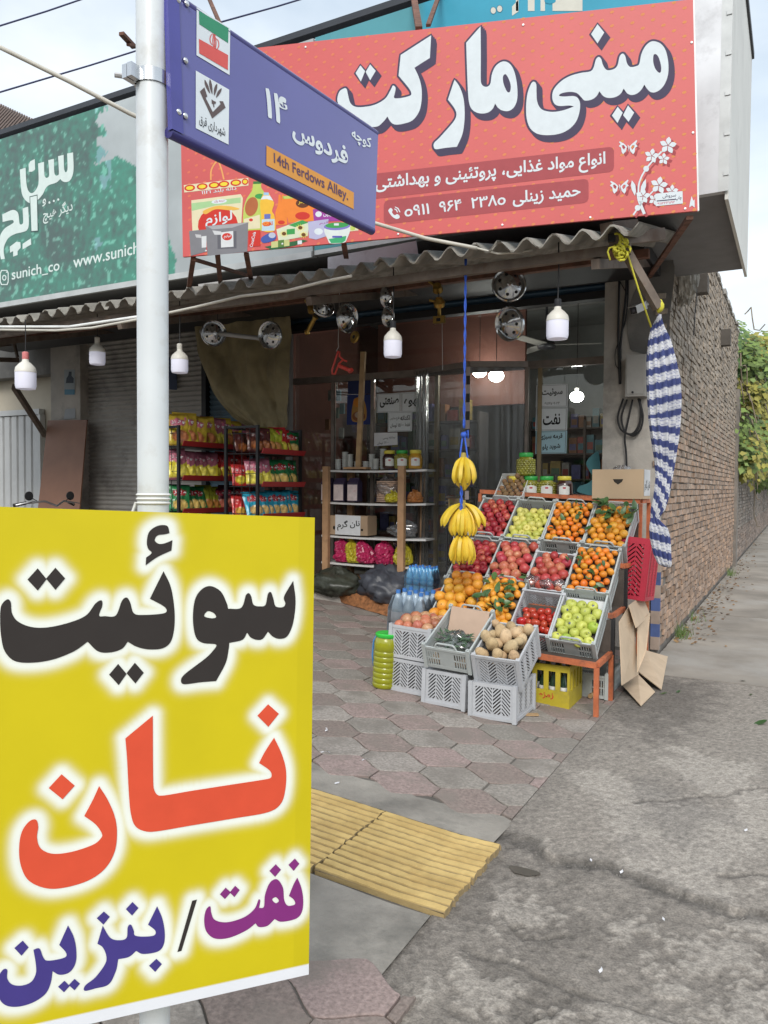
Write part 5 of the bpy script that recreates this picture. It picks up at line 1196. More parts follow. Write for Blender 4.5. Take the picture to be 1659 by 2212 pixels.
heap(c_, orange, .042, BH+.012, 'orange', 'big orange along the side of the leafy crate', 'big oranges beside the leafy ones', y0=.35, x1=.05, bulge=.02, line=False)
c_ = rowc('B', -2.18, (5.0, .445), 'grey crate of large oranges beside the water bottles'); heap(c_, orange, .0425, BH+.018, 'orange', 'large orange in the crate beside the water bottles', 'large oranges', bulge=.05, jit=.25, over=.5, under=True); ORC = c_
# front row on upturned crates
gA = lambda X: gz(X)
f1 = crate('A', -1.618, 4.42, gz(-1.6)+.004, 0, 'upturned grey lattice crate under the potatoes', rim=False, flip=True, roll=.0)
f2 = crate('A', -1.96, 4.455, gz(-1.96)+.006, 0, 'upturned grey lattice crate under the greens', rim=False, flip=True, roll=.03, rz=-.05)
f3 = crate('A', -2.265, 4.55, gz(-2.26)+.006, 0, 'upturned grey lattice crate under the onions', rim=False, flip=True, roll=.05, rz=-.02)
c_ = crate('A', -1.60, 4.40, .415, 24, 'grey lattice crate of earthy potatoes', roll=.02); heap(c_, pot, .047, AH+.012, 'potato', 'earthy brown potato in the front crate', 'potatoes', bulge=.04, jit=.35, rv=.22, over=.45, under=True); POTC = c_
c_ = crate('B', -1.925, 4.385, .435, 25, 'shallow grey crate with cardboard and a bag of greens', roll=.05); GRC = c_
liner_or_gap_sheet(c_[0], BW, BL_, .03, mat=M('cardboard', (.40, .285, .185), .9, var=.1, vs=5))
b = MB(); b.add([(-.13, .29, .03), (.13, .29, .03), (.135, .435, .17), (-.135, .435, .18), (-.13, .295, .026), (.13, .295, .026), (.135, .44, .166), (-.135, .44, .176)], MB.BF); b.part('cardboard_flap', M('cardboard_pale', (.47, .34, .255), .9, var=.08), c_[0], world=False)
c_ = crate('A', -2.255, 4.55, gz(-2.25)+AH+.014, 0, 'grey lattice crate of brown onions', rim=False, roll=.05); heap(c_, onion, .039, AH+.005, 'onion', 'brown onion in the front crate', 'onions', bulge=.05, jit=.35, rv=.15, over=.4, under=True); ONC = c_
# bag of greens, leaves, plastic bags on the pomegranates
m_bag = glass_mat('clear_bag', (.93, .93, .95), .10, .10, milk=.14)
def crumple(w, d, h, seed, n=16):
    v, f = ball(1, n*2, 20, .08, seed, (1, 1, 1)); out = []
    for p in v:
        P = Vector(p); k = 1 + .34*(abs(mnoise.noise(P*2.3+Vector((seed, 0, 0)))) - .25) + .20*(abs(mnoise.noise(P*5.1+Vector((0, seed, 0)))) - .2) + .10*mnoise.noise(P*11+Vector((0, 0, seed)))
        out.append((P.x*k*w, P.y*k*d, P.z*k*h))
    return out, f
b = MB(); v, f = crumple(.125, .10, .065, 3); b.add([GRC[1] @ Vector((x, y+.15, z+.09)) for x, y, z in v], f); b.thing('greens_bag', m_bag, 'clear plastic bag of dark greens in the shallow crate', 'bag', smooth=True)
b = MB(); rq = random.Random(4)
for k in range(300):
    p = Vector((rq.gauss(0, .05), rq.gauss(0, .035)+.15, rq.uniform(.05, .15))); d = Vector((rq.gauss(0, 1), rq.gauss(0, 1), rq.gauss(0, .3))).normalized(); n_ = Vector((rq.gauss(0, .5), rq.gauss(0, .5), 1)).normalized(); s = n_.cross(d)*.008
    b.add([GRC[1] @ w_ for w_ in (p-d*.035, p+s, p+d*.035, p-s)], [(0, 1, 2, 3)])
tag(b.thing('leafy_greens', M('dark_green', (.05, .095, .05), .5, var=.3, vs=20), 'dark green herb leaves inside the clear bag', 'herbs'), kind='stuff')
for i, (X_, y_, s_) in enumerate(((-.09, .05, 1.0), (.015, .045, .95), (.10, .055, .85))):
    b = MB(); v, f = crumple(.055*s_, .05*s_, .042*s_, 30+i); b.add([POM1[1] @ Vector((x+X_, y+y_, z+AH+.012)) for x, y, z in v], f)
    b.thing('plastic_bag', m_bag, 'thin clear plastic bag wrapped over the front pomegranates', 'bag', 'clear bags on the pomegranates', smooth=True)
m_cleaf = M('citrus_leaf', (.06, .125, .04), .35, var=.2, vs=9, rnd=.25)
def leaf_me():
    b = MB(); L_ = [(-.5, .0), (-.36, .17), (-.1, .25), (.18, .19), (.5, 0)]
    vs = []
    for (t, w_) in L_: vs += [(t, -w_, .05*abs(w_)*2+.12*t*t), (t, 0, -.02+.12*t*t), (t, w_, .05*abs(w_)*2+.12*t*t)]
    b.add(vs, [(3*i+k, 3*i+3+k, 3*i+4+k, 3*i+1+k) for i in range(4) for k in range(2)]); return b.mesh('citrus_leaf', m_cleaf, True)
LF = leaf_me()
def leaves(cr, spots, label, group, s=.075):
    for (x, y, z) in spots:
        o = link('citrus_leaf', LF); k = s*q.uniform(.75, 1.25)
        o.matrix_world = Matrix.Translation(cr[1] @ Vector((x, y, z))) @ cr[1].to_3x3().to_4x4() @ Euler((q.gauss(0, .5), q.gauss(0, .4), q.uniform(0, 6.3))).to_matrix().to_4x4() @ Matrix.Scale(k, 4); tag(o, label, 'leaf', group)
leaves(LEAFY1, [(q.uniform(-.15, .17), q.uniform(.2, .43), BH+q.uniform(.055, .085)) for _ in range(24)]+[(.16, .33, BH+.05), (.15, .37, BH+.06), (-.14, .12, BH+.05), (.02, .13, BH+.07)], 'green leaf lying on the top-row oranges', 'leaves on the top-row oranges', .085)
leaves(MAND1, [(q.uniform(-.1, .13), q.uniform(.0, .42), BH+q.uniform(.05, .065)) for _ in range(11)], 'green leaf among the top-row mandarins', 'leaves among the top-row mandarins', .055)
leaves(MAND2, [(q.uniform(-.13, .13), q.uniform(.0, .4), BH+q.uniform(.055, .075)) for _ in range(14)]+[(-.19, .27, BH+.06)], 'green leaf among the middle-row mandarins', 'leaves among the middle-row mandarins', .055)
leaves(LEAFY2, [(q.uniform(-.14, .15), q.uniform(.1, .46), BH+q.uniform(.055, .085)) for _ in range(26)], 'green leaf on the small oranges beside the tomatoes', 'leaves on the small oranges', .075)
st = MB(); st.lathe([(.22, 0), (.2, .02), (0, .025)], 10)
sm_ = st.mesh('sticker', M('sticker', (.05, .06, .16), .4)); 
for a in GA[::2]:
    w_ = a.matrix_world; d = (CP - w_.translation).normalized(); ld = (w_.to_3x3().inverted() @ (d+Vector((q.gauss(0, .35), q.gauss(0, .35), q.gauss(0, .35))))).normalized()
    link('sticker', sm_, a, ld*.985, ld.to_track_quat('Z', 'Y').to_euler())
# ---- the steel stand under the crates
stand = empty('display_stand', 'orange rusty angle-iron stand stepping up under the fruit crates', 'stand', (-1.7, 5.7, 0))
def sbar(p, q_, w_=.03, nm='frame_bar', m=None): b = MB(); b.bar(p, q_, w_); b.part(nm, m or m_or, stand)
SX0, SX1 = -2.45, -1.10
tiers = [(4.9, 5.32, .325), (5.36, 5.74, .575), (5.78, 6.28, .88), (6.33, 6.72, 1.345)]
for k, (ya, yb, zz) in enumerate(tiers):
    zl, zr = zz+tz(SX0), zz
    sbar((SX0, ya, zl), (SX1, ya, zr), .034, 'shelf_bar'); sbar((SX0, yb, zl), (SX1, yb, zr), .03, 'shelf_bar'); sbar((SX1, ya+.02, zr), (SX1, yb-.02, zr), .03, 'shelf_bar'); sbar((SX0, ya+.02, zl), (SX0, yb-.02, zl), .03, 'shelf_bar')
    sbar((SX1, ya, 0), (SX1, ya, zr-.017), .03, 'leg', m_or if k in (0, 3) else MATS['dark_metal']); sbar((SX0, ya, gz(SX0)), (SX0, ya, zl-.017), .03, 'leg')
    b = MB(); b.add([(SX0+.02, ya+.022, zl+.01), (SX1-.02, ya+.022, zr+.01), (SX1-.02, yb-.02, zr+.01), (SX0+.02, yb-.02, zl+.01)], [(0, 1, 2, 3)]); b.v += [(p[0], p[1], p[2]-.012) for p in b.v]; b.f.append((7, 6, 5, 4)); b.mi.append(0); b.f += [(0, 4, 5, 1), (1, 5, 6, 2), (2, 6, 7, 3), (3, 7, 4, 0)]; b.mi += [0]*4; b.c = [(1, 1, 1)]*8; b.part('shelf_board', m_dw, stand)
for k in range(3):
    b = MB(); y = tiers[k][1]; b.box((SX0, y-.02, tiers[k][2]-.02), (SX1, y-.012, tiers[k+1][2]-.02)); b.part('riser_board', m_dw, stand)
sbar((SX1, 5.33, .0), (SX1, 5.33, .31), .03, 'leg'); sbar((SX1, 6.72, 0), (SX1, 6.72, 1.33), .03, 'leg')
for k in range(6): sbar((SX1-.02, 5.4+k*.055, .56), (SX1-.16, 5.4+k*.055, .567), .01, 'grille_rod', MATS['dark_metal'])
# ---- top shelf: kiwi tray, jars, cardboard box
TS = 1.36
kt_ = empty('kiwi_tray', 'small white tray of kiwis at the end of the jar shelf', 'tray', (-2.17, 6.28, TS-.02)); kM = Matrix.Translation((-2.17, 6.28, TS-.02)) @ Matrix.Rotation(R(42), 4, 'X'); kt_.matrix_world = kM
b = MB(); b.box((-.12, 0, 0), (.12, .26, .008)); b.part('base', M('tray_white', (.62, .63, .62), .6), kt_, world=False)
for (a, d) in (((-.12, -.006, 0), (.12, 0, .05)), ((-.12, .26, 0), (.12, .266, .07)), ((-.126, -.006, 0), (-.1205, .266, .05)), ((.1205, -.006, 0), (.126, .266, .05))): b = MB(); b.box(a, d); b.part('side', MATS['tray_white'], kt_, world=False)
for j in range(6):
    for i in range(4 - j % 2): place(kiwi, kM, (-.085+(i+.5*(j % 2))*.056, .03+j*.042, .035+q.uniform(0, .008)), .0275, 'kiwi', 'brown kiwi in the small white tray', 'kiwis in the tray', flat=True)
place(kiwi, kM, (.03, .235, .07), .0275, 'kiwi', 'brown kiwi in the small white tray', 'kiwis in the tray')
m_jl = M('jar_label', (.66, .67, .64), .5, var=.08); LIDG, LIDY = M('lid_green', (.03, .36, .06), .35), M('lid_yellow', (.66, .56, .06), .35)
CONT = {'olive': M('olives', (.26, .25, .035), .12, var=.45, vs=24, bump=.9, bs=26, coat=.6), 'honey': M('golden_pickle', (.50, .27, .03), .12, var=.4, vs=14, bump=.4, bs=16, coat=.6), 'dark': M('dark_pickle', (.055, .022, .02), .12, var=.4, vs=18, bump=.5, bs=16, coat=.6)}
def jar(p, kind, lid, label, s=1.0, lab=True):
    o = empty('pickle_jar', label, 'jar', p, (0, 0, q.uniform(-.2, .2)), 'plastic jars of pickles')
    b = MB(); b.lathe([(.05, 0), (.061, .006), (.064, .02), (.064, .095), (.060, .115), (.047, .135), (.045, .140)], 12); b.part('body', CONT[kind], o, smooth=50, world=False)
    if kind == 'olive':
        b = MB(); rq = random.Random(2); v, f = ball(.0105, 7, 5)
        for k in range(7):
            for a in range(16):
                t = a*.3927+.2*(k % 2); b.add([(x+.0605*math.cos(t), y+.0605*math.sin(t), z+.018+k*.0155) for x, y, z in v], f)
        x_ = b.part('olives', CONT[kind], o, smooth=True, world=False, kind='stuff')
    b = MB(); b.lathe([(.050, .137), (.051, .139), (.051, .163), (.048, .167), (0, .167)], 20); b.part('lid', lid, o, smooth=40, world=False)
    if lab:
        a0 = math.atan2(CP.y-p[1], CP.x-p[0]); b = MB(); n = 9; vs = []
        rr_ = .0725 if kind == 'olive' else .0655
        for k in range(n+1):
            a = a0-o.rotation_euler.z-.62+1.24*k/n; e = math.sin(math.pi*k/n)*.010; vs += [(rr_*math.cos(a), rr_*math.sin(a), .03-e*.3), (rr_*math.cos(a), rr_*math.sin(a), .088+e)]
        b.add(vs, [(2*k, 2*k+2, 2*k+3, 2*k+1) for k in range(n)]); l_ = b.part('label', m_jl, o, world=False)
        b = MB(); vs = []
        for k in range(7):
            a = a0-o.rotation_euler.z-.16+.32*k/6; vs += [((rr_+.0006)*math.cos(a), (rr_+.0006)*math.sin(a), .072), ((rr_+.0006)*math.cos(a), (rr_+.0006)*math.sin(a), .085)]
        b.add(vs, [(2*k, 2*k+2, 2*k+3, 2*k+1) for k in range(6)]); b.part('label_emblem', M('label_red', (.45, .06, .08), .5), l_, world=False)
    o.scale = (s, s, s); return o
def X_of(px, Y): return atY(px, 1051, Y).x
JY_ = 6.45
for px, kind, lid, lb in ((1112, 'honey', LIDY, 'jar of golden pickles with yellow lid behind the kiwis'), (1147, 'olive', LIDG, 'green-lidded olive jar next to the yellow-lidded golden jar'), (1181, 'olive', LIDG, 'green-lidded olive jar next to the dark jar on the stand'), (1219, 'dark', LIDY, 'dark pickle jar with yellow lid on the stand')):
    jar((X_of(px, JY_), JY_, TS), kind, lid, lb, 1.12)
jar((X_of(1134, JY_), JY_+.02, TS+.19), 'olive', LIDG, 'green-lidded olive jar stacked on top of the others', 1.2, False)
m_card = MATS['cardboard']
def carton(name, x0, x1, y0, y1, z0, z1, label, holes=(), mat=None, flap=True):
    o = empty(name, label, 'box', ((x0+x1)/2, (y0+y1)/2, z0)); t = .006
    for nm, a, d in (('front', (x0, y0, z0), (x1, y0+t, z1)), ('back', (x0, y1-t, z0), (x1, y1, z1)), ('side', (x0, y0+t, z0), (x0+t, y1-t, z1)), ('side', (x1-t, y0+t, z0), (x1, y1-t, z1)), ('bottom', (x0+t, y0+t, z0), (x1-t, y1-t, z0+t))): b = MB(); b.box(a, d); b.part(nm+'_panel' if nm != 'bottom' else nm, mat or m_card, o)
    for (hx, hz, w_, h_) in holes:
        b = MB(); b.add([(hx-w_, y0-.0015, hz+h_), (hx+w_, y0-.0015, hz+h_), (hx+w_*.75, y0-.0015, hz), (hx, y0-.0015, hz-h_), (hx-w_*.75, y0-.0015, hz)], [(4, 3, 2, 1, 0)]); b.part('hand_hole', M('hole_dark', (.03, .025, .02), .9), o)
    return o
m_card2 = M('cardboard_tan', (.50, .37, .24), .85, var=.06, vs=4)
cb = carton('cardboard_box', -1.475, -1.075, 6.30, 6.62, 1.365, 1.60, 'tan cardboard box with a lettered sheet on its side on the top shelf', [(-1.27, 1.50, .04, .022)], m_card2)
b = MB(); b.add([(-1.073, 6.32, 1.39), (-1.073, 6.60, 1.39), (-1.073, 6.60, 1.60), (-1.073, 6.32, 1.60)], [(0, 1, 2, 3)]); b.part('paper_sheet', MATS['paper'], cb)
PS = Plane((-1.0715, 6.32, 1.39), (-1.0715, 6.60, 1.39), (-1.0715, 6.32, 1.6)); a, fs, _ = text2d('نان گرم', .015); b = MB(); b.add([(-1.0715, 6.34+.24*u, 1.42+.1*v) for u, v in a], fs); b.part('lettering', M('ink', (.02, .02, .02), .7), cb)
b = MB(); v, f = crumple(.07, .08, .05, 8); b.add([(x-1.27, y+6.45, z+1.585) for x, y, z in v], f); b.thing('clear_bag', m_bag, 'clear plastic bag poking out of the tan cardboard box', 'bag', smooth=True)
# ---- bananas on a blue rope
RPX = 1001; RP = atY(RPX, 1051, EY+.16); m_rope = M('blue_rope', (.03, .10, .50), .7, var=.2, vs=60)
zz = lambda py: atY(RPX, py, RP.y).z
rope = empty('blue_rope', 'blue rope hanging from the awning with banana bunches', 'rope', (RP.x, RP.y, zz(1190)))
b = MB()
for s in (-1, 1): b.tube([(RP.x+s*.005*math.cos(k*.9), RP.y+s*.005*math.sin(k*.9), zz(560)+(zz(925)-zz(560))*k/40) for k in range(41)], .005, 6)
b.part('upper_strand', m_rope, rope, smooth=True)
b = MB(); v, f = ball(.024, 10, 7, .15, 4, (1, 1, .9)); b.add([(x+RP.x, y+RP.y, z+zz(940)) for x, y, z in v], f); b.tube([(RP.x, RP.y, zz(935)), (RP.x+.03, RP.y, zz(930)), (RP.x+.035, RP.y-.01, zz(948))], .005, 6); b.part('knot', m_rope, rope, smooth=True)
b = MB()
for s in (-1, 1): b.tube([(RP.x+s*.006, RP.y-.005, zz(940)), (RP.x+s*.028, RP.y, zz(985)), (RP.x+s*.02, RP.y, zz(1000))], .006, 6)
b.part('loop', m_rope, rope, smooth=True)
b = MB()
for s in (-1, 1): b.tube([(RP.x+s*.006*math.cos(k*.8), RP.y-.035+s*.006*math.sin(k*.8), zz(1030)+(zz(1155)-zz(1030))*k/30) for k in range(31)], .0065, 6)
b.part('lower_strand', m_rope, rope, smooth=True)
m_ban = M('banana_skin', (.70, .47, .035), .45, var=.12, vs=12, dirt=((.42, .36, .05), .30, 14), rnd=.12); m_btip = M('banana_tip', (.10, .07, .03), .8)
def banana_me(ln=.19, bend=.9):
    b = MB(); n = 12; pts = []; rs = []
    for i in range(n+1):
        t = i/n; a = (t-.1)*bend; pts.append((0, .02+ln*math.sin(a)/bend*1.0+ (0), -ln*(1-math.cos(a))/bend - ln*t*.0)); 
        rs.append(.0165*min(1, .28+2.6*max(0, t-.08))*min(1, .25+4.5*(1-t)) if t > .1 else .006)
    b.tube(pts, rs, 5); k = len(b.f); b.tube([pts[-1], (pts[-1][0], pts[-1][1]+.004, pts[-1][2]-.006)], .005, 5, mi=1); return b.mesh('banana', [m_ban, m_btip], 40)
BN = [banana_me(.19, 1.15), banana_me(.185, 1.4)]
def bunch(z, label, spec, stemup=True):
    o = empty('banana_bunch', label, 'bananas', (RP.x, RP.y, z), group='banana bunches on the blue rope')
    b = MB(); b.tube([(0, 0, .03), (0, -.005, 0), (0, -.012, -.02)], [.014, .018, .022], 8); b.part('crown_stem', M('banana_stem', (.33, .25, .05), .7), o, world=False)
    o.scale = (1.22,)*3
    for (ang, pit, off) in spec:
        mt = Matrix.Translation(off) @ Matrix.Rotation(ang, 4, 'Z') @ Matrix.Rotation(pit, 4, 'X'); k = link('banana', q.choice(BN), o); k.matrix_local = mt
    return o
toC = math.atan2(CP.y-RP.y, CP.x-RP.x) - math.pi/2       # +y of a banana turned to the viewer
bunch(zz(990), 'upper banana bunch hanging from the knotted rope', [(toC+a, -.95-.12*(i % 2), (0, 0, -.0)) for i, a in enumerate((-1.3, -.85, -.45, -.05, .35, .75, 1.15))] + [(toC+a, -.55, (0, 0, .012)) for a in (-.7, -.2, .3, .8)])
bunch(zz(1092), 'wide-spread middle banana bunch on the rope', [(toC+a, -.75, (0, 0, 0)) for a in (-1.5, -1.15, -.8, -.45, -.1, .3, .65, 1.0, 1.35, 1.6)] + [(toC+a, -.35, (0, 0, .015)) for a in (-1.4, -1.0, 1.0, 1.45)])
bunch(zz(1152), 'lowest banana bunch hanging over the red apples', [(toC+a, -.80, (0, 0, -.0)) for a in (-1.4, -1.05, -.7, -.35, 0, .35, .7, 1.05, 1.4)] + [(toC+a, -.62, (0, 0, .008)) for a in (-.85, -.3, .25, .8)])
# ---- under and beside the stand
m_yc = M('yellow_crate', (.50, .40, .03), .5, var=.1, vs=5, dirt=((.25, .2, .05), .3, 6))
yo = empty('drinks_crate', 'yellow plastic drinks crate with red lettering under the stand', 'crate', (-1.43, 5.13, 0)); yx0, yx1, yy0, yy1, yh = -1.60, -1.285, 4.955, 5.29, .285
def slotface(b, ax, x0, x1, fixed, n, t=.012):
    def bx_(a0, a1, z0, z1):
        if ax == 'x': b.box((a0, fixed, z0), (a1, fixed+t, z1))
        else: b.box((fixed, a0, z0), (fixed+t, a1, z1))
    bx_(x0, x1, .005, .115); bx_(x0, x1, yh-.045, yh); w_ = (x1-x0)/n
    for k in range(n+1):
        c0 = x0+k*w_; bx_(max(x0, c0-.016), min(x1, c0+.016), .1155, yh-.0455)
for ax, a0, a1, fx, n in (('x', yx0, yx1, yy0, 4), ('x', yx0, yx1, yy1-.012, 4), ('y', yy0+.0125, yy1-.0125, yx0, 4), ('y', yy0+.0125, yy1-.0125, yx1-.012, 4)): b = MB(); slotface(b, ax, a0, a1, fx, n); b.part('slotted_side', m_yc, yo)
b = MB(); b.box((yx0+.013, yy0+.013, .006), (yx1-.013, yy1-.013, .016)); b.part('base', m_yc, yo)
a, fs, _ = text2d('زمزم', .05); b = MB(); b.add([(yx0+.11+.1*u, yy0-.0012, .045+.05*v) for u, v in a], fs); b.part('lettering', M('red_ink', (.5, .05, .03), .5), yo)
m_bot = M('bottle_green', (.02, .045, .03), .08, var=.05, coat=.8); m_lab = M('bottle_label', (.6, .6, .58), .5)
for i in range(4):
    for j in range(2):
        x, y = yx0+.055+i*.068, yy0+.06+j*.09; o = empty('glass_bottle', 'dark glass drinks bottle standing in the yellow crate', 'bottle', (x, y, .017), group='bottles in the yellow crate')
        b = MB(); b.lathe([(.026, 0), (.028, .01), (.028, .12), (.022, .15), (.012, .19), (.011, .235), (.013, .24), (.013, .25), (0, .25)], 12); b.part('body', m_bot, o, smooth=40, world=False); b = MB(); b.lathe([(.0285, .065), (.0285, .115)], 12); b.part('label', m_lab, o, smooth=True, world=False)
# crate lying behind, red crate, folded cardboard
b = MB(); b.box((-1.27, 5.15, 0), (-1.10, 5.30, .21)); 
c_ = crate('B', -1.275, 5.32, .004, 0, 'small grey crate pushed behind the yellow drinks crate', rim=False, roll=0)
rc = empty('red_crate', 'bright red plastic crate standing on its side beside the stand', 'crate', (-.98, 6.0, .62)); m_rc = M('crate_red', (.48, .022, .05), .45, var=.1, vs=6)
rM = Matrix.Translation((-.985, 5.86, .62)) @ Matrix.Rotation(-.10, 4, 'X') @ Matrix.Rotation(.08, 4, 'Y')
def rp_(b, nm):
    b.v = [tuple(rM @ Vector(p)) for p in b.v]; b.part(nm, m_rc, rc)
b = MB(); herring(b, .42, .42, .03, 5, .01); b.v = [(-y_, x_+.23, z_) for x_, y_, z_ in b.v]; rp_(b, 'base')
for yy in (.01, .45):
    b = MB(); herring(b, .25, .46, .03, 3, .01, pitch=.035, bw=.016); b.v = [(x_-.125, y_+yy, z_) for x_, y_, z_ in b.v]; rp_(b, 'end_panel')
for z_ in (0, .45):
    b = MB(); b.box((-.25, .01, z_), (-.005, .45, z_+.012)); rp_(b, 'side_panel')
cb = empty('folded_cardboard', 'flattened tan cardboard sheets leaning and bent beside the stand leg', 'cardboard', (-.95, 5.2, 0))
def sheet(pts, nm='sheet', th=.006):
    P = [Vector(p) for p in pts]; n_ = (P[1]-P[0]).cross(P[3]-P[0]).normalized()*th; b = MB(); b.add(P + [p-n_ for p in P], [(0, 1, 2, 3), (7, 6, 5, 4), (0, 4, 5, 1), (1, 5, 6, 2), (2, 6, 7, 3), (3, 7, 4, 0)]); return b.part(nm, m_cdl, cb)
m_cdl = M('cardboard_light', (.52, .40, .28), .88, var=.08, vs=6, dirt=((.4, .3, .2), .25, 8))
z7 = Z(1050, 1200, 1700, 1850, 1659); G7 = lambda p, X: atX(*z7(p), X)
def s7(ps, Xs, nm='sheet'): return sheet([G7(p, x) for p, x in zip(ps, Xs)], nm)
s7([(1268, 905), (1340, 790), (1385, 945), (1285, 1310)][:4], (-1.06, -1.06, -1.02, -.98))
s7([(1330, 800), (1415, 735), (1465, 865), (1375, 945)], (-1.04, -1.05, -.98, -.98), 'flap')
s7([(1385, 930), (1465, 850), (1440, 1090), (1385, 1225)], (-1.0, -.97, -.93, -.95))
s7([(1270, 960), (1352, 900), (1390, 1240), (1285, 1310)], (-1.05, -1.03, -.97, -1.0))
a_, b_, c__, d_ = [ground(*z7(p), h) for p, h in (((1285, 1305), .03), ((1390, 1240), .07), ((1500, 1355), .012), ((1410, 1445), .010))]; sheet([a_, b_, c__, d_], 'flap')
a_, b_, c__, d_ = [ground(*z7(p), h) for p, h in (((1388, 1222), .09), ((1440, 1090), .14), ((1580, 1130), .03), ((1540, 1340), .014))]; sheet([a_, b_, c__, d_], 'flap')
b = MB(); b.tube([ground(*z7((1085, 1380)), .02), ground(*z7((1225, 1270)), .03)], .016, 10); b.thing('wooden_stick', M('pine', (.44, .29, .15), .7, var=.2, vs=9), 'round wooden stick lying under the stand', 'stick', smooth=40)
b = MB(); p = ground(*z7((705, 1500)), .006); b.box((-.05, -.02, 0), (.05, .02, .008), M=Matrix.Translation(p) @ Matrix.Rotation(.5, 4, 'Z')); b.thing('wood_scrap', MATS['pine'], 'small scrap of wood lying beside the upturned crates', 'wood')
# ================================================================== SHOP FRONT ITEMS
m_pine = M('shelf_pine', (.43, .255, .135), .7, var=.18, vs=5, dirt=((.26, .14, .07), .3, 9)); m_wht = M('white_board', (.66, .66, .65), .5, var=.05)
FZ = .36                                       # height of the shop step
sx0, sx1, sy0, sy1 = -4.55, -3.30, 6.97, 7.27
sh = empty('wooden_shelf', 'pine shelf rack with white boards on the shop step', 'shelf', ((sx0+sx1)/2, 7.1, FZ))
SZ = [1.635, 1.29, .93, .64]
for (x, y) in ((-4.47, sy0+.02), (-3.56, sy0+.02), (-4.33, sy1), (-3.44, sy1)):
    b = MB(); b.box((x-.035, y-.025, FZ), (x+.035, y+.025, 1.66 if y < 7.1 else 1.60)); b.part('post', m_pine, sh)
for z in SZ:
    b = MB(); n = 10; sag = lambda t: -.012*math.sin(math.pi*t)
    b.grid(lambda u, v: (sx0+(sx1-sx0)*u, sy0+.05+(sy1-sy0-.08)*v, z-.008+sag(u)), n, 1); b.grid(lambda u, v: (sx0+(sx1-sx0)*u, sy0+.05+(sy1-sy0-.08)*v, z-.028+sag(u)), n, 1)
    b.grid(lambda u, v: (sx0+(sx1-sx0)*u, sy0+.05, z-.028+.02*v+sag(u)), n, 1); b.grid(lambda u, v: (sx1, sy0+.05+(sy1-sy0-.08)*u, z-.028+.02*v), 1, 1); b.part('board', m_wht, sh)
b = MB(); b.box((-4.35, sy1-.02, .42), (-3.35, sy1+.02, .49)); b.part('cross_rail', m_pine, sh)
sb = empty('wooden_plank', 'upright pine plank on a foot standing on the top shelf board', 'plank', (-4.07, 7.03, 1.64))
p0, p1 = atY(774, 1008, 7.08), atY(785, 760, 7.08)
b = MB(); b.bar((p0.x, p0.y, 1.655), (p1.x, p1.y, p1.z), .055, .03, up=(0, 1, 0)); b.part('upright', M('pine', ), sb)
b = MB(); b.box((p0.x-.15, 7.02, 1.632), (p0.x+.13, 7.14, 1.654)); b.part('foot', m_pine, sb)
SHY = 7.05; sz = lambda px, py, Y=SHY: atY(px, py, Y)
for px, kind, lid, lb in ((841, 'dark', LIDY, 'dark pickle jar with yellow lid on the pine shelf'), (868, 'olive', LIDG, 'green-lidded olive jar on the pine shelf'), (897, 'honey', LIDY, 'golden pickle jar with yellow lid on the pine shelf')): jar((X_of(px, SHY), SHY, 1.63), kind, lid, lb, 1.15)
m_cup = M('paper_cup', (.50, .52, .50), .7, var=.08)
for i, (px, n) in enumerate(((730, 4), (742, 7), (756, 6), (768, 3), (790, 3), (800, 6), (812, 4), (824, 8))):
    x = X_of(px, 7.12); o = empty('cup_stack', 'stack of pale paper cups behind the upright plank', 'cups', (x, 7.12+.03*(i % 2), 1.63), group='stacks of paper cups')
    for k in range(n): b = MB(); b.lathe([(.026, .0), (.034, .03), (.036, .03), (.036, .034), (.028, .034)], 12); b.v = [(p[0], p[1], p[2]+k*.026) for p in b.v]; b.part('cup', m_cup, o, smooth=40, world=False)
# flour packs, bread, boxes and coloured bags on the lower boards
m_nv = M('pack_navy', (.035, .025, .06), .5, var=.15); m_pf = M('pack_front', (.66, .56, .55), .5, var=.15, vs=16, dirt=((.60, .28, .26), .3, 10))
for i, px in enumerate((704, 731, 761)):
    p = sz(px, 1075); o = empty('flour_pack', 'navy flour pack with pinkish front and tied top on the second board', 'pack', (p.x, SHY, 1.287), group='flour packs'); w_, h_ = .065, .20
    b = MB(); b.box((-w_, 0, 0), (w_, .10, h_)); b.add([(-w_, 0, h_+.001), (w_, 0, h_+.001), (w_, .1, h_+.001), (-w_, .1, h_+.001), (-w_*.9, .045, h_+.05), (w_*.9, .05, h_+.055)], [(0, 1, 5, 4), (2, 3, 4, 5), (1, 2, 5), (3, 0, 4)]); b.part('body', m_nv, o, world=False)
    b = MB(); b.add([(-w_*.92, -.002, .01), (w_*.92, -.002, .01), (w_*.92, -.002, h_-.02), (-w_*.92, -.002, h_-.02)], [(0, 1, 2, 3)]); b.part('front_print', m_pf, o, world=False)
p = sz(829, 1078); br = empty('bread_pack', 'tall stack of flat bread wrapped in clear plastic', 'bread', (p.x, 7.13, 1.285))
for k in range(12): b = MB(); b.lathe([(0, 0), (.12, .001), (.125, .008), (.12, .016), (0, .017)], 18); b.v = [(x_+q.uniform(-.002, .002), y_*.7, z_+.002+k*.0185) for x_, y_, z_ in b.v]; b.part('flat_bread', M('bread', (.55, .38, .28), .85, var=.2, vs=18), br, smooth=40, world=False)
b = MB(); v, f = crumple(.14, .10, .125, 12, 20); b.add([(x_, y_, z_+.127) for x_, y_, z_ in v], f); b.lathe([(.012, 0), (.03, .05), (.0, .045)], 8, Matrix.Translation((-.02, 0, .23))); b.part('wrap', m_bag, br, smooth=True, world=False)
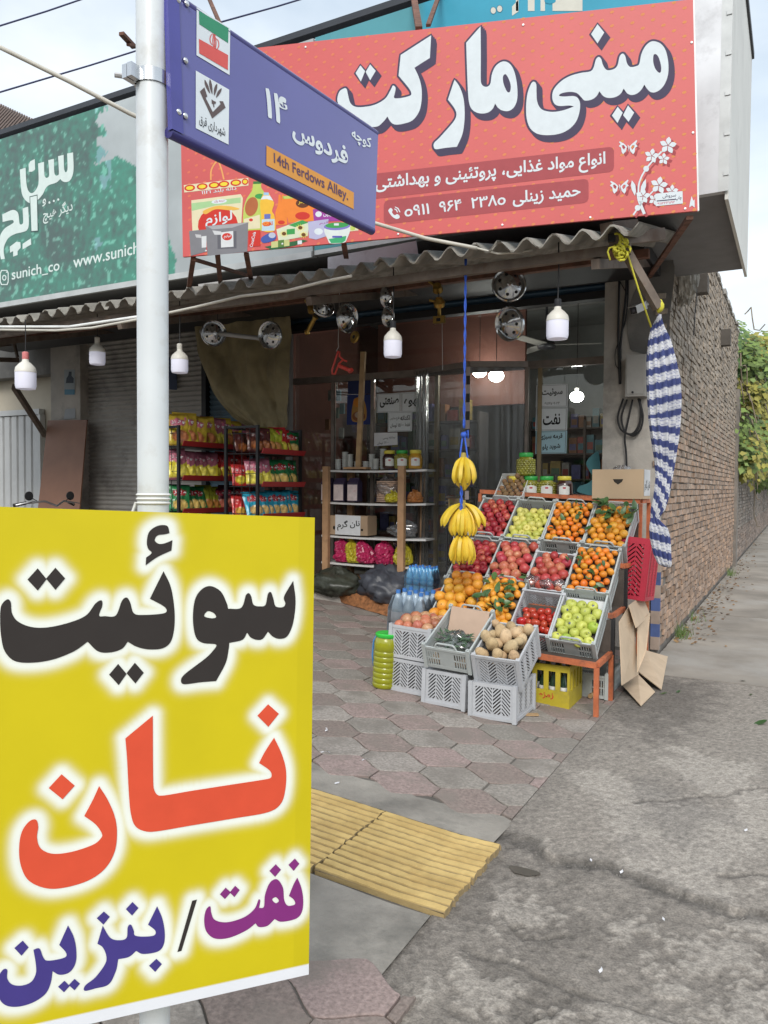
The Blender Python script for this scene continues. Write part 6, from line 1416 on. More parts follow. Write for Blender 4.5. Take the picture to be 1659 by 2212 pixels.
m_yb = M('bag_yellow', (.46, .40, .03), .3, var=.15, vs=9, bump=.6, bs=22); m_pb = M('bag_pink', (.42, .025, .10), .25, var=.2, vs=9, bump=.6, bs=22)
def sackbag(name, p, w_, d_, h_, m, label, seed, lean=0, group=None):
    b = MB(); rq = random.Random(seed); n = 40; prof = [(np.interp(t, [0, .02, .12, .35, .6, .8, .9, .94, 1.05], [.3, .85, 1, 1.0, .88, .66, .3, .1, .34]), t) for t in [0, .02, .06, .12, .18, .24, .3, .36, .42, .48, .54, .6, .66, .72, .78, .84, .88, .92, .95, 1.0, 1.06]]; vs = []
    for (r, z) in prof:
        for j in range(n):
            a = 6.2832*j/n; nz = Vector((math.cos(a)*1.6, math.sin(a)*1.6, z*2.2+seed)); k = 1+.45*(abs(mnoise.noise(nz))-.2)+.38*(abs(mnoise.noise(nz*2.4))-.2)+.2*(abs(mnoise.noise(nz*5))-.2)+.12*math.sin(7*a+seed)*z; vs.append((p[0]+w_*r*k*math.cos(a)+lean*z*h_, p[1]+d_*r*k*math.sin(a), p[2]+h_*z+.02*mnoise.noise(nz*1.7)*(z > .1)))
    b.add(vs, [(i*n+j, i*n+(j+1) % n, (i+1)*n+(j+1) % n, (i+1)*n+j) for i in range(len(prof)-1) for j in range(n)]); return b.thing(name, m, label, 'bag', group)
sackbag('plastic_bag', (sz(852, 1083).x, 7.02, 1.287), .085, .07, .11, m_yb, 'small knotted yellow bag lying beside the wrapped bread', 5)
sackbag('plastic_bag', (sz(883, 1083).x+.02, 7.15, 1.287), .08, .07, .12, M('bag_orange', (.42, .17, .05), .4, var=.15), 'small orange bag behind the front post of the pine shelf', 6)
for i, (px, m, lb, ln) in enumerate(((738, m_pb, 'pink plastic bag against the left post on the lowest board', -.1), (763, m_yb, 'yellow plastic bag squeezed between two pink bags', -.25), (790, m_pb, 'pink plastic bag leaning over the yellow one', -.35), (826, m_pb, 'upright pink plastic bag in the row of bags', -.05), (866, m_yb, 'yellow plastic bag behind the front right post', 0))):
    p = sz(px, 1222); sackbag('plastic_bag', (p.x, 7.1, .635), .095 if m is m_pb else .08, .1, .25 if i != 1 else .24, m, lb, 40+i, ln)
p = sz(760, 1160); cb2 = carton('cardboard_box', X_of(704, 7.02), X_of(704, 7.02)+.52, 7.02, 7.22, .93, 1.135, 'brown cardboard box labelled hot bread on the pine shelf')
x0b = X_of(713, 7.02); zpx = Z(750, 1050, 1250, 1550, 1659); PB = Plane((x0b, 7.018, .93), (x0b+.3, 7.018, .93), (x0b, 7.018, 1.1)); pr = Print(PB, zpx)
pr.poly([(293, 785), (503, 797), (500, 960), (292, 948)], (.68, .70, .72), .001); pr.text('نان گرم', (308, 918), (495, 905), (308, 838), (.02, .02, .02), .002, .03)
pr.ellipse(283, 893, 9, 17, (.02, .015, .01), .001); pr.ellipse(514, 912, 10, 10, (.02, .015, .01), .001); pr.part('paper_sheet', cb2)
b = MB(); v, f = crumple(.17, .10, .10, 17, 22); x1b = sz(862, 1160).x; b.add([(x_+x1b, y_+7.12, max(.935, z_*(1.1 if x_ > -.05 else .6)+1.0)) for x_, y_, z_ in v], f); b.thing('clear_bag', m_bag, 'large crumpled clear plastic bag beside the hot bread box', 'bag', smooth=True)
# mat, rubbish bags, water packs, jug
mt = MB(); e0, e1 = ground(676, 1284, .004), ground(850, 1336, .004)
def matf(u, v):
    p = e0.lerp(e1, u); top = Vector((p.x+.1, 7.25, FZ+.006)); k = Vector((p.x, 6.90, FZ+.006))
    if v < .5: r_ = p.lerp(k, v*2)
    else: r_ = k.lerp(top, v*2-1)
    return r_ + Vector((0, 0, .006*mnoise.noise(Vector((u*9, v*9, 1)))+.004))
mt.grid(matf, 40, 16); mt.thing('door_mat', M('shaggy_mat', (.25, .105, .04), .95, var=.5, vs=26, bump=1, bs=48), 'brown shaggy mat draped over the shop step', 'mat', smooth=True)
m_db = M('bag_darkgreen', (.045, .05, .038), .4, var=.3, vs=10, bump=.8, bs=14); m_dn = M('bag_slate', (.055, .06, .075), .45, var=.3, vs=10, bump=.8, bs=14)
for i, (px, py, w_, d_, h_, m, lb) in enumerate(((717, 1278, .30, .2, .17, m_db, 'crumpled dark green sack lying on the mat'), (826, 1290, .28, .22, .24, m_dn, 'slate blue rubbish bag slumped below the pine shelf'))):
    p = atY(px, py, 6.9); v, f = crumple(w_, d_, h_, 60+i, 26); rq = random.Random(i); b = MB(); b.add([(x_+p.x, y_+6.95, max(FZ-.10, z_*(1-.25*(y_ < 0))+FZ+.05)) for x_, y_, z_ in v], f); b.thing('sack', m, lb, 'sack', smooth=True)
m_wat = M('clear_water', (.50, .64, .76), .14, var=.12, vs=24, coat=.5, trans=.25); m_watb = M('blue_water', (.12, .42, .72), .15, var=.2, vs=20, coat=.5); m_cap = M('cap_blue', (.06, .20, .55), .4); m_wl = M('water_label', (.60, .63, .68), .45, var=.1)
def bottle_me():
    b = MB(); b.lathe([(.036, 0), (.041, .01), (.041, .06), (.0385, .07), (.041, .08), (.041, .19), (.036, .225), (.018, .28), (.014, .29), (.014, .30)], 16); return b
def wpack(o, px, n, m, lab, rows, s=1.0):
    body = bottle_me().mesh('bottle', m, 35); b = MB(); b.lathe([(.0155, .296), (.0155, .318), (0, .318)], 12); cap = b.mesh('cap', m_cap, 35); b = MB(); b.lathe([(.0415, .10), (.0415, .175)], 16); l_ = b.mesh('label', lab, True)
    for j in range(rows):
        for i in range(n):
            k = link('bottle', body, o, ((i-(n-1)/2)*.086, j*.086, 0)); link('cap', cap, k); link('label', l_, k)
    b = MB(); w_, d_ = n*.043+.004, rows*.086; q0 = -.046
    cs = [(-w_, q0), (w_, q0), (w_, q0+d_+.006), (-w_, q0+d_+.006)]
    b.add([(x_, y_, 0) for x_, y_ in cs]+[(x_*1.0, y_, .20) for x_, y_ in cs]+[(x_*.8, q0+(y_-q0)*.85+.01, .285) for x_, y_ in cs], [(0, 1, 5, 4), (1, 2, 6, 5), (2, 3, 7, 6), (3, 0, 4, 7), (4, 5, 9, 8), (5, 6, 10, 9), (6, 7, 11, 10), (7, 4, 8, 11)])
    b.part('shrink_film', glass_mat('shrink_film%d' % rows, (.95, .96, .98), .06, .05, milk=.05) if 'shrink_film%d' % rows not in MATS else MATS['shrink_film%d' % rows], o, world=False); o.scale = (s, s, s)
wx = X_of(881, 5.05); crate('A', wx, 4.98, gz(wx)+.006, 0, 'upturned grey lattice crate hidden under the clear water pack', rim=False, flip=True, roll=.05)
o = empty('water_pack', 'shrink-wrapped pack of clear water bottles above the green-lidded jug', 'bottles', (wx, 5.06, gz(wx)+AH+.016), (0, .05, -.05)); wpack(o, 0, 3, m_wat, m_wl, 3, 1.12)
for k in range(1): pass
b = MB(); p2 = atY(906, 1330, 5.75)
for k, lb in enumerate(('lower pack of blue water bottles beside the pine shelf', 'upper pack of blue water bottles beside the pine shelf')): o = empty('water_pack', lb, 'bottles', (p2.x, 5.75, .32+k*.235), (0, .03, .05)); wpack(o, 0, 4, m_watb, M('water_label_blue', (.05, .32, .62), .4), 3, .735)
b = MB(); b.box((p2.x-.16, 5.69, gz(p2.x)), (p2.x+.15, 5.96, .318)); b.thing('crate_stack_board', m_dw, 'dark wooden block under the blue water bottles', 'block')
p = ground(830, 1483); o = empty('plastic_jug', 'yellow-green plastic jug with bright green lid beside the onions', 'jug', (p.x, p.y, p.z), (0, .05, 0))
prof = [(.075, 0), (.083, .008)]
for k in range(7): z_ = .03+k*.036; prof += [(.084, z_), (.080, z_+.006), (.084, z_+.012)]
prof += [(.084, .30), (.078, .33), (.068, .345), (.068, .352)]
b = MB(); b.lathe(prof, 24); b.part('body', M('jug_yellow', (.36, .37, .012), .22, var=.15, vs=5, coat=.5, trans=.15), o, smooth=60, world=False)
b = MB(); b.lathe([(.074, .345), (.078, .350), (.078, .366), (.070, .372), (.045, .370), (0, .368)], 24); b.part('lid', M('jug_lid', (.04, .50, .06), .3), o, smooth=40, world=False)
b = MB(); b.tube([(-.08, 0, .34), (-.10, 0, .30), (-.104, 0, .2), (-.09, 0, .12)], .005, 6); b.part('handle', M('jug_handle', (.06, .25, .6), .4), o, smooth=True, world=False)
# magazines beside the blue bottles
o = empty('newspaper_pile', 'small pile of papers behind the orange crate', 'papers', (-2.62, 6.5, gz(-2.6)))
for k in range(7): b = MB(); b.box((-2.85+.01*k, 6.42+q.uniform(-.01, .01), .48+k*.016), (-2.5, 6.68, .492+k*.016)); b.part('paper', m_wl, o)
b = MB(); b.box((-2.86, 6.4, gz(-2.7)), (-2.48, 6.7, .478)); b.part('stand', m_dw, o)
# cola bottles, egg trays and packets between the shelf and the stand
m_cola = M('cola', (.018, .008, .006), .1, coat=.8); m_clab = M('cola_label', (.42, .03, .04), .5)
for j in range(2):
    for i in range(4):
        o = empty('cola_bottle', 'large dark cola bottle with red label behind the plastic curtain', 'bottle', (-3.0+i*.105, 7.02+j*.11, .30), group='cola bottles'); 
        b = bottle_me(); b.v = [(x_*1.15, y_*1.15, z_*1.05) for x_, y_, z_ in b.v]; b.part('body', m_cola, o, smooth=35, world=False); b = MB(); b.lathe([(.0478, .11), (.0478, .19)], 14); b.part('label', m_clab, o, smooth=True, world=False); b = MB(); b.lathe([(.018, .31), (.018, .335), (0, .335)], 10); b.part('cap', M('cap_red', (.5, .05, .04), .4), o, world=False)
b = MB(); b.box((-3.06, 6.96, gz(-2.8)), (-2.6, 7.24, .298)); b.thing('low_plinth', m_dw, 'low dark plinth under the cola bottles', 'plinth')
o = empty('cola_rack', 'rack shelf of cola bottles in red shrink wrap behind the bananas', 'rack', (-2.85, 7.05, .64)); b = MB(); b.box((-3.06, 6.97, .66), (-2.62, 7.22, .675)); b.part('board', MATS['dark_metal'], o)
for sx in (-3.05, -2.63):
    for sy in (6.98, 7.21): b = MB(); b.bar((sx, sy, .30), (sx, sy, 1.05), .015); b.part('upright', MATS['dark_metal'], o)
for i in range(4):
    o = empty('cola_bottle', 'dark cola bottle standing on the rack shelf behind the bananas', 'bottle', (-3.0+i*.105, 7.04, .677), group='cola bottles on the rack'); b = bottle_me(); b.part('body', m_cola, o, smooth=35, world=False); b = MB(); b.lathe([(.0418, .13), (.0418, .20)], 14); b.part('label', m_clab, o, smooth=True, world=False)
m_egg = M('egg_tray', (.26, .21, .16), .95, var=.15)
o = empty('egg_trays', 'stack of grey-brown egg trays behind the pine shelf', 'trays', (-3.25, 7.31, .9))
for k in range(9): b = MB(); b.box((-3.20, 7.28, 1.02+k*.04), (-2.92, 7.36, 1.035+k*.04)); b.part('egg_tray', m_egg, o)
for (px, py, c_, nm, w_, h_) in ((1000, 1040, (.05, .08, .32), 'blue and red snack carton on the rack behind the rope', .14, .10), (985, 1090, (.42, .32, .10), 'flowery yellow tissue box behind the middle bananas', .16, .12)):
    p = atY(px, py, 7.1); o = empty('carton', nm, 'carton', (p.x, 7.1, p.z-h_/2)); b = MB(); b.box((-w_/2, 0, 0), (w_/2, .1, h_)); b.part('body', M(nm[:9], c_, .5, var=.3, vs=20, dirt=((.45, .1, .12), .35, 22)), o, world=False); b = MB(); b.add([(-w_*.4, -.001, h_*.15), (w_*.1, -.001, h_*.15), (w_*.1, -.001, h_*.5), (-w_*.4, -.001, h_*.5)], [(0, 1, 2, 3)]); b.part('print', M('carton_print', (.6, .55, .5), .5), o, world=False)
    b = MB(); b.box((p.x-.12, 7.08, p.z-h_/2-.012), (p.x+.12, 7.22, p.z-h_/2-.001)); b.thing('shelf_plate', MATS['dark_metal'], 'thin dark shelf plate under the ' + nm.split(' ')[0] + (' snack carton' if c_[2] > .2 else ' tissue box'), 'shelf')

# ------------------------------------------------------------------ crisp racks
m_blk = M('rack_black', (.018, .018, .02), .45, .3); m_rr = M('rack_red', (.40, .028, .03), .4, var=.08)
def bag_me(name, top, base, logo, pic, txt=None, txc=(.8, .8, .8)):
    w_, h_, d_ = .085, .235, .028; b = MB(); nu, nv = 14, 20
    def cf(u, v):
        x, y = u*2-1, v
        if v < .06 or v > .94: return tuple(.8*k for k in top)
        if logo and ((x-.0)/.72)**2+((y-.68)/.13)**2 < 1: return logo
        if pic and ((x-.05)/.75)**2+((y-.26)/.17)**2 < 1: return pic if ((x-.05)/.5)**2+((y-.26)/.1)**2 > 1 else tuple(min(1, k*1.35) for k in pic)
        return top if v > .52+.08*math.sin(u*7) else base
    rq = random.Random(hash(name) % 99)
    for s in (-1, 1):
        def fn(u, v):
            e = max(0, math.sin(math.pi*u))**.5*max(0, math.sin(math.pi*min(1, max(0, (v-.05)/.9))))**.5; k = 1-.06*math.sin(math.pi*v)
            return (w_*(u*2-1)*k*(s if s > 0 else 1), -s*d_*e*(1+.30*math.sin(9*u+5*v)+.22*math.sin(17*v+3*u)+.2*math.sin(23*u-11*v)), h_*v)
        g = MB(); g.grid(fn, nu, nv, 0, cf)
        b.add(g.v, g.f if s > 0 else [f[::-1] for f in g.f], 0, g.c)
    me = b.mesh('crisp_bag', M('foil_print', attr=True, rough=.25, var=.22, vs=26, metal=.0), True); tm = None
    if txt:
        a, fs, _ = text2d(txt, .05); t = MB(); t.add([((u-.5)*w_*1.15, -d_*1.12, h_*(.62+.12*v)) for u, v in a], fs); tm = t.mesh('lettering', M('bag_ink_%s' % name, txc, .4))
    return me, tm
YEB, REB, GRB, TEB, BRB, GOB = (.68, .56, .04), (.58, .045, .045), (.03, .20, .07), (.03, .32, .46), (.10, .03, .02), (.55, .36, .05)
BAGS = {'gold': bag_me('gold', (.62, .44, .06), (.60, .46, .05), (.58, .16, .24), (.45, .16, .06), 'چاکلز'), 'yellow': bag_me('yellow', (.42, .14, .20), (.68, .58, .05), (.62, .2, .28), (.70, .62, .1), 'چاکلز'),
        'redyel': bag_me('redyel', REB, REB, (.6, .08, .1), (.62, .52, .05), 'چی توز'), 'green': bag_me('green', GRB, GRB, (.50, .04, .05), (.60, .42, .12), 'مزمز'), 'teal': bag_me('teal', TEB, TEB, (.50, .04, .05), (.55, .38, .14), 'مزمز'),
        'brown': bag_me('brown', (.10, .03, .03), (.12, .04, .03), None, (.35, .12, .04), None), 'dark': bag_me('dark', (.09, .02, .03), (.12, .03, .03), (.5, .06, .1), (.5, .15, .1), 'چی توز'), 'lime': bag_me('lime', (.45, .5, .05), (.38, .42, .04), None, (.45, .2, .05), None),
        'red': bag_me('red', REB, REB, None, (.55, .3, .05), None)}
def rack(label, X, Ya, Yb, zs, top, depth=.40):
    o = empty('snack_rack', label, 'rack', (X-depth/2, (Ya+Yb)/2, gz(X)))
    def bar_(p, q_, w_, m, nm): b = MB(); b.bar(p, q_, w_); b.part(nm, m, o)
    for y in (Ya, Yb):
        for x in (X, X-depth): bar_((x, y, gz(x)), (x, y, top), .028, m_blk, 'upright')
        bar_((X-.015, y, top-.015), (X-depth+.015, y, top-.015), .022, m_blk, 'top_bar')
        for k in range(9): z = gz(X)+.12+k*(top-gz(X)-.2)/8; bar_((X-.015, y, z), (X-depth+.015, y, z), .006, m_blk, 'side_wire')
        for k in range(3): x = X-.1-k*.1; bar_((x, y+.004, gz(X)+.1), (x, y+.004, top-.03), .005, m_blk, 'side_wire')
    for x in (X-depth,): bar_((x, Ya+.015, top-.015), (x, Yb-.015, top-.015), .022, m_blk, 'top_bar')
    for z in zs:
        b = MB(); b.box((X-depth+.02, Ya+.016, z-.035), (X+.05, Yb-.016, z-.027)); b.part('shelf', m_blk, o)
        b = MB(); b.add([(X+.05, Ya+.0, z-.03), (X+.05, Yb, z-.03), (X+.075, Yb, z+.022), (X+.075, Ya, z+.022), (X+.046, Ya, z-.03), (X+.046, Yb, z-.03), (X+.069, Yb, z+.022), (X+.069, Ya, z+.022)], MB.BF); b.part('red_front', m_rr, o)
    return o
def bagrow(X, Ya, Yb, z, kinds, label, group, n, dx=0.02, s=1.0):
    for i in range(n):
        y = Ya+.07+(Yb-Ya-.14)*i/max(1, n-1); k = kinds[min(len(kinds)-1, int(i*len(kinds)/n))]; me, tm = BAGS[k]
        o = link('crisp_bag', me, None, (X-.04-dx+q.uniform(-.02, .02), y, z-.022), (-.34+q.gauss(0, .05), q.gauss(0, .05), math.pi/2-.42+q.gauss(0, .12)), scale=s*q.uniform(.95, 1.06))
        tag(o, '%s crisp bag %s' % ({'gold': 'shiny gold', 'yellow': 'yellow and plum', 'redyel': 'red and yellow', 'green': 'dark green', 'teal': 'teal blue', 'brown': 'dark brown', 'dark': 'maroon', 'lime': 'lime green', 'red': 'plain red'}[k], label), 'crisps', group)
        if tm: link('lettering', tm, o)
rk1, r1a, r1b, z1s = -5.57, 5.92, 7.16, [1.88, 1.53, 1.19, .85]
rack('black wire snack rack with red shelf fronts against the blue shutter', rk1, r1a, r1b, z1s, 2.06)
bagrow(rk1, r1a, r1b, z1s[0], ['gold', 'gold', 'yellow', 'gold', 'yellow'], 'on the top tier of the shutter rack', 'crisp bags on the top tier by the shutter', 11, s=1.5)
bagrow(rk1, r1a, r1b, z1s[1], ['yellow', 'yellow', 'redyel', 'redyel', 'red'], 'on the second tier of the shutter rack', 'crisp bags on the second tier by the shutter', 11, s=1.4)
bagrow(rk1, r1a, r1b, z1s[2], ['green', 'green', 'lime', 'dark', 'dark', 'red'], 'on the third tier of the shutter rack', 'crisp bags on the third tier by the shutter', 11, s=1.25)
rk2, r2a, r2b, z2s = -4.72, 6.12, 6.86, [1.80, 1.47, 1.15, .82]
rack('black snack rack with red shelf fronts next to the pine shelf', rk2, r2a, r2b, z2s, 2.05)
bagrow(rk2, r2a, r2b, z2s[0], ['brown', 'lime', 'redyel', 'green'], 'on the top tier beside the pine shelf', 'crisp bags on the top tier by the pine shelf', 7, s=1.2)
bagrow(rk2, r2a, r2b, z2s[1], ['yellow', 'green', 'green', 'green'], 'on the second tier beside the pine shelf', 'crisp bags on the second tier by the pine shelf', 7, s=1.2)
bagrow(rk2, r2a, r2b, z2s[2], ['teal'], 'on the third tier beside the pine shelf', 'teal crisp bags on the third tier', 7, s=1.2)
bagrow(rk2-.2, r2a, r2b, z2s[0], ['brown', 'red'], 'at the back of the pine-shelf rack, top tier', 'back crisp bags on the top tier', 5, s=1.0); bagrow(rk2-.2, r2a, r2b, z2s[1], ['redyel', 'red'], 'at the back of the pine-shelf rack, second tier', 'back crisp bags on the second tier', 5, s=1.0); bagrow(rk2-.2, r2a, r2b, z2s[2], ['red'], 'at the back of the pine-shelf rack, third tier', 'back crisp bags on the third tier', 5, s=1.0)

# ------------------------------------------------------------------ hanging things under the awning
m_bw = M('bulb_white', (.66, .64, .58), .45, var=.05); m_bd = M('bulb_dome', (.66, .66, .76), .35, var=.04, emit=((.8, .82, 1), .12)); m_bs = M('bulb_socket', (.02, .02, .025), .5); m_wire = M('black_wire', (.012, .012, .014), .6)
def bulb(px, py0, py1, Y, wpx, label, sock=None, ptop=None):
    d_ = Y/ray(px, 1051).y; s = wpx*d_/F_PX; pt = atY(px, py0, Y); h_ = (py1-py0)*d_/F_PX; o = empty('led_bulb', label, 'bulb', (pt.x, pt.y, pt.z-h_))
    r_ = s/2; b = MB(); b.lathe([(r_*.90, 0+h_*.02), (r_, h_*.10), (r_, h_*.45)], 24); b.lathe([(0, -.004), (r_*.5, 0), (r_*.90, h_*.02)], 24); b.part('diffuser', m_bd, o, smooth=50, world=False)
    b = MB(); b.lathe([(r_*1.03, h_*.45), (r_*1.03, h_*.47), (r_*.95, h_*.58), (r_*.62, h_*.68), (r_*.34, h_*.74), (r_*.3, h_*.80)], 24); b.part('housing', m_bw, o, smooth=50, world=False)
    b = MB(); b.lathe([(r_*.30, h_*.80), (r_*.32, h_*.81), (r_*.32, h_*.98), (r_*.2, h_), (0, h_)], 14); b.part('socket', sock or m_bs, o, smooth=50, world=False)
    if ptop is not None:
        t = atY(px, ptop, Y).z; b = MB(); b.tube([(0, 0, h_-.005), (.004, 0, (h_+t-(pt.z-h_))/2), (0, 0, t-(pt.z-h_))], .0045, 6); b.part('flex', m_wire, o, world=False)
    return o
bulb(1205, 645, 733, 5.0, 47, 'large white bulb hanging in front of the window by the pillar', ptop=520)
bulb(849, 693, 772, 5.05, 39, 'white bulb hanging above the pine plank', ptop=575)
bulb(388, 742, 806, 5.0, 36, 'white bulb hanging beside the green tarpaulin', sock=m_bw, ptop=640)
bulb(210, 728, 788, 5.3, 33, 'dull white bulb hanging before the grey shutter', sock=m_bw, ptop=655)
bulb(55, 760, 841, 4.5, 43, 'white bulb on a pink socket at the cream wall', sock=M('pink_socket', (.62, .20, .20), .5), ptop=690)
m_chr = M('chrome', (.60, .62, .64), .16, .95, var=.08); m_hole = M('hub_hole', (.01, .01, .012), .8)
def hubcap(px, py, wpx, hpx, Y, label, yaw=0.0, pit=0.0):
    p = atY(px, py, Y); d_ = Y/ray(px, 1051).y; r_ = max(wpx, hpx)/2*d_/F_PX; dr = (CP-p).normalized(); o = empty('hubcap', label, 'hubcap', p)
    o.matrix_world = Matrix.Translation(p) @ (dr.to_track_quat('Z', 'Y').to_matrix() @ Matrix.Rotation(yaw, 3, 'Y') @ Matrix.Rotation(pit, 3, 'X')).to_4x4()
    b = MB(); b.lathe([(r_, -.02), (r_*1.0, .0), (r_*.95, .008), (r_*.86, .0), (r_*.80, -.012), (r_*.72, -.004), (r_*.45, .020), (r_*.16, .034), (r_*.12, .042), (0, .044)], 36); b.part('dish', m_chr, o, smooth=35, world=False)
    for k in range(7):
        a = k*.8976; b = MB(); b.lathe([(r_*.095, 0), (0, .001)], 12, Matrix.Translation((r_*.60*math.cos(a), r_*.60*math.sin(a), .0105)) @ Matrix.Rotation(a, 4, 'Z') @ Matrix.Rotation(.27, 4, 'Y')); b.part('vent_hole', m_hole, o, world=False)
    return o
HY = 5.9
for px, py, w_, h_, lb, yw, pt_ in ((1100, 615, 70, 74, 'upper chrome hubcap of the pair beside the pillar bulb', .15, -.35), (1099, 700, 58, 74, 'lower chrome hubcap of the pair beside the pillar bulb', -.62, .1), (462, 720, 54, 56, 'chrome hubcap on the white rod, shutter end', .25, 0), (582, 724, 46, 60, 'chrome hubcap on the white rod, tarpaulin end', -.65, 0), (700, 662, 48, 46, 'dark chrome hubcap hung beside brass taps', .2, -.5), (752, 687, 40, 64, 'chrome hubcap above the brass flange', .85, 0), (838, 640, 24, 50, 'upper of two edge-on hubcaps above the white bulb', 1.05, 0), (840, 684, 24, 44, 'lower of two edge-on hubcaps behind the white bulb', 1.05, 0)):
    hubcap(px, py, w_, h_, HY, lb, yw, pt_)
def wire(pts, r_, label, name='hanging_wire', mat=None, cat='wire'): b = MB(); b.tube(pts, r_, 6); return b.thing(name, mat or m_wire, label, cat)
wire([atY(1100, 560, HY), atY(1100, 580, HY)], .003, 'thin wire above the upper hubcap of the pair'); wire([atY(1099, 652, HY), atY(1099, 664, HY)], .003, 'thin wire linking the two paired hubcaps')
wire([atY(752, 600, HY), atY(752, 655, HY)], .003, 'thin wire above the hubcap over the brass flange'); wire([atY(838, 592, HY), atY(838, 664, HY)], .003, 'thin wire behind the white bulb holding two hubcaps'); wire([atY(700, 610, HY), atY(700, 640, HY)], .003, 'thin wire holding the hubcap by the brass taps')
b = MB(); b.tube([atY(434, 716, HY+.04), atY(600, 735, HY+.04)], .022, 10); b.thing('white_rod', M('rod_grey', (.42, .43, .44), .5), 'pale rod behind the two hubcaps by the tarpaulin', 'rod', smooth=40); wire([atY(470, 660, HY+.04), atY(470, 716, HY+.04)], .003, 'thin wire at the shutter end of the pale rod'); wire([atY(590, 650, HY+.04), atY(590, 730, HY+.04)], .003, 'thin wire at the tarpaulin end of the pale rod')
m_brass = M('brass', (.42, .27, .07), .3, .8, var=.2, vs=20)
def brassy(name, px, py, label, prof, tilt=(0, 0, 0), s=1.0, extra=None):
    p = atY(px, py, HY); o = empty(name, label, 'fitting', p); o.matrix_world = Matrix.Translation(p) @ Euler(tilt).to_matrix().to_4x4() @ Matrix.Scale(s, 4)
    b = MB(); b.lathe(prof, 12); b.part('body', m_brass, o, smooth=35, world=False)
    if extra: extra(o)
def ex1(o): b = MB(); b.box((-.055, -.02, -.10), (.055, .02, -.035)); b.part('plate', m_brass, o, world=False); b = MB(); b.box((-.02, -.022, -.085), (.02, -.0205, -.055)); b.part('window', m_hole, o, world=False)
def ex2(o): b = MB(); b.tube([(-.1, 0, .02), (.04, 0, .0)], .012, 8); b.part('spout', m_brass, o, world=False)
brassy('brass_fitting', 949, 675, 'square brass fitting at the bottom of the hanging string', [(.018, -.03), (.016, .04), (.022, .05), (0, .055)], s=.9, extra=ex1)
brassy('brass_tap', 949, 655, 'round brass tap in the middle of the hanging string', [(0, -.05), (.05, -.03), (.055, .01), (.03, .05), (0, .055)], (.6, .2, 0), .9, ex2); brassy('brass_tap', 945, 622, 'dark brass tap at the top of the hanging string', [(0, -.04), (.05, -.03), (.04, .03), (0, .04)], (1.1, .6, 0), .9, ex2)
brassy('brass_tap', 672, 668, 'brass tap beside the dark hubcap', [(0, -.04), (.035, -.03), (.03, .03), (0, .04)], (1.0, .9, 0), 1.0, ex2); brassy('brass_valve', 672, 702, 'slanted brass valve hanging left of the red saw', [(.018, -.1), (.03, -.08), (.018, -.06), (.022, 0), (.018, .06), (.03, .09), (0, .1)], (.2, .75, 0), 1.0)
def ex3(o): b = MB(); b.lathe([(.02, .0121), (0, .0125)], 10); b.part('bore', m_hole, o, world=False)
brassy('brass_flange', 766, 728, 'flat brass flange under the hubcap', [(.06, -.01), (.062, 0), (.055, .012), (.0, .012)], (1.45, .1, -.35), .9, ex3)
wire([atY(949, 592, HY), atY(947, 640, HY), atY(949, 690, HY)], .0025, 'string carrying three brass fittings above the window'); wire([atY(955, 695, HY), atY(956, 800, HY)], .002, 'thin white string hanging below the brass fittings', mat=M('pale_string', (.4, .4, .4), .8)); wire([atY(672, 615, HY), atY(672, 700, HY)], .003, 'wire holding the slanted brass valve and tap'); wire([atY(770, 690, HY), atY(766, 722, HY)], .0025, 'wire above the brass flange')
zs4 = Z(700, 560, 1300, 1100, 1659); sw = [atY(*zs4(p), HY) for p in ((400, 880), (392, 910), (360, 1010), (362, 1035), (380, 1038), (408, 965), (435, 940), (462, 950))]
o = empty('red_hacksaw', 'small red wire handle tool hanging on a string', 'tool', sw[2]); m_rs = M('tool_red', (.55, .05, .035), .4)
b = MB(); b.tube(sw + [], .009, 8); b.part('loop', m_rs, o, smooth=True); b = MB(); b.tube([atY(*zs4(p), HY) for p in ((395, 882), (412, 885), (412, 915), (440, 942))], .009, 8); b.part('arm', m_rs, o, smooth=True); b = MB(); b.tube([atY(*zs4((410, 980)), HY), atY(*zs4((490, 1015)), HY)], .018, 10); b.tube([atY(*zs4((484, 1006)), HY), atY(*zs4((492, 1020)), HY)], .026, 10); b.part('grip', m_rs, o, smooth=40)
wire([atY(*zs4(p), HY) for p in ((412, 470), (402, 820), (405, 850), (388, 880))], .003, 'string holding the red wire tool', mat=MATS['pale_string'])
# cables strung along the eave and overhead
m_cab = M('cable_white', (.55, .53, .47), .6, var=.1)
def cable(pxs, r_, label, mat=None):
    pts = [Vector(p) for p in pxs]; P = []
    for i in range(len(pts)-1):
        for k in range(6): P.append(pts[i].lerp(pts[i+1], k/6))
    P.append(pts[-1]); b = MB(); b.tube(P, r_, 7); return b.thing('cable', mat or m_cab, label, 'cable', smooth=True)
cable([atY(0, 102, 2.6), atY(150, 176, 2.85), atY(280, 245, 3.1), atY(420, 308, 3.4), atY(620, 395, 3.85), atY(810, 482, 4.3), atY(920, 515, 4.55), atY(1030, 536, 4.72)], .012, 'thick white cable sloping down to the awning edge')
cable([atY(-20, 712, 4.7), atY(120, 714, 4.68), atY(200, 708, 4.68), atY(298, 690, 4.68), atY(420, 664, 4.68), atY(520, 640, 4.7), atY(620, 628, 4.7), atY(700, 608, 4.72), atY(760, 596, 4.74)], .011, 'pale cable tied along the awning eave')
cable([atY(-20, 706, 4.72), atY(150, 706, 4.7), atY(300, 684, 4.7)], .013, 'second white cable along the eave above the cream wall', M('cable_bright', (.72, .73, .72), .5))
cable([atY(1030, 536, 4.72), atY(1075, 548, 4.8), atY(1120, 545, 4.9), atY(1150, 540, 4.95)], .007, 'thin end of the white cable curling under the awning')
m_pw = M('power_line', (.03, .035, .10), .6)
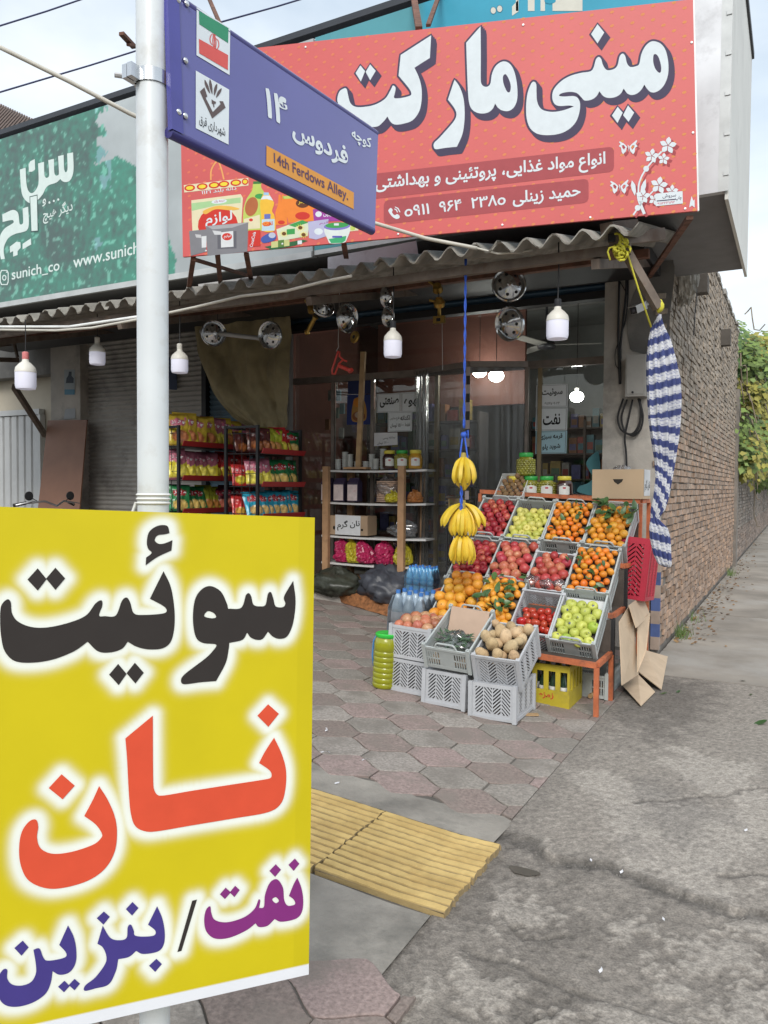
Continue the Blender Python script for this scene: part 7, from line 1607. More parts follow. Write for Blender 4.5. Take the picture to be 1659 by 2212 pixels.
for a, d_, lb in (((-30, 65), (230, -20), 'dark power line in the upper corner of the sky'), ((-30, 208), (420, 70), 'dark power line passing behind the white pole'), ((440, 58), (760, -35), 'dark power line above the street sign')):
    cable([atD(*a, 9), atD((a[0]+d_[0])/2, (a[1]+d_[1])/2+2, 9.5), atD(*d_, 10)], .010, lb, m_pw)
b = MB(); b.bar(atD(262, 72, 7.0), atD(290, 102, 7.2), .05, .03); b.bar(atD(277, 96, 7.1), atD(292, 100, 7.2), .04, .02); b.thing('rusty_bracket', m_rust, 'rusty bracket end sticking up behind the pole', 'bracket')
# green tarpaulin over the shutter
zt = Z(0, 560, 800, 1300, 1659); TPY = 6.95
edge = crv([(1015, 480), (1030, 620), (1060, 740), (1110, 880), (1170, 960), (1240, 1020), (1300, 1050)], False, 4); b = MB()
def tarp(u, v):
    i = v*(len(edge)-1); k = min(len(edge)-2, int(i)); l_ = Vector(edge[k]).lerp(Vector(edge[k+1]), i-k); r_ = Vector((1505, 480+(1060-480)*v)); p = l_.lerp(r_, u); P = atY(*zt(p), TPY)
    P.y += -.10*abs(math.sin(u*9+.6*math.sin(v*5)))*(1-.35*v)*(.25+v)+.06*mnoise.noise(Vector((u*6, v*3, 2)))+.03*mnoise.noise(Vector((u*15, v*9, 2))); return P
b.grid(tarp, 90, 60); b.thing('tarpaulin', M('tarp_olive', (.30, .25, .14), .85, var=.25, vs=3, bump=.5, bs=30, dirt=((.2, .17, .10), .4, 4)), 'olive green tarpaulin hanging before the blue shutter', 'tarpaulin', smooth=True)
# ================================================================== NOTICES, CURTAIN, PILLAR, REST
WP = Plane((-5, GY-.008, .5), (-2, GY-.008, .5), (-5, GY-.008, 2)); INK = (.02, .02, .022); PA = (.74, .78, .80)
def notice(label, z, quad, texts, c_=PA, border=True, name='paper_notice', extra=None, pl=WP):
    pr = Print(pl, z); o = empty(name, label, 'notice' if name != 'poster' else 'poster', pl.px(*z(quad[3])))
    b = MB(); b.add([pl.px(*z(p), .001) for p in quad], [(0, 1, 2, 3)], 0, c_); b.part('sheet', M('paper_print', attr=True, rough=.85, var=.05, vs=6), o)
    if border:
        C = sum((Vector(p) for p in quad), Vector((0, 0)))/4; I1 = [tuple(C.lerp(Vector(p), .93)) for p in quad]; I2 = [tuple(C.lerp(Vector(p), .91)) for p in quad]; pr.poly([I1, I2], INK, .002)
    for t in texts: pr.text(t[0], t[1], t[2], t[3], t[5] if len(t) > 5 else INK, .0025, t[4] if len(t) > 4 else .04)
    if extra: extra(pr)
    if pr.mb.v: pr.part('lettering', o)
    return o
z5 = Z(1150, 560, 1920, 1260, 1659); z6 = Z(750, 1050, 1250, 1550, 1659); z7l = Z(1000, 880, 1560, 1300, 1659)
notice('white sheet with one large Persian word left of its twin sheet', zs4, [(670, 1175), (835, 1170), (835, 1300), (668, 1305)], [('صنعتی', (690, 1272), (820, 1262), (690, 1205))])
notice('white sheet with one large Persian word next to the curtain frame', zs4, [(838, 1168), (1003, 1158), (1000, 1298), (838, 1300)], [('قهوه', (858, 1268), (985, 1258), (858, 1190))])
notice('small white price sheet in two lines below the twin sheets', zs4, [(745, 1300), (915, 1295), (912, 1432), (745, 1437)], [('تکدانه', (832, 1358), (900, 1352), (832, 1325)), ('طرح مدارس', (760, 1360), (826, 1355), (760, 1335), .01), ('فقط ۱۵/۰۰۰ تومان', (762, 1412), (898, 1405), (762, 1380), .02)])
notice('handwritten white price sheet above the pickle jars', z6, [(612, 107), (808, 104), (810, 205), (612, 218)], [('نوشابه پپسی', (688, 165), (790, 158), (688, 138), 0), ('۲۶۰۰۰ تومان', (640, 208), (735, 200), (640, 182), 0)], (.78, .78, .79), False)
notice('white sheet with a phone number, highest of three on the window', z5, [(412, 868), (580, 860), (580, 985), (408, 988)], [('سوئیت', (440, 930), (552, 925), (440, 888)), ('۰۹۱۱۹۷۰۹۰۲۲'[::1], (453, 975), (537, 972), (453, 960), 0)], (.74, .77, .79))
notice('white sheet with a single word, middle one of three on the window', z5, [(410, 990), (580, 988), (577, 1110), (405, 1115)], [('نفت', (447, 1085), (540, 1080), (447, 1025), .04)], (.72, .76, .78))
notice('bluish sheet with two dishes, lowest of three on the window', z5, [(408, 1117), (577, 1112), (573, 1235), (405, 1238)], [('قرمه سبزی', (430, 1165), (552, 1160), (430, 1132)), ('شوید پلو', (443, 1222), (540, 1215), (443, 1188))], (.45, .66, .73))
def juice(pr):
    pr.poly([(518, 1205), (565, 1200), (590, 1240), (600, 1310), (585, 1360), (505, 1365), (495, 1310), (505, 1240)], (.42, .22, .06), .002, True); pr.ellipse(540, 1235, 34, 32, (.60, .22, .03), .003); pr.ellipse(545, 1330, 45, 35, (.24, .09, .04), .003); pr.ellipse(545, 1320, 28, 22, (.42, .30, .22), .0035)
notice('dark blue poster with an orange drink behind the pine plank', zs4, [(465, 1180), (640, 1178), (640, 1385), (462, 1388)], [], (.025, .04, .16), False, 'poster', juice)
notice('dark blue poster hung above the orange drink poster', zs4, [(470, 1085), (640, 1080), (640, 1172), (468, 1176)], [], (.02, .03, .10), False, 'poster')
pr = Print(WP, z5); b = None; o = empty('window_sticker', 'teal wavy vinyl strip on the window beside the pillar', 'sticker', WP.px(*z5((700, 1440))))
pr.poly([(748, 1235), (705, 1250), (680, 1290), (700, 1335), (718, 1365), (690, 1395), (640, 1415), (640, 1445), (748, 1445)], (.10, .28, .31), .001, True); pr.part('vinyl', o)
PP2 = Plane((-9, NY-.124, 1), (-8, NY-.124, 1), (-9, NY-.124, 2))
def man(pr): pr.poly([(345, 800), (355, 785), (358, 765), (372, 765), (372, 788), (383, 800), (382, 825), (342, 825)], (.04, .05, .07), .002); pr.poly([(335, 857), (388, 857), (388, 885), (335, 885)], (.10, .24, .34), .002)
notice('torn poster with a dark suited figure on the plaster pillar', zt, [(333, 755), (388, 755), (388, 855), (333, 855)], [], (.34, .38, .40), False, 'poster', man, PP2)
notice('scrap of torn white paper low on the plaster pillar', zt, [(338, 960), (390, 955), (392, 1008), (330, 1012)], [], (.36, .38, .40), False, 'paper_scrap', None, PP2)
notice('dark leaflet strip taped on the grey shutter by the pole', zt, [(868, 690), (915, 695), (918, 860), (870, 858)], [], (.06, .08, .14), False, 'paper_scrap', None, Plane((-8, NY-.02, 1), (-7, NY-.02, 1), (-8, NY-.02, 2)))
# plastic curtain frame at the door
cf = empty('curtain_frame', 'wood-framed clear plastic door curtain at the shop entrance', 'curtain', (-2.8, 7.1, FZ)); A_, B_c, C_ = atY(*z7l((115, 150)), 7.33), atY(*z7l((515, 90)), 6.95), atY(*z7l((945, 90)), 7.28)
for (p, q_) in ((A_, B_c), (B_c, C_)): b = MB(); b.bar(p, q_, .035, .055); b.part('top_bar', m_frame, cf)
b = MB(); b.bar(C_+Vector((0, 0, -.03)), Vector((C_.x, C_.y, FZ)), .04, .03); b.part('post', m_frame, cf)
def film(p, q_, z0, amp, n, label):
    b = MB(); rq = random.Random(n); ph = [rq.uniform(0, 6) for _ in range(4)]; nn = Vector((-(q_-p).y, (q_-p).x, 0)).normalized()
    def fn(u, v):
        w_ = p.lerp(q_, u); k = amp*(math.sin(u*n+ph[0]+v*.8)+.5*math.sin(u*n*2.3+ph[1]+v*2)+.3*mnoise.noise(Vector((u*9, v*5, n))))*(1.0-.35*v); return Vector((w_.x, w_.y, w_.z+(z0-w_.z)*(1-v)))+nn*k
    b.grid(fn, 60, 14); b.part('plastic_sheet', m_film, cf, smooth=True)
film(A_, B_c, .42, .018, 22, ''); film(B_c, C_, .42, .012, 12, '')
film(A_+Vector((0, 0, 0)), A_.lerp(B_c, .30)+Vector((0, -.04, 0)), .5, .03, 26, '')
o = empty('striped_strip', 'black and white banded weighting strip down the middle of the curtain', 'strip', (B_c.x, B_c.y-.02, 1.2)); z_ = B_c.z-.03; k = 0
while z_ > .9:
    h_ = .085; b = MB(); b.box((B_c.x-.02, B_c.y-.034, z_-h_), (B_c.x+.02, B_c.y-.030, z_)); b.part('band', M('tape_black', (.012, .012, .012), .5) if k % 2 else M('tape_white', (.42, .36, .36), .6), o); z_ -= h_; k += 1
# inside: shelves with packets, counter, lit lamps, fan
m_shelf_in = M('inner_shelf', (.10, .085, .075), .7); PK = [M('packet%d' % i, c_, .5, var=.25, vs=14) for i, c_ in enumerate(((.30, .06, .05), (.30, .22, .06), (.08, .16, .10), (.10, .10, .24), (.32, .30, .27), (.24, .11, .05), (.06, .18, .22)))]
rq = random.Random(88)
for (xa, xb, yb, nm) in ((-4.85, -3.35, 8.86, 'dim inner shelving against the red partition'), (-3.25, -1.75, 10.5, 'dim inner shelving on the far wall of the shop')):
    o = empty('shop_shelving', nm, 'shelving', ((xa+xb)/2, yb-.15, FZ))
    for x in (xa, (xa+xb)/2, xb): b = MB(); b.box((x-.015, yb-.3, FZ), (x+.015, yb, 2.35)); b.part('upright', m_shelf_in, o)
    for k in range(6):
        z_ = .55+k*.34; b = MB(); b.box((xa, yb-.29, z_-.02), (xb, yb-.01, z_)); b.part('board', m_shelf_in, o); x = xa+.03
        while x < xb-.12:
            w_, h_ = rq.uniform(.06, .14), rq.uniform(.12, .27); b = MB(); b.box((x, yb-.26, z_+.001), (x+w_, yb-.12, z_+h_)); b.box((x+w_*.1, yb-.262, z_+h_*.2), (x+w_*.9, yb-.2601, z_+h_*.6), mi=1)
            b.thing('grocery_packet', [rq.choice(PK), rq.choice(PK)], 'packet on the shelves ' + ('before the red partition' if yb < 9 else 'at the far wall of the shop'), 'packet', 'packets on the inner shelves ' + ('near' if yb < 9 else 'far')); x += w_+rq.uniform(.01, .04)
o = empty('shop_counter', 'dark counter with pale papers inside the window by the pillar', 'counter', (-2.0, 8.2, FZ)); b = MB(); b.box((-2.45, 8.0, FZ), (-1.62, 8.5, 1.35)); b.part('body', m_shelf_in, o); b = MB(); b.box((-2.5, 7.95, 1.352), (-1.61, 8.55, 1.39)); b.part('top', M('counter_top', (.20, .24, .26), .3), o)
for i, (x, y, w_, h_) in enumerate(((-2.4, 8.1, .12, .2), (-2.2, 8.05, .2, .12), (-1.9, 8.1, .16, .18), (-1.75, 8.2, .1, .3))): b = MB(); b.box((x, y, 1.392), (x+w_, y+.15, 1.392+h_)); b.thing('counter_item', [PK[4], PK[6], PK[4], PK[3]][i], ['pale upright folder on the inner counter', 'teal low box on the inner counter', 'pale box between the teal box and the tall blue one on the counter', 'tall blue box on the inner counter'][i], 'box')
m_lit = M('lit_bulb', (.9, .9, .85), .4, emit=((1.0, .97, .90), 30.0))
for px, py, Y, r_, lb in ((1036, 803, 8.6, .085, 'lit round lamp behind the curtain, leftmost of the glowing group'), (1072, 812, 8.3, .085, 'lit round lamp behind the curtain in the middle of the glowing group'), (1098, 803, 9.2, .04, 'small lit lamp at the brass post behind the curtain'), (1246, 857, 8.6, .075, 'lit lamp inside the window near the pillar')):
    p = atY(px, py, Y); o = empty('lit_lamp', lb, 'lamp', p); b = MB(); v, f = ball(r_, 16, 10, 0, 0, (1, 1, .8)); b.add(v, f); b.part('globe', m_lit, o, smooth=True, world=False); b = MB(); b.lathe([(r_*.3, r_*.78), (r_*.3, r_*1.3), (0, r_*1.3)], 10); b.part('socket', m_bw, o, world=False); b = MB(); b.tube([(0, 0, r_*1.25), (0, 0, 3.66-p.z)], .004, 5); b.part('flex', m_wire, o, world=False)
p = atY(1180, 745, 8.8); o = empty('ceiling_fan', 'dark ceiling fan above the transom inside the shop', 'fan', p); b = MB(); b.lathe([(0, -.05), (.1, -.04), (.11, 0), (.08, .05), (0, .06)], 16); b.part('motor', m_bs, o, smooth=True, world=False); b = MB(); b.tube([(0, 0, .05), (0, 0, 3.66-p.z)], .015, 8); b.part('rod', m_bs, o, world=False)
for k in range(3): b = MB(); b.box((.08, -.06, -.005), (.62, .06, .003)); b.v = [tuple(Matrix.Rotation(k*2.094+.3, 3, 'Z') @ (Matrix.Rotation(.15, 3, 'X') @ Vector(v_))) for v_ in b.v]; b.part('blade', M('fan_blade', (.25, .24, .22), .5), o, world=False)
# small hanging goods behind the glass
for i, (x_, y_, c_) in enumerate(((380, 1120, 4), (405, 1180, 6), (372, 1260, 0), (430, 1270, 6), (392, 1300, 2), (425, 1440, 4), (330, 1380, 5), (350, 1180, 4))):
    p = atY(*zs4((x_, y_)), 7.52); b = MB(); b.box((p.x-.03, 7.51, p.z-.07), (p.x+.03, 7.53, p.z+.05)); b.thing('hanging_packet', PK[c_], 'small packet hanging behind the glass beside the rust post', 'packet', 'packets hanging behind the glass')
# ------------------------------------------------------------------ pillar fittings
m_box = M('meter_grey', (.36, .35, .33), .55, var=.1, vs=6, dirt=((.25, .24, .22), .3, 6)); q4 = [atY(*z5(p), PY-.13) for p in ((895, 705), (1000, 700), (995, 930), (890, 930))]
o = empty('meter_box', 'grey metal meter box on the plaster pillar', 'box', q4[3]); b = MB(); b.box((q4[3].x, PY-.13, q4[3].z), (q4[1].x, PY-.001, q4[1].z)); b.part('case', m_box, o); b = MB(); b.box((q4[3].x+.012, PY-.136, q4[3].z+.02), (q4[1].x-.012, PY-.131, q4[1].z-.03)); b.part('door', m_box, o); b = MB(); b.lathe([(.01, 0), (.01, .006), (0, .007)], 10, Matrix.Translation(((q4[3].x+q4[1].x)/2-.02, PY-.137, q4[3].z+.035)) @ Matrix.Rotation(math.pi/2, 4, 'X')); b.part('lock', m_bs, o)
def pcab(pts, r_, label, z=zc, Y=PY-.02): 
    P = [atY(*z(p), Y) for p in crv(pts, False, 5)]; b = MB(); b.tube(P, r_, 6); return b.thing('black_cable', m_wire, label, 'cable', smooth=True)
pcab([(1040, 370), (1030, 600), (1022, 900), (1020, 1200), (1030, 1500), (1035, 1660)], .010, 'thick black cable straight down the pillar face')
pcab([(1098, 420), (1100, 700), (1070, 1000), (1040, 1300), (1040, 1655)], .010, 'thick black cable bending in beside the straight one'); pcab([(1120, 500), (1118, 760), (1095, 1000), (1050, 1150), (1045, 1400)], .007, 'thinner black cable joining the thick pair'); pcab([(975, 380), (990, 500), (1050, 620), (1115, 730)], .004, 'thin black wire crossing the top of the pillar cables'); pcab([(1020, 1230), (988, 1330), (990, 1450), (1020, 1500)], .004, 'thin black wire looping beside the thick cables')
for i, pts in enumerate(([(880, 940), (850, 1040), (870, 1110), (930, 1135), (965, 1090), (975, 1010), (960, 940)], [(900, 945), (870, 1040), (890, 1120), (935, 1125), (970, 1060), (970, 945)], [(930, 945), (905, 1060), (888, 1150), (895, 1230), (898, 1310)], [(965, 940), (985, 1030), (975, 1100), (940, 1140), (900, 1130)])): pcab(pts, .009, ['outer loop of black cable below the meter box', 'inner loop of black cable below the meter box', 'black cable dropping from the loops to the cardboard box', 'short black loop at the meter box outlet'][i], z5, PY-.04)
p = atY(*zc((1215, 880)), PY-.30); o = empty('security_camera', 'white security camera on the pillar under the awning', 'camera', p); dirc = (atY(*zc((1180, 895)), PY-.32) - atY(*zc((1340, 820)), PY-.12)).normalized(); Mq = dirc.to_track_quat('X', 'Z').to_matrix().to_4x4()
b = MB(); b.box((-.10, -.032, -.03), (.055, .032, .032), M=Mq); b.box((-.10, -.037, .0325), (.075, .037, .037), M=Mq); b.part('body', M('cam_white', (.58, .58, .56), .4), o, world=False); b = MB(); b.box((.0552, -.030, -.028), (.058, .030, .030), M=Mq); b.part('lens_face', m_bs, o, world=False); b = MB(); b.lathe([(.016, .0585), (.012, .061), (0, .062)], 12, Mq @ Matrix.Rotation(math.pi/2, 4, 'Y')); b.part('lens', M('lens', (.1, .1, .12), .1), o, world=False); b = MB(); e = atY(*zc((1345, 815)), PY-.01)-p; b.tube([Mq @ Vector((-.08, 0, 0)), e], .016, 8); b.part('bracket', MATS['cam_white'], o, world=False)
br = empty('awning_bracket', 'rusty box-section bracket tied with yellow rope at the awning corner', 'bracket', atY(*zc((970, 165)), 4.9))
def bbar(a, ya, d_, yb, w_, nm, m=m_steel): b = MB(); b.bar(atY(*zc(a), ya), atY(*zc(d_), yb), w_); return b.part(nm, m, br)
bbar((970, 165), 4.88, (1455, 112), 5.35, .075, 'arm'); bbar((968, 322), 4.9, (1060, 300), 5.05, .06, 'lower_arm', m_rust); bbar((1105, 300), 5.0, (1432, 870), 5.14, .052, 'hanging_bar'); bbar((1325, 160), 6.8, (1318, 560), 7.1, .03, 'strap'); bbar((900, 60), 5.0, (1165, 30), 5.4, .085, 'cross_tube')
b = MB(); c0 = atY(*zc((967, 163)), 4.88); b.box((c0.x-.022, c0.y-.045, c0.z-.026), (c0.x+.022, c0.y-.036, c0.z+.026)); b.part('open_end', m_hole, br)
m_yr = M('yellow_rope', (.58, .54, .05), .7, var=.15, vs=40)
yr = empty('yellow_rope', 'yellow rope knotted round the awning bracket down to the striped cloth', 'rope', atY(*zc((1060, 250)), 4.95)); b = MB(); rq = random.Random(6)
for k in range(9):
    cx_, cy_ = rq.gauss(1060, 28), rq.gauss(265, 42); b.tube([atY(*zc((cx_+45*math.cos(a+k), cy_+38*math.sin(a+k))), 4.86+.03*math.sin(a*2+k)) for a in [i*.6 for i in range(11)]], .008, 6)
b.part('knot', m_yr, yr, smooth=True)
b = MB(); b.tube([atY(*zc(p), 4.85) for p in ((975, 235), (925, 250), (910, 290), (935, 375))], .006, 6); b.tube([atY(*zc(p), 4.84) for p in ((980, 110), (1000, 95), (1035, 110), (1045, 190), (1030, 230))], .008, 6); b.tube([atY(*zc(p), 4.84) for p in ((1040, 100), (1075, 160), (1100, 200))], .007, 6); b.part('wrap', m_yr, yr, smooth=True)
b = MB(); b.tube([atY(*zc((1108, 290)), 4.95), atY(*zc((1230, 680)), 5.05), atY(*zc((1360, 1070)), 5.14)], .006, 6); b.part('line', m_yr, yr, smooth=True)
b = MB(); v, f = ball(.03, 10, 7, .2, 3, (.7, .7, 1.3)); c0 = atY(*zc((1455, 850)), 5.14); b.add([(x_+c0.x, y_+c0.y, z_+c0.z) for x_, y_, z_ in v], f); b.part('end_knot', m_yr, yr, smooth=True)
# striped cloth
zR = Z(1580, 500, 1920, 1600, 684)
prof = [(575, 132, 148), (600, 120, 152), (640, 95, 165), (700, 80, 195), (800, 72, 225), (900, 70, 248), (1000, 74, 253), (1100, 80, 250), (1200, 95, 240), (1300, 112, 224), (1400, 118, 206), (1500, 105, 186), (1560, 92, 166), (1595, 92, 140), (1610, 90, 140), (1650, 84, 180), (1700, 86, 194), (1780, 104, 198), (1830, 128, 200), (1845, 160, 196)]
ys_ = [p[0] for p in prof]; b = MB(); NR, NS = 260, 64; vs, cs = [], []; D_ = 4.98; CB, CW = (.045, .06, .18), (.56, .57, .60)
for i in range(NR+1):
    y = 575+(1845-575)*i/NR; l_ = np.interp(y, ys_, [p[1] for p in prof]); r_ = np.interp(y, ys_, [p[2] for p in prof])
    pl_, pr_ = atD(*zR((l_, y)), D_), atD(*zR((r_, y)), D_); c0 = (pl_+pr_)/2; hw = (pr_-pl_).length/2*.90; ex = (pr_-pl_).normalized(); ey = Vector((-ex.y, ex.x, 0))
    for j in range(NS):
        a = 2*math.pi*j/NS; t = (y-575)/1270; k = 1+.05*math.sin(11*a+1.5*math.sin(t*5))+.03*math.sin(23*a-t*6)+.02*math.sin(5*a+t*9); dk = .6*(1+.42*math.sin(11*a+1.5*math.sin(t*5))+.16*math.sin(23*a-t*6))
        vs.append(c0+ex*hw*math.cos(a)*k+ey*hw*math.sin(a)*dk)
        sl = y + (18*math.cos(a) if y < 1100 else 55*math.cos(a)*min(1, (y-1100)/350)*(-1)) + 3*math.sin(11*a+1.5*math.sin(t*5)) + (0 if y < 1600 else 40*math.cos(a))
        per = 76 if y < 1600 else 84; f_ = (sl/per) % 1
        cs.append(CB if f_ < .47 else (.2, .22, .36) if (.60 < f_ < .64 or .86 < f_ < .90) else CW)
b.add(vs, [(i*NS+j, (i+1)*NS+j, (i+1)*NS+(j+1) % NS, i*NS+(j+1) % NS) for i in range(NR) for j in range(NS)], 0, cs)
b.thing('striped_cloth', M('cloth_print', attr=True, rough=.9, var=.12, vs=8, bump=.3, bs=90), 'blue and white striped cloth gathered and tied at the pillar corner', 'cloth', smooth=True)
# torn plastic on the wall corner, dangling wire, painted base strip
b = MB(); v, f = crumple(.13, .1, .28, 9, 20); c0 = atX(*zR((265, 370)), WX+.05); b.add([(x_+c0.x, y_+c0.y, z_+c0.z) for x_, y_, z_ in v], f); b.thing('torn_plastic', M('torn_white', (.52, .50, .45), .6, var=.3, vs=7, dirt=((.12, .12, .10), .35, 6)), 'torn white plastic bundled at the top of the wall corner', 'plastic')
b = MB(); b.tube([atX(*zR(p), WX+.03) for p in ((330, 330), (325, 480), (315, 600), (310, 680))], .006, 5); b.thing('black_cable', m_wire, 'black wire dangling down the brick side wall', 'cable')
o = empty('painted_edge', 'blue and tan banded strip at the foot of the pillar corner', 'strip', (-1.09, PY-.03, 0))
for k in range(9): b = MB(); b.box((-1.13, PY-.045, .02+k*.115), (-1.055, PY-.002, .02+(k+1)*.115)); b.part('band', M('band_blue', (.07, .11, .27), .7, var=.2) if k % 2 else M('band_tan', (.36, .28, .23), .8, var=.2), o)
b = MB(); f4 = [atY(708, 556, 5.25), atY(899, 520, 5.25), atY(905, 562, 5.25), atY(708, 592, 5.25)]; b.add(f4+[p+Vector((0, .004, 0)) for p in f4], MB.BF); b.thing('metal_sheet', m_galv, 'plain galvanised sheet standing on the awning under the red banner', 'sheet')
b = MB(); b.bar(atY(430, 618, 5.4), atY(560, 600, 5.4), .02, .03); b.thing('pale_lath', MATS['pale_trim'], 'pale lath lying on the awning near the banner legs', 'lath')
# brown board, motorcycle at the left
tl, tr_ = atY(*zt((247, 1018)), 7.22), atY(*zt((450, 1015)), 7.22); bl, b_r = atY(*zt((197, 1470)), 6.98), atY(*zt((412, 1470)), 6.98); s_ = (bl.z-gz(bl.x)-.01)/(tl.z-bl.z); bl2, br2 = bl+(bl-tl)*s_, b_r+(b_r-tr_)*s_; n_ = Vector((0, .018, 0)); b = MB(); b.add([bl2, br2, tr_, tl, bl2+n_, br2+n_, tr_+n_, tl+n_], MB.BF); b.thing('brown_board', M('brown_ply', (.235, .115, .07), .6, var=.12, vs=3), 'reddish brown board leaning against the plaster pillar', 'board')
p = atY(96, 1086, 5.6); gp = gz(p.x); mo = empty('motorcycle', 'black motorcycle with round mirror parked at the closed shop', 'motorcycle', (p.x, p.y, gp)); m_tyre = M('tyre', (.015, .015, .016), .8); m_met = M('moto_metal', (.30, .30, .31), .35, .8)
H_ = p.z-gp
def mp_(b, nm, m, sm=40): return b.part(nm, m, mo, smooth=sm, world=False)
for x_ in (.42, -.72):
    T = Matrix.Translation((x_, 0, .28)) @ Matrix.Rotation(math.pi/2, 4, 'X'); b = MB(); pts = [(.25+.045*math.cos(a), .045*math.sin(a)) for a in [i*.785 for i in range(9)]]; b.lathe(pts, 28, T); w_ = mp_(b, 'wheel', m_tyre); b = MB(); b.lathe([(.21, -.01), (.21, .01)], 24, T); b.part('rim', m_met, w_, world=False)
    for k in range(8): b = MB(); b.tube([T @ Vector((.0, 0, 0)), T @ Vector((.21*math.cos(k*.785), .21*math.sin(k*.785), 0))], .005, 5); b.part('spoke', m_met, w_, world=False)
for y_ in (-.07, .07): b = MB(); b.tube([(.42, y_, .28), (.22, y_, H_-.12)], .018, 8); mp_(b, 'fork', m_met)
b = MB(); b.tube([(.02, -.36, H_-.02), (.08, -.30, H_), (.16, -.12, H_+.02), (.2, 0, H_-.03), (.16, .12, H_+.02), (.08, .30, H_), (.02, .36, H_-.02)], .011, 8); mp_(b, 'handlebar', m_met)
for y_ in (-1, 1): b = MB(); b.tube([(.06, y_*.27, H_+.002), (.0, y_*.38, H_-.025)], .018, 8); mp_(b, 'grip', m_tyre); b = MB(); b.tube([(.1, y_*.2, H_+.02), (.13, y_*.30, H_+.0), (.12, y_*.37, H_-.01)], .006, 6); mp_(b, 'lever', m_met)
for y_ in (-1, 1): b = MB(); b.tube([(.12, y_*.18, H_+.02), (.10, y_*.24, H_+.06)], .005, 6); b.lathe([(0, -.012), (.045, -.01), (.05, .006), (0, .008)], 14, Matrix.Translation((.09, y_*.26, H_+.075)) @ Matrix.Rotation(math.pi/2, 4, 'Y')); mp_(b, 'mirror', m_tyre)
b = MB(); v, f = ball(.16, 14, 9, .03, 2, (1.35, .75, .7)); b.add([(x_-.02, y_, z_+.62) for x_, y_, z_ in v], f); mp_(b, 'fuel_tank', M('moto_red', (.12, .02, .02), .3), True); b = MB(); v, f = ball(.2, 14, 8, .02, 4, (1.7, .65, .3)); b.add([(x_-.5, y_, z_+.62) for x_, y_, z_ in v], f); mp_(b, 'seat', m_tyre, True)
b = MB(); v, f = ball(.085, 14, 9, 0, 1); b.add([(x_+.3, y_, z_+H_-.14) for x_, y_, z_ in v], f); mp_(b, 'headlight', m_met, True); b = MB(); b.box((-.25, -.1, .22), (.15, .1, .48)); b.tube([(.2, 0, .7), (-.1, 0, .5), (-.72, 0, .32)], .03, 8); mp_(b, 'engine', m_met)
# litter and fallen leaves
m_lit2 = M('litter_white', (.62, .62, .64), .8); z1 = Z(760, 1780, 1260, 2160, 1659)
for i, (zf, p, lb) in enumerate(((z1, (175, 158), 'small white paper scrap on a pink paver'), (z1, (215, 340), 'small white scrap between grey pavers'), (z1, (555, 395), 'curled white plastic strip on the pavers'), (z1, (255, 595), 'white paper crumb on the cement band'), (z8, (1130, 690), 'white scrap at the broken slab edge'), (z8, (1025, 648), 'white crumb under the slab lip'), (z8, (1575, 540), 'tiny white scrap out on the alley concrete'), (z8, (1285, 860), 'white crumb among the grit'), (z8, (1055, 1045), 'white crumb on the lower rubble'))):
    g = ground(*zf(p), .006); b = MB(); t = q.uniform(0, 3); pts = [Vector((g.x+k*.012*math.cos(t+k*.3), g.y+k*.012*math.sin(t+k*.3), g.z+.002*(k % 2))) for k in range(5 if i < 3 else 3)]; n_ = Vector((-math.sin(t), math.cos(t), 0))*.004
    b.add([p_-n_ for p_ in pts]+[p_+n_+Vector((0, 0, .004)) for p_ in pts], [(k, k+1, len(pts)+k+1, len(pts)+k) for k in range(len(pts)-1)]); b.thing('paper_scrap', m_lit2, lb, 'litter')
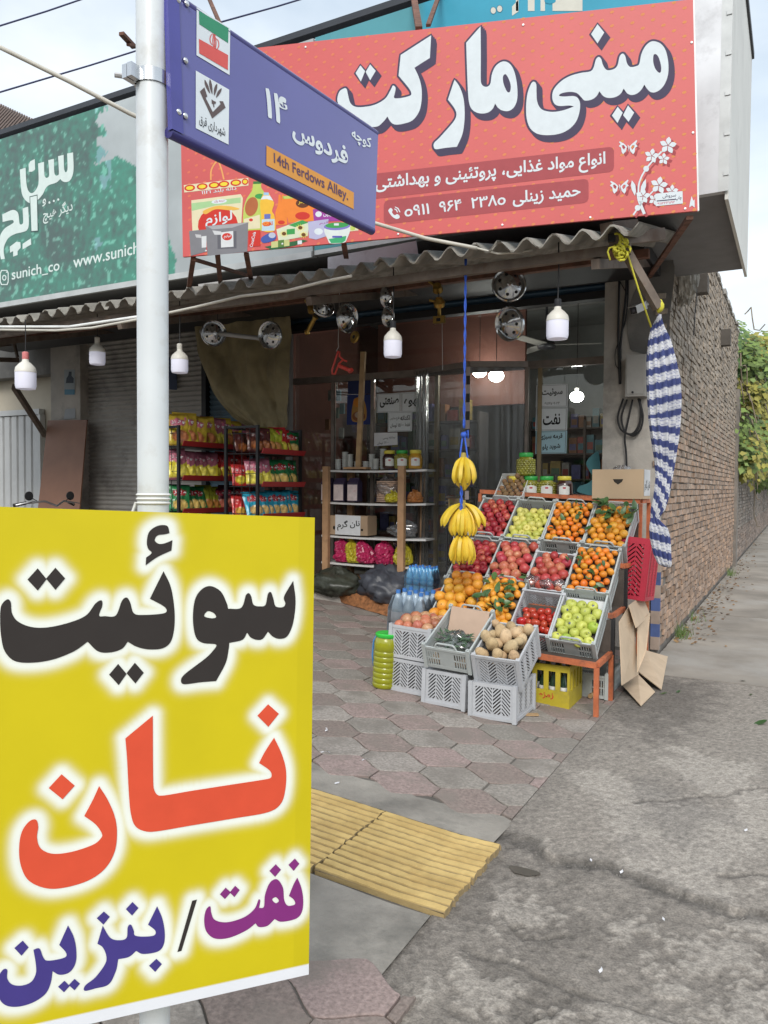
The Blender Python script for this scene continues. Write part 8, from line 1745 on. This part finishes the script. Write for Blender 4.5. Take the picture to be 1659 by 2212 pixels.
for p, lb, s in (((1640, 1562), 'large green leaf lying flat on the alley concrete', .10), ((1432, 1498), 'green leaf beside the cardboard flap', .06), ((1465, 1494), 'small green leaf a step from the cardboard flap', .05), ((1622, 1500), 'single yellowish leaf far out on the concrete', .04), ((1605, 1470), 'tiny green leaf on the alley concrete', .05)):
    g = ground(*p, .006); o = link('fallen_leaf', LF, None, g, (q.gauss(0, .15), q.gauss(0, .15), q.uniform(0, 6)), scale=s); tag(o, lb, 'leaf')
b = MB(); rq = random.Random(15)
for k in range(420):
    y = 7.6+abs(rq.gauss(0, 7)); x = WX+.03+abs(rq.gauss(0, .16)); p = Vector((x, y, .012)); leaf(b, p, rq.uniform(.02, .05), (rq.gauss(0, .3), rq.gauss(0, .3), 1), rq.choice(((.22, .12, .05), (.28, .17, .07), (.15, .09, .05))))
tag(b.thing('dry_leaves', m_leaf, 'dry brown leaves drifted along the foot of the brick wall', 'leaves'), kind='stuff')
b = MB()
for k in range(160):
    y = rq.choice((7.9, 8.0, 8.1, 9.0, 14, 14.2))+rq.gauss(0, .08); x = WX+.03+abs(rq.gauss(0, .05)); a = rq.uniform(0, 6.3); h_ = rq.uniform(.05, .16); b.add([(x, y, 0), (x+.006, y, 0), (x+.05*math.cos(a), y+.05*math.sin(a), h_)], [(0, 1, 2)], 0, (.10, .17, .04))
tag(b.thing('weeds', m_leaf, 'green weeds growing at the foot of the brick wall', 'weeds'), kind='stuff')
# across the street, behind the viewer: what the shop window mirrors
for i, (x0_, x1_, h_, c_, lb) in enumerate(((-26, -9.5, 5.2, (.42, .38, .32), 'plain plastered building across the street mirrored in the window'), (-9.2, 6, 4.2, (.36, .26, .2), 'brick coloured building across the street with dark shopfronts'), (6.3, 20, 6.0, (.44, .43, .40), 'taller pale building across the street'))):
    o = empty('opposite_building', lb, 'building', ((x0_+x1_)/2, -16, 0)); b = MB(); b.box((x0_, -22, -.1), (x1_, -15, h_)); b.part('wall', M('opp_wall%d' % i, c_, .9, var=.1, vs=1), o); k = x0_+1
    while k < x1_-2.5: b = MB(); b.box((k, -15.02, 0), (k+2.2, -14.98, 2.6)); b.part('shopfront', m_bs, o); k += 3.2
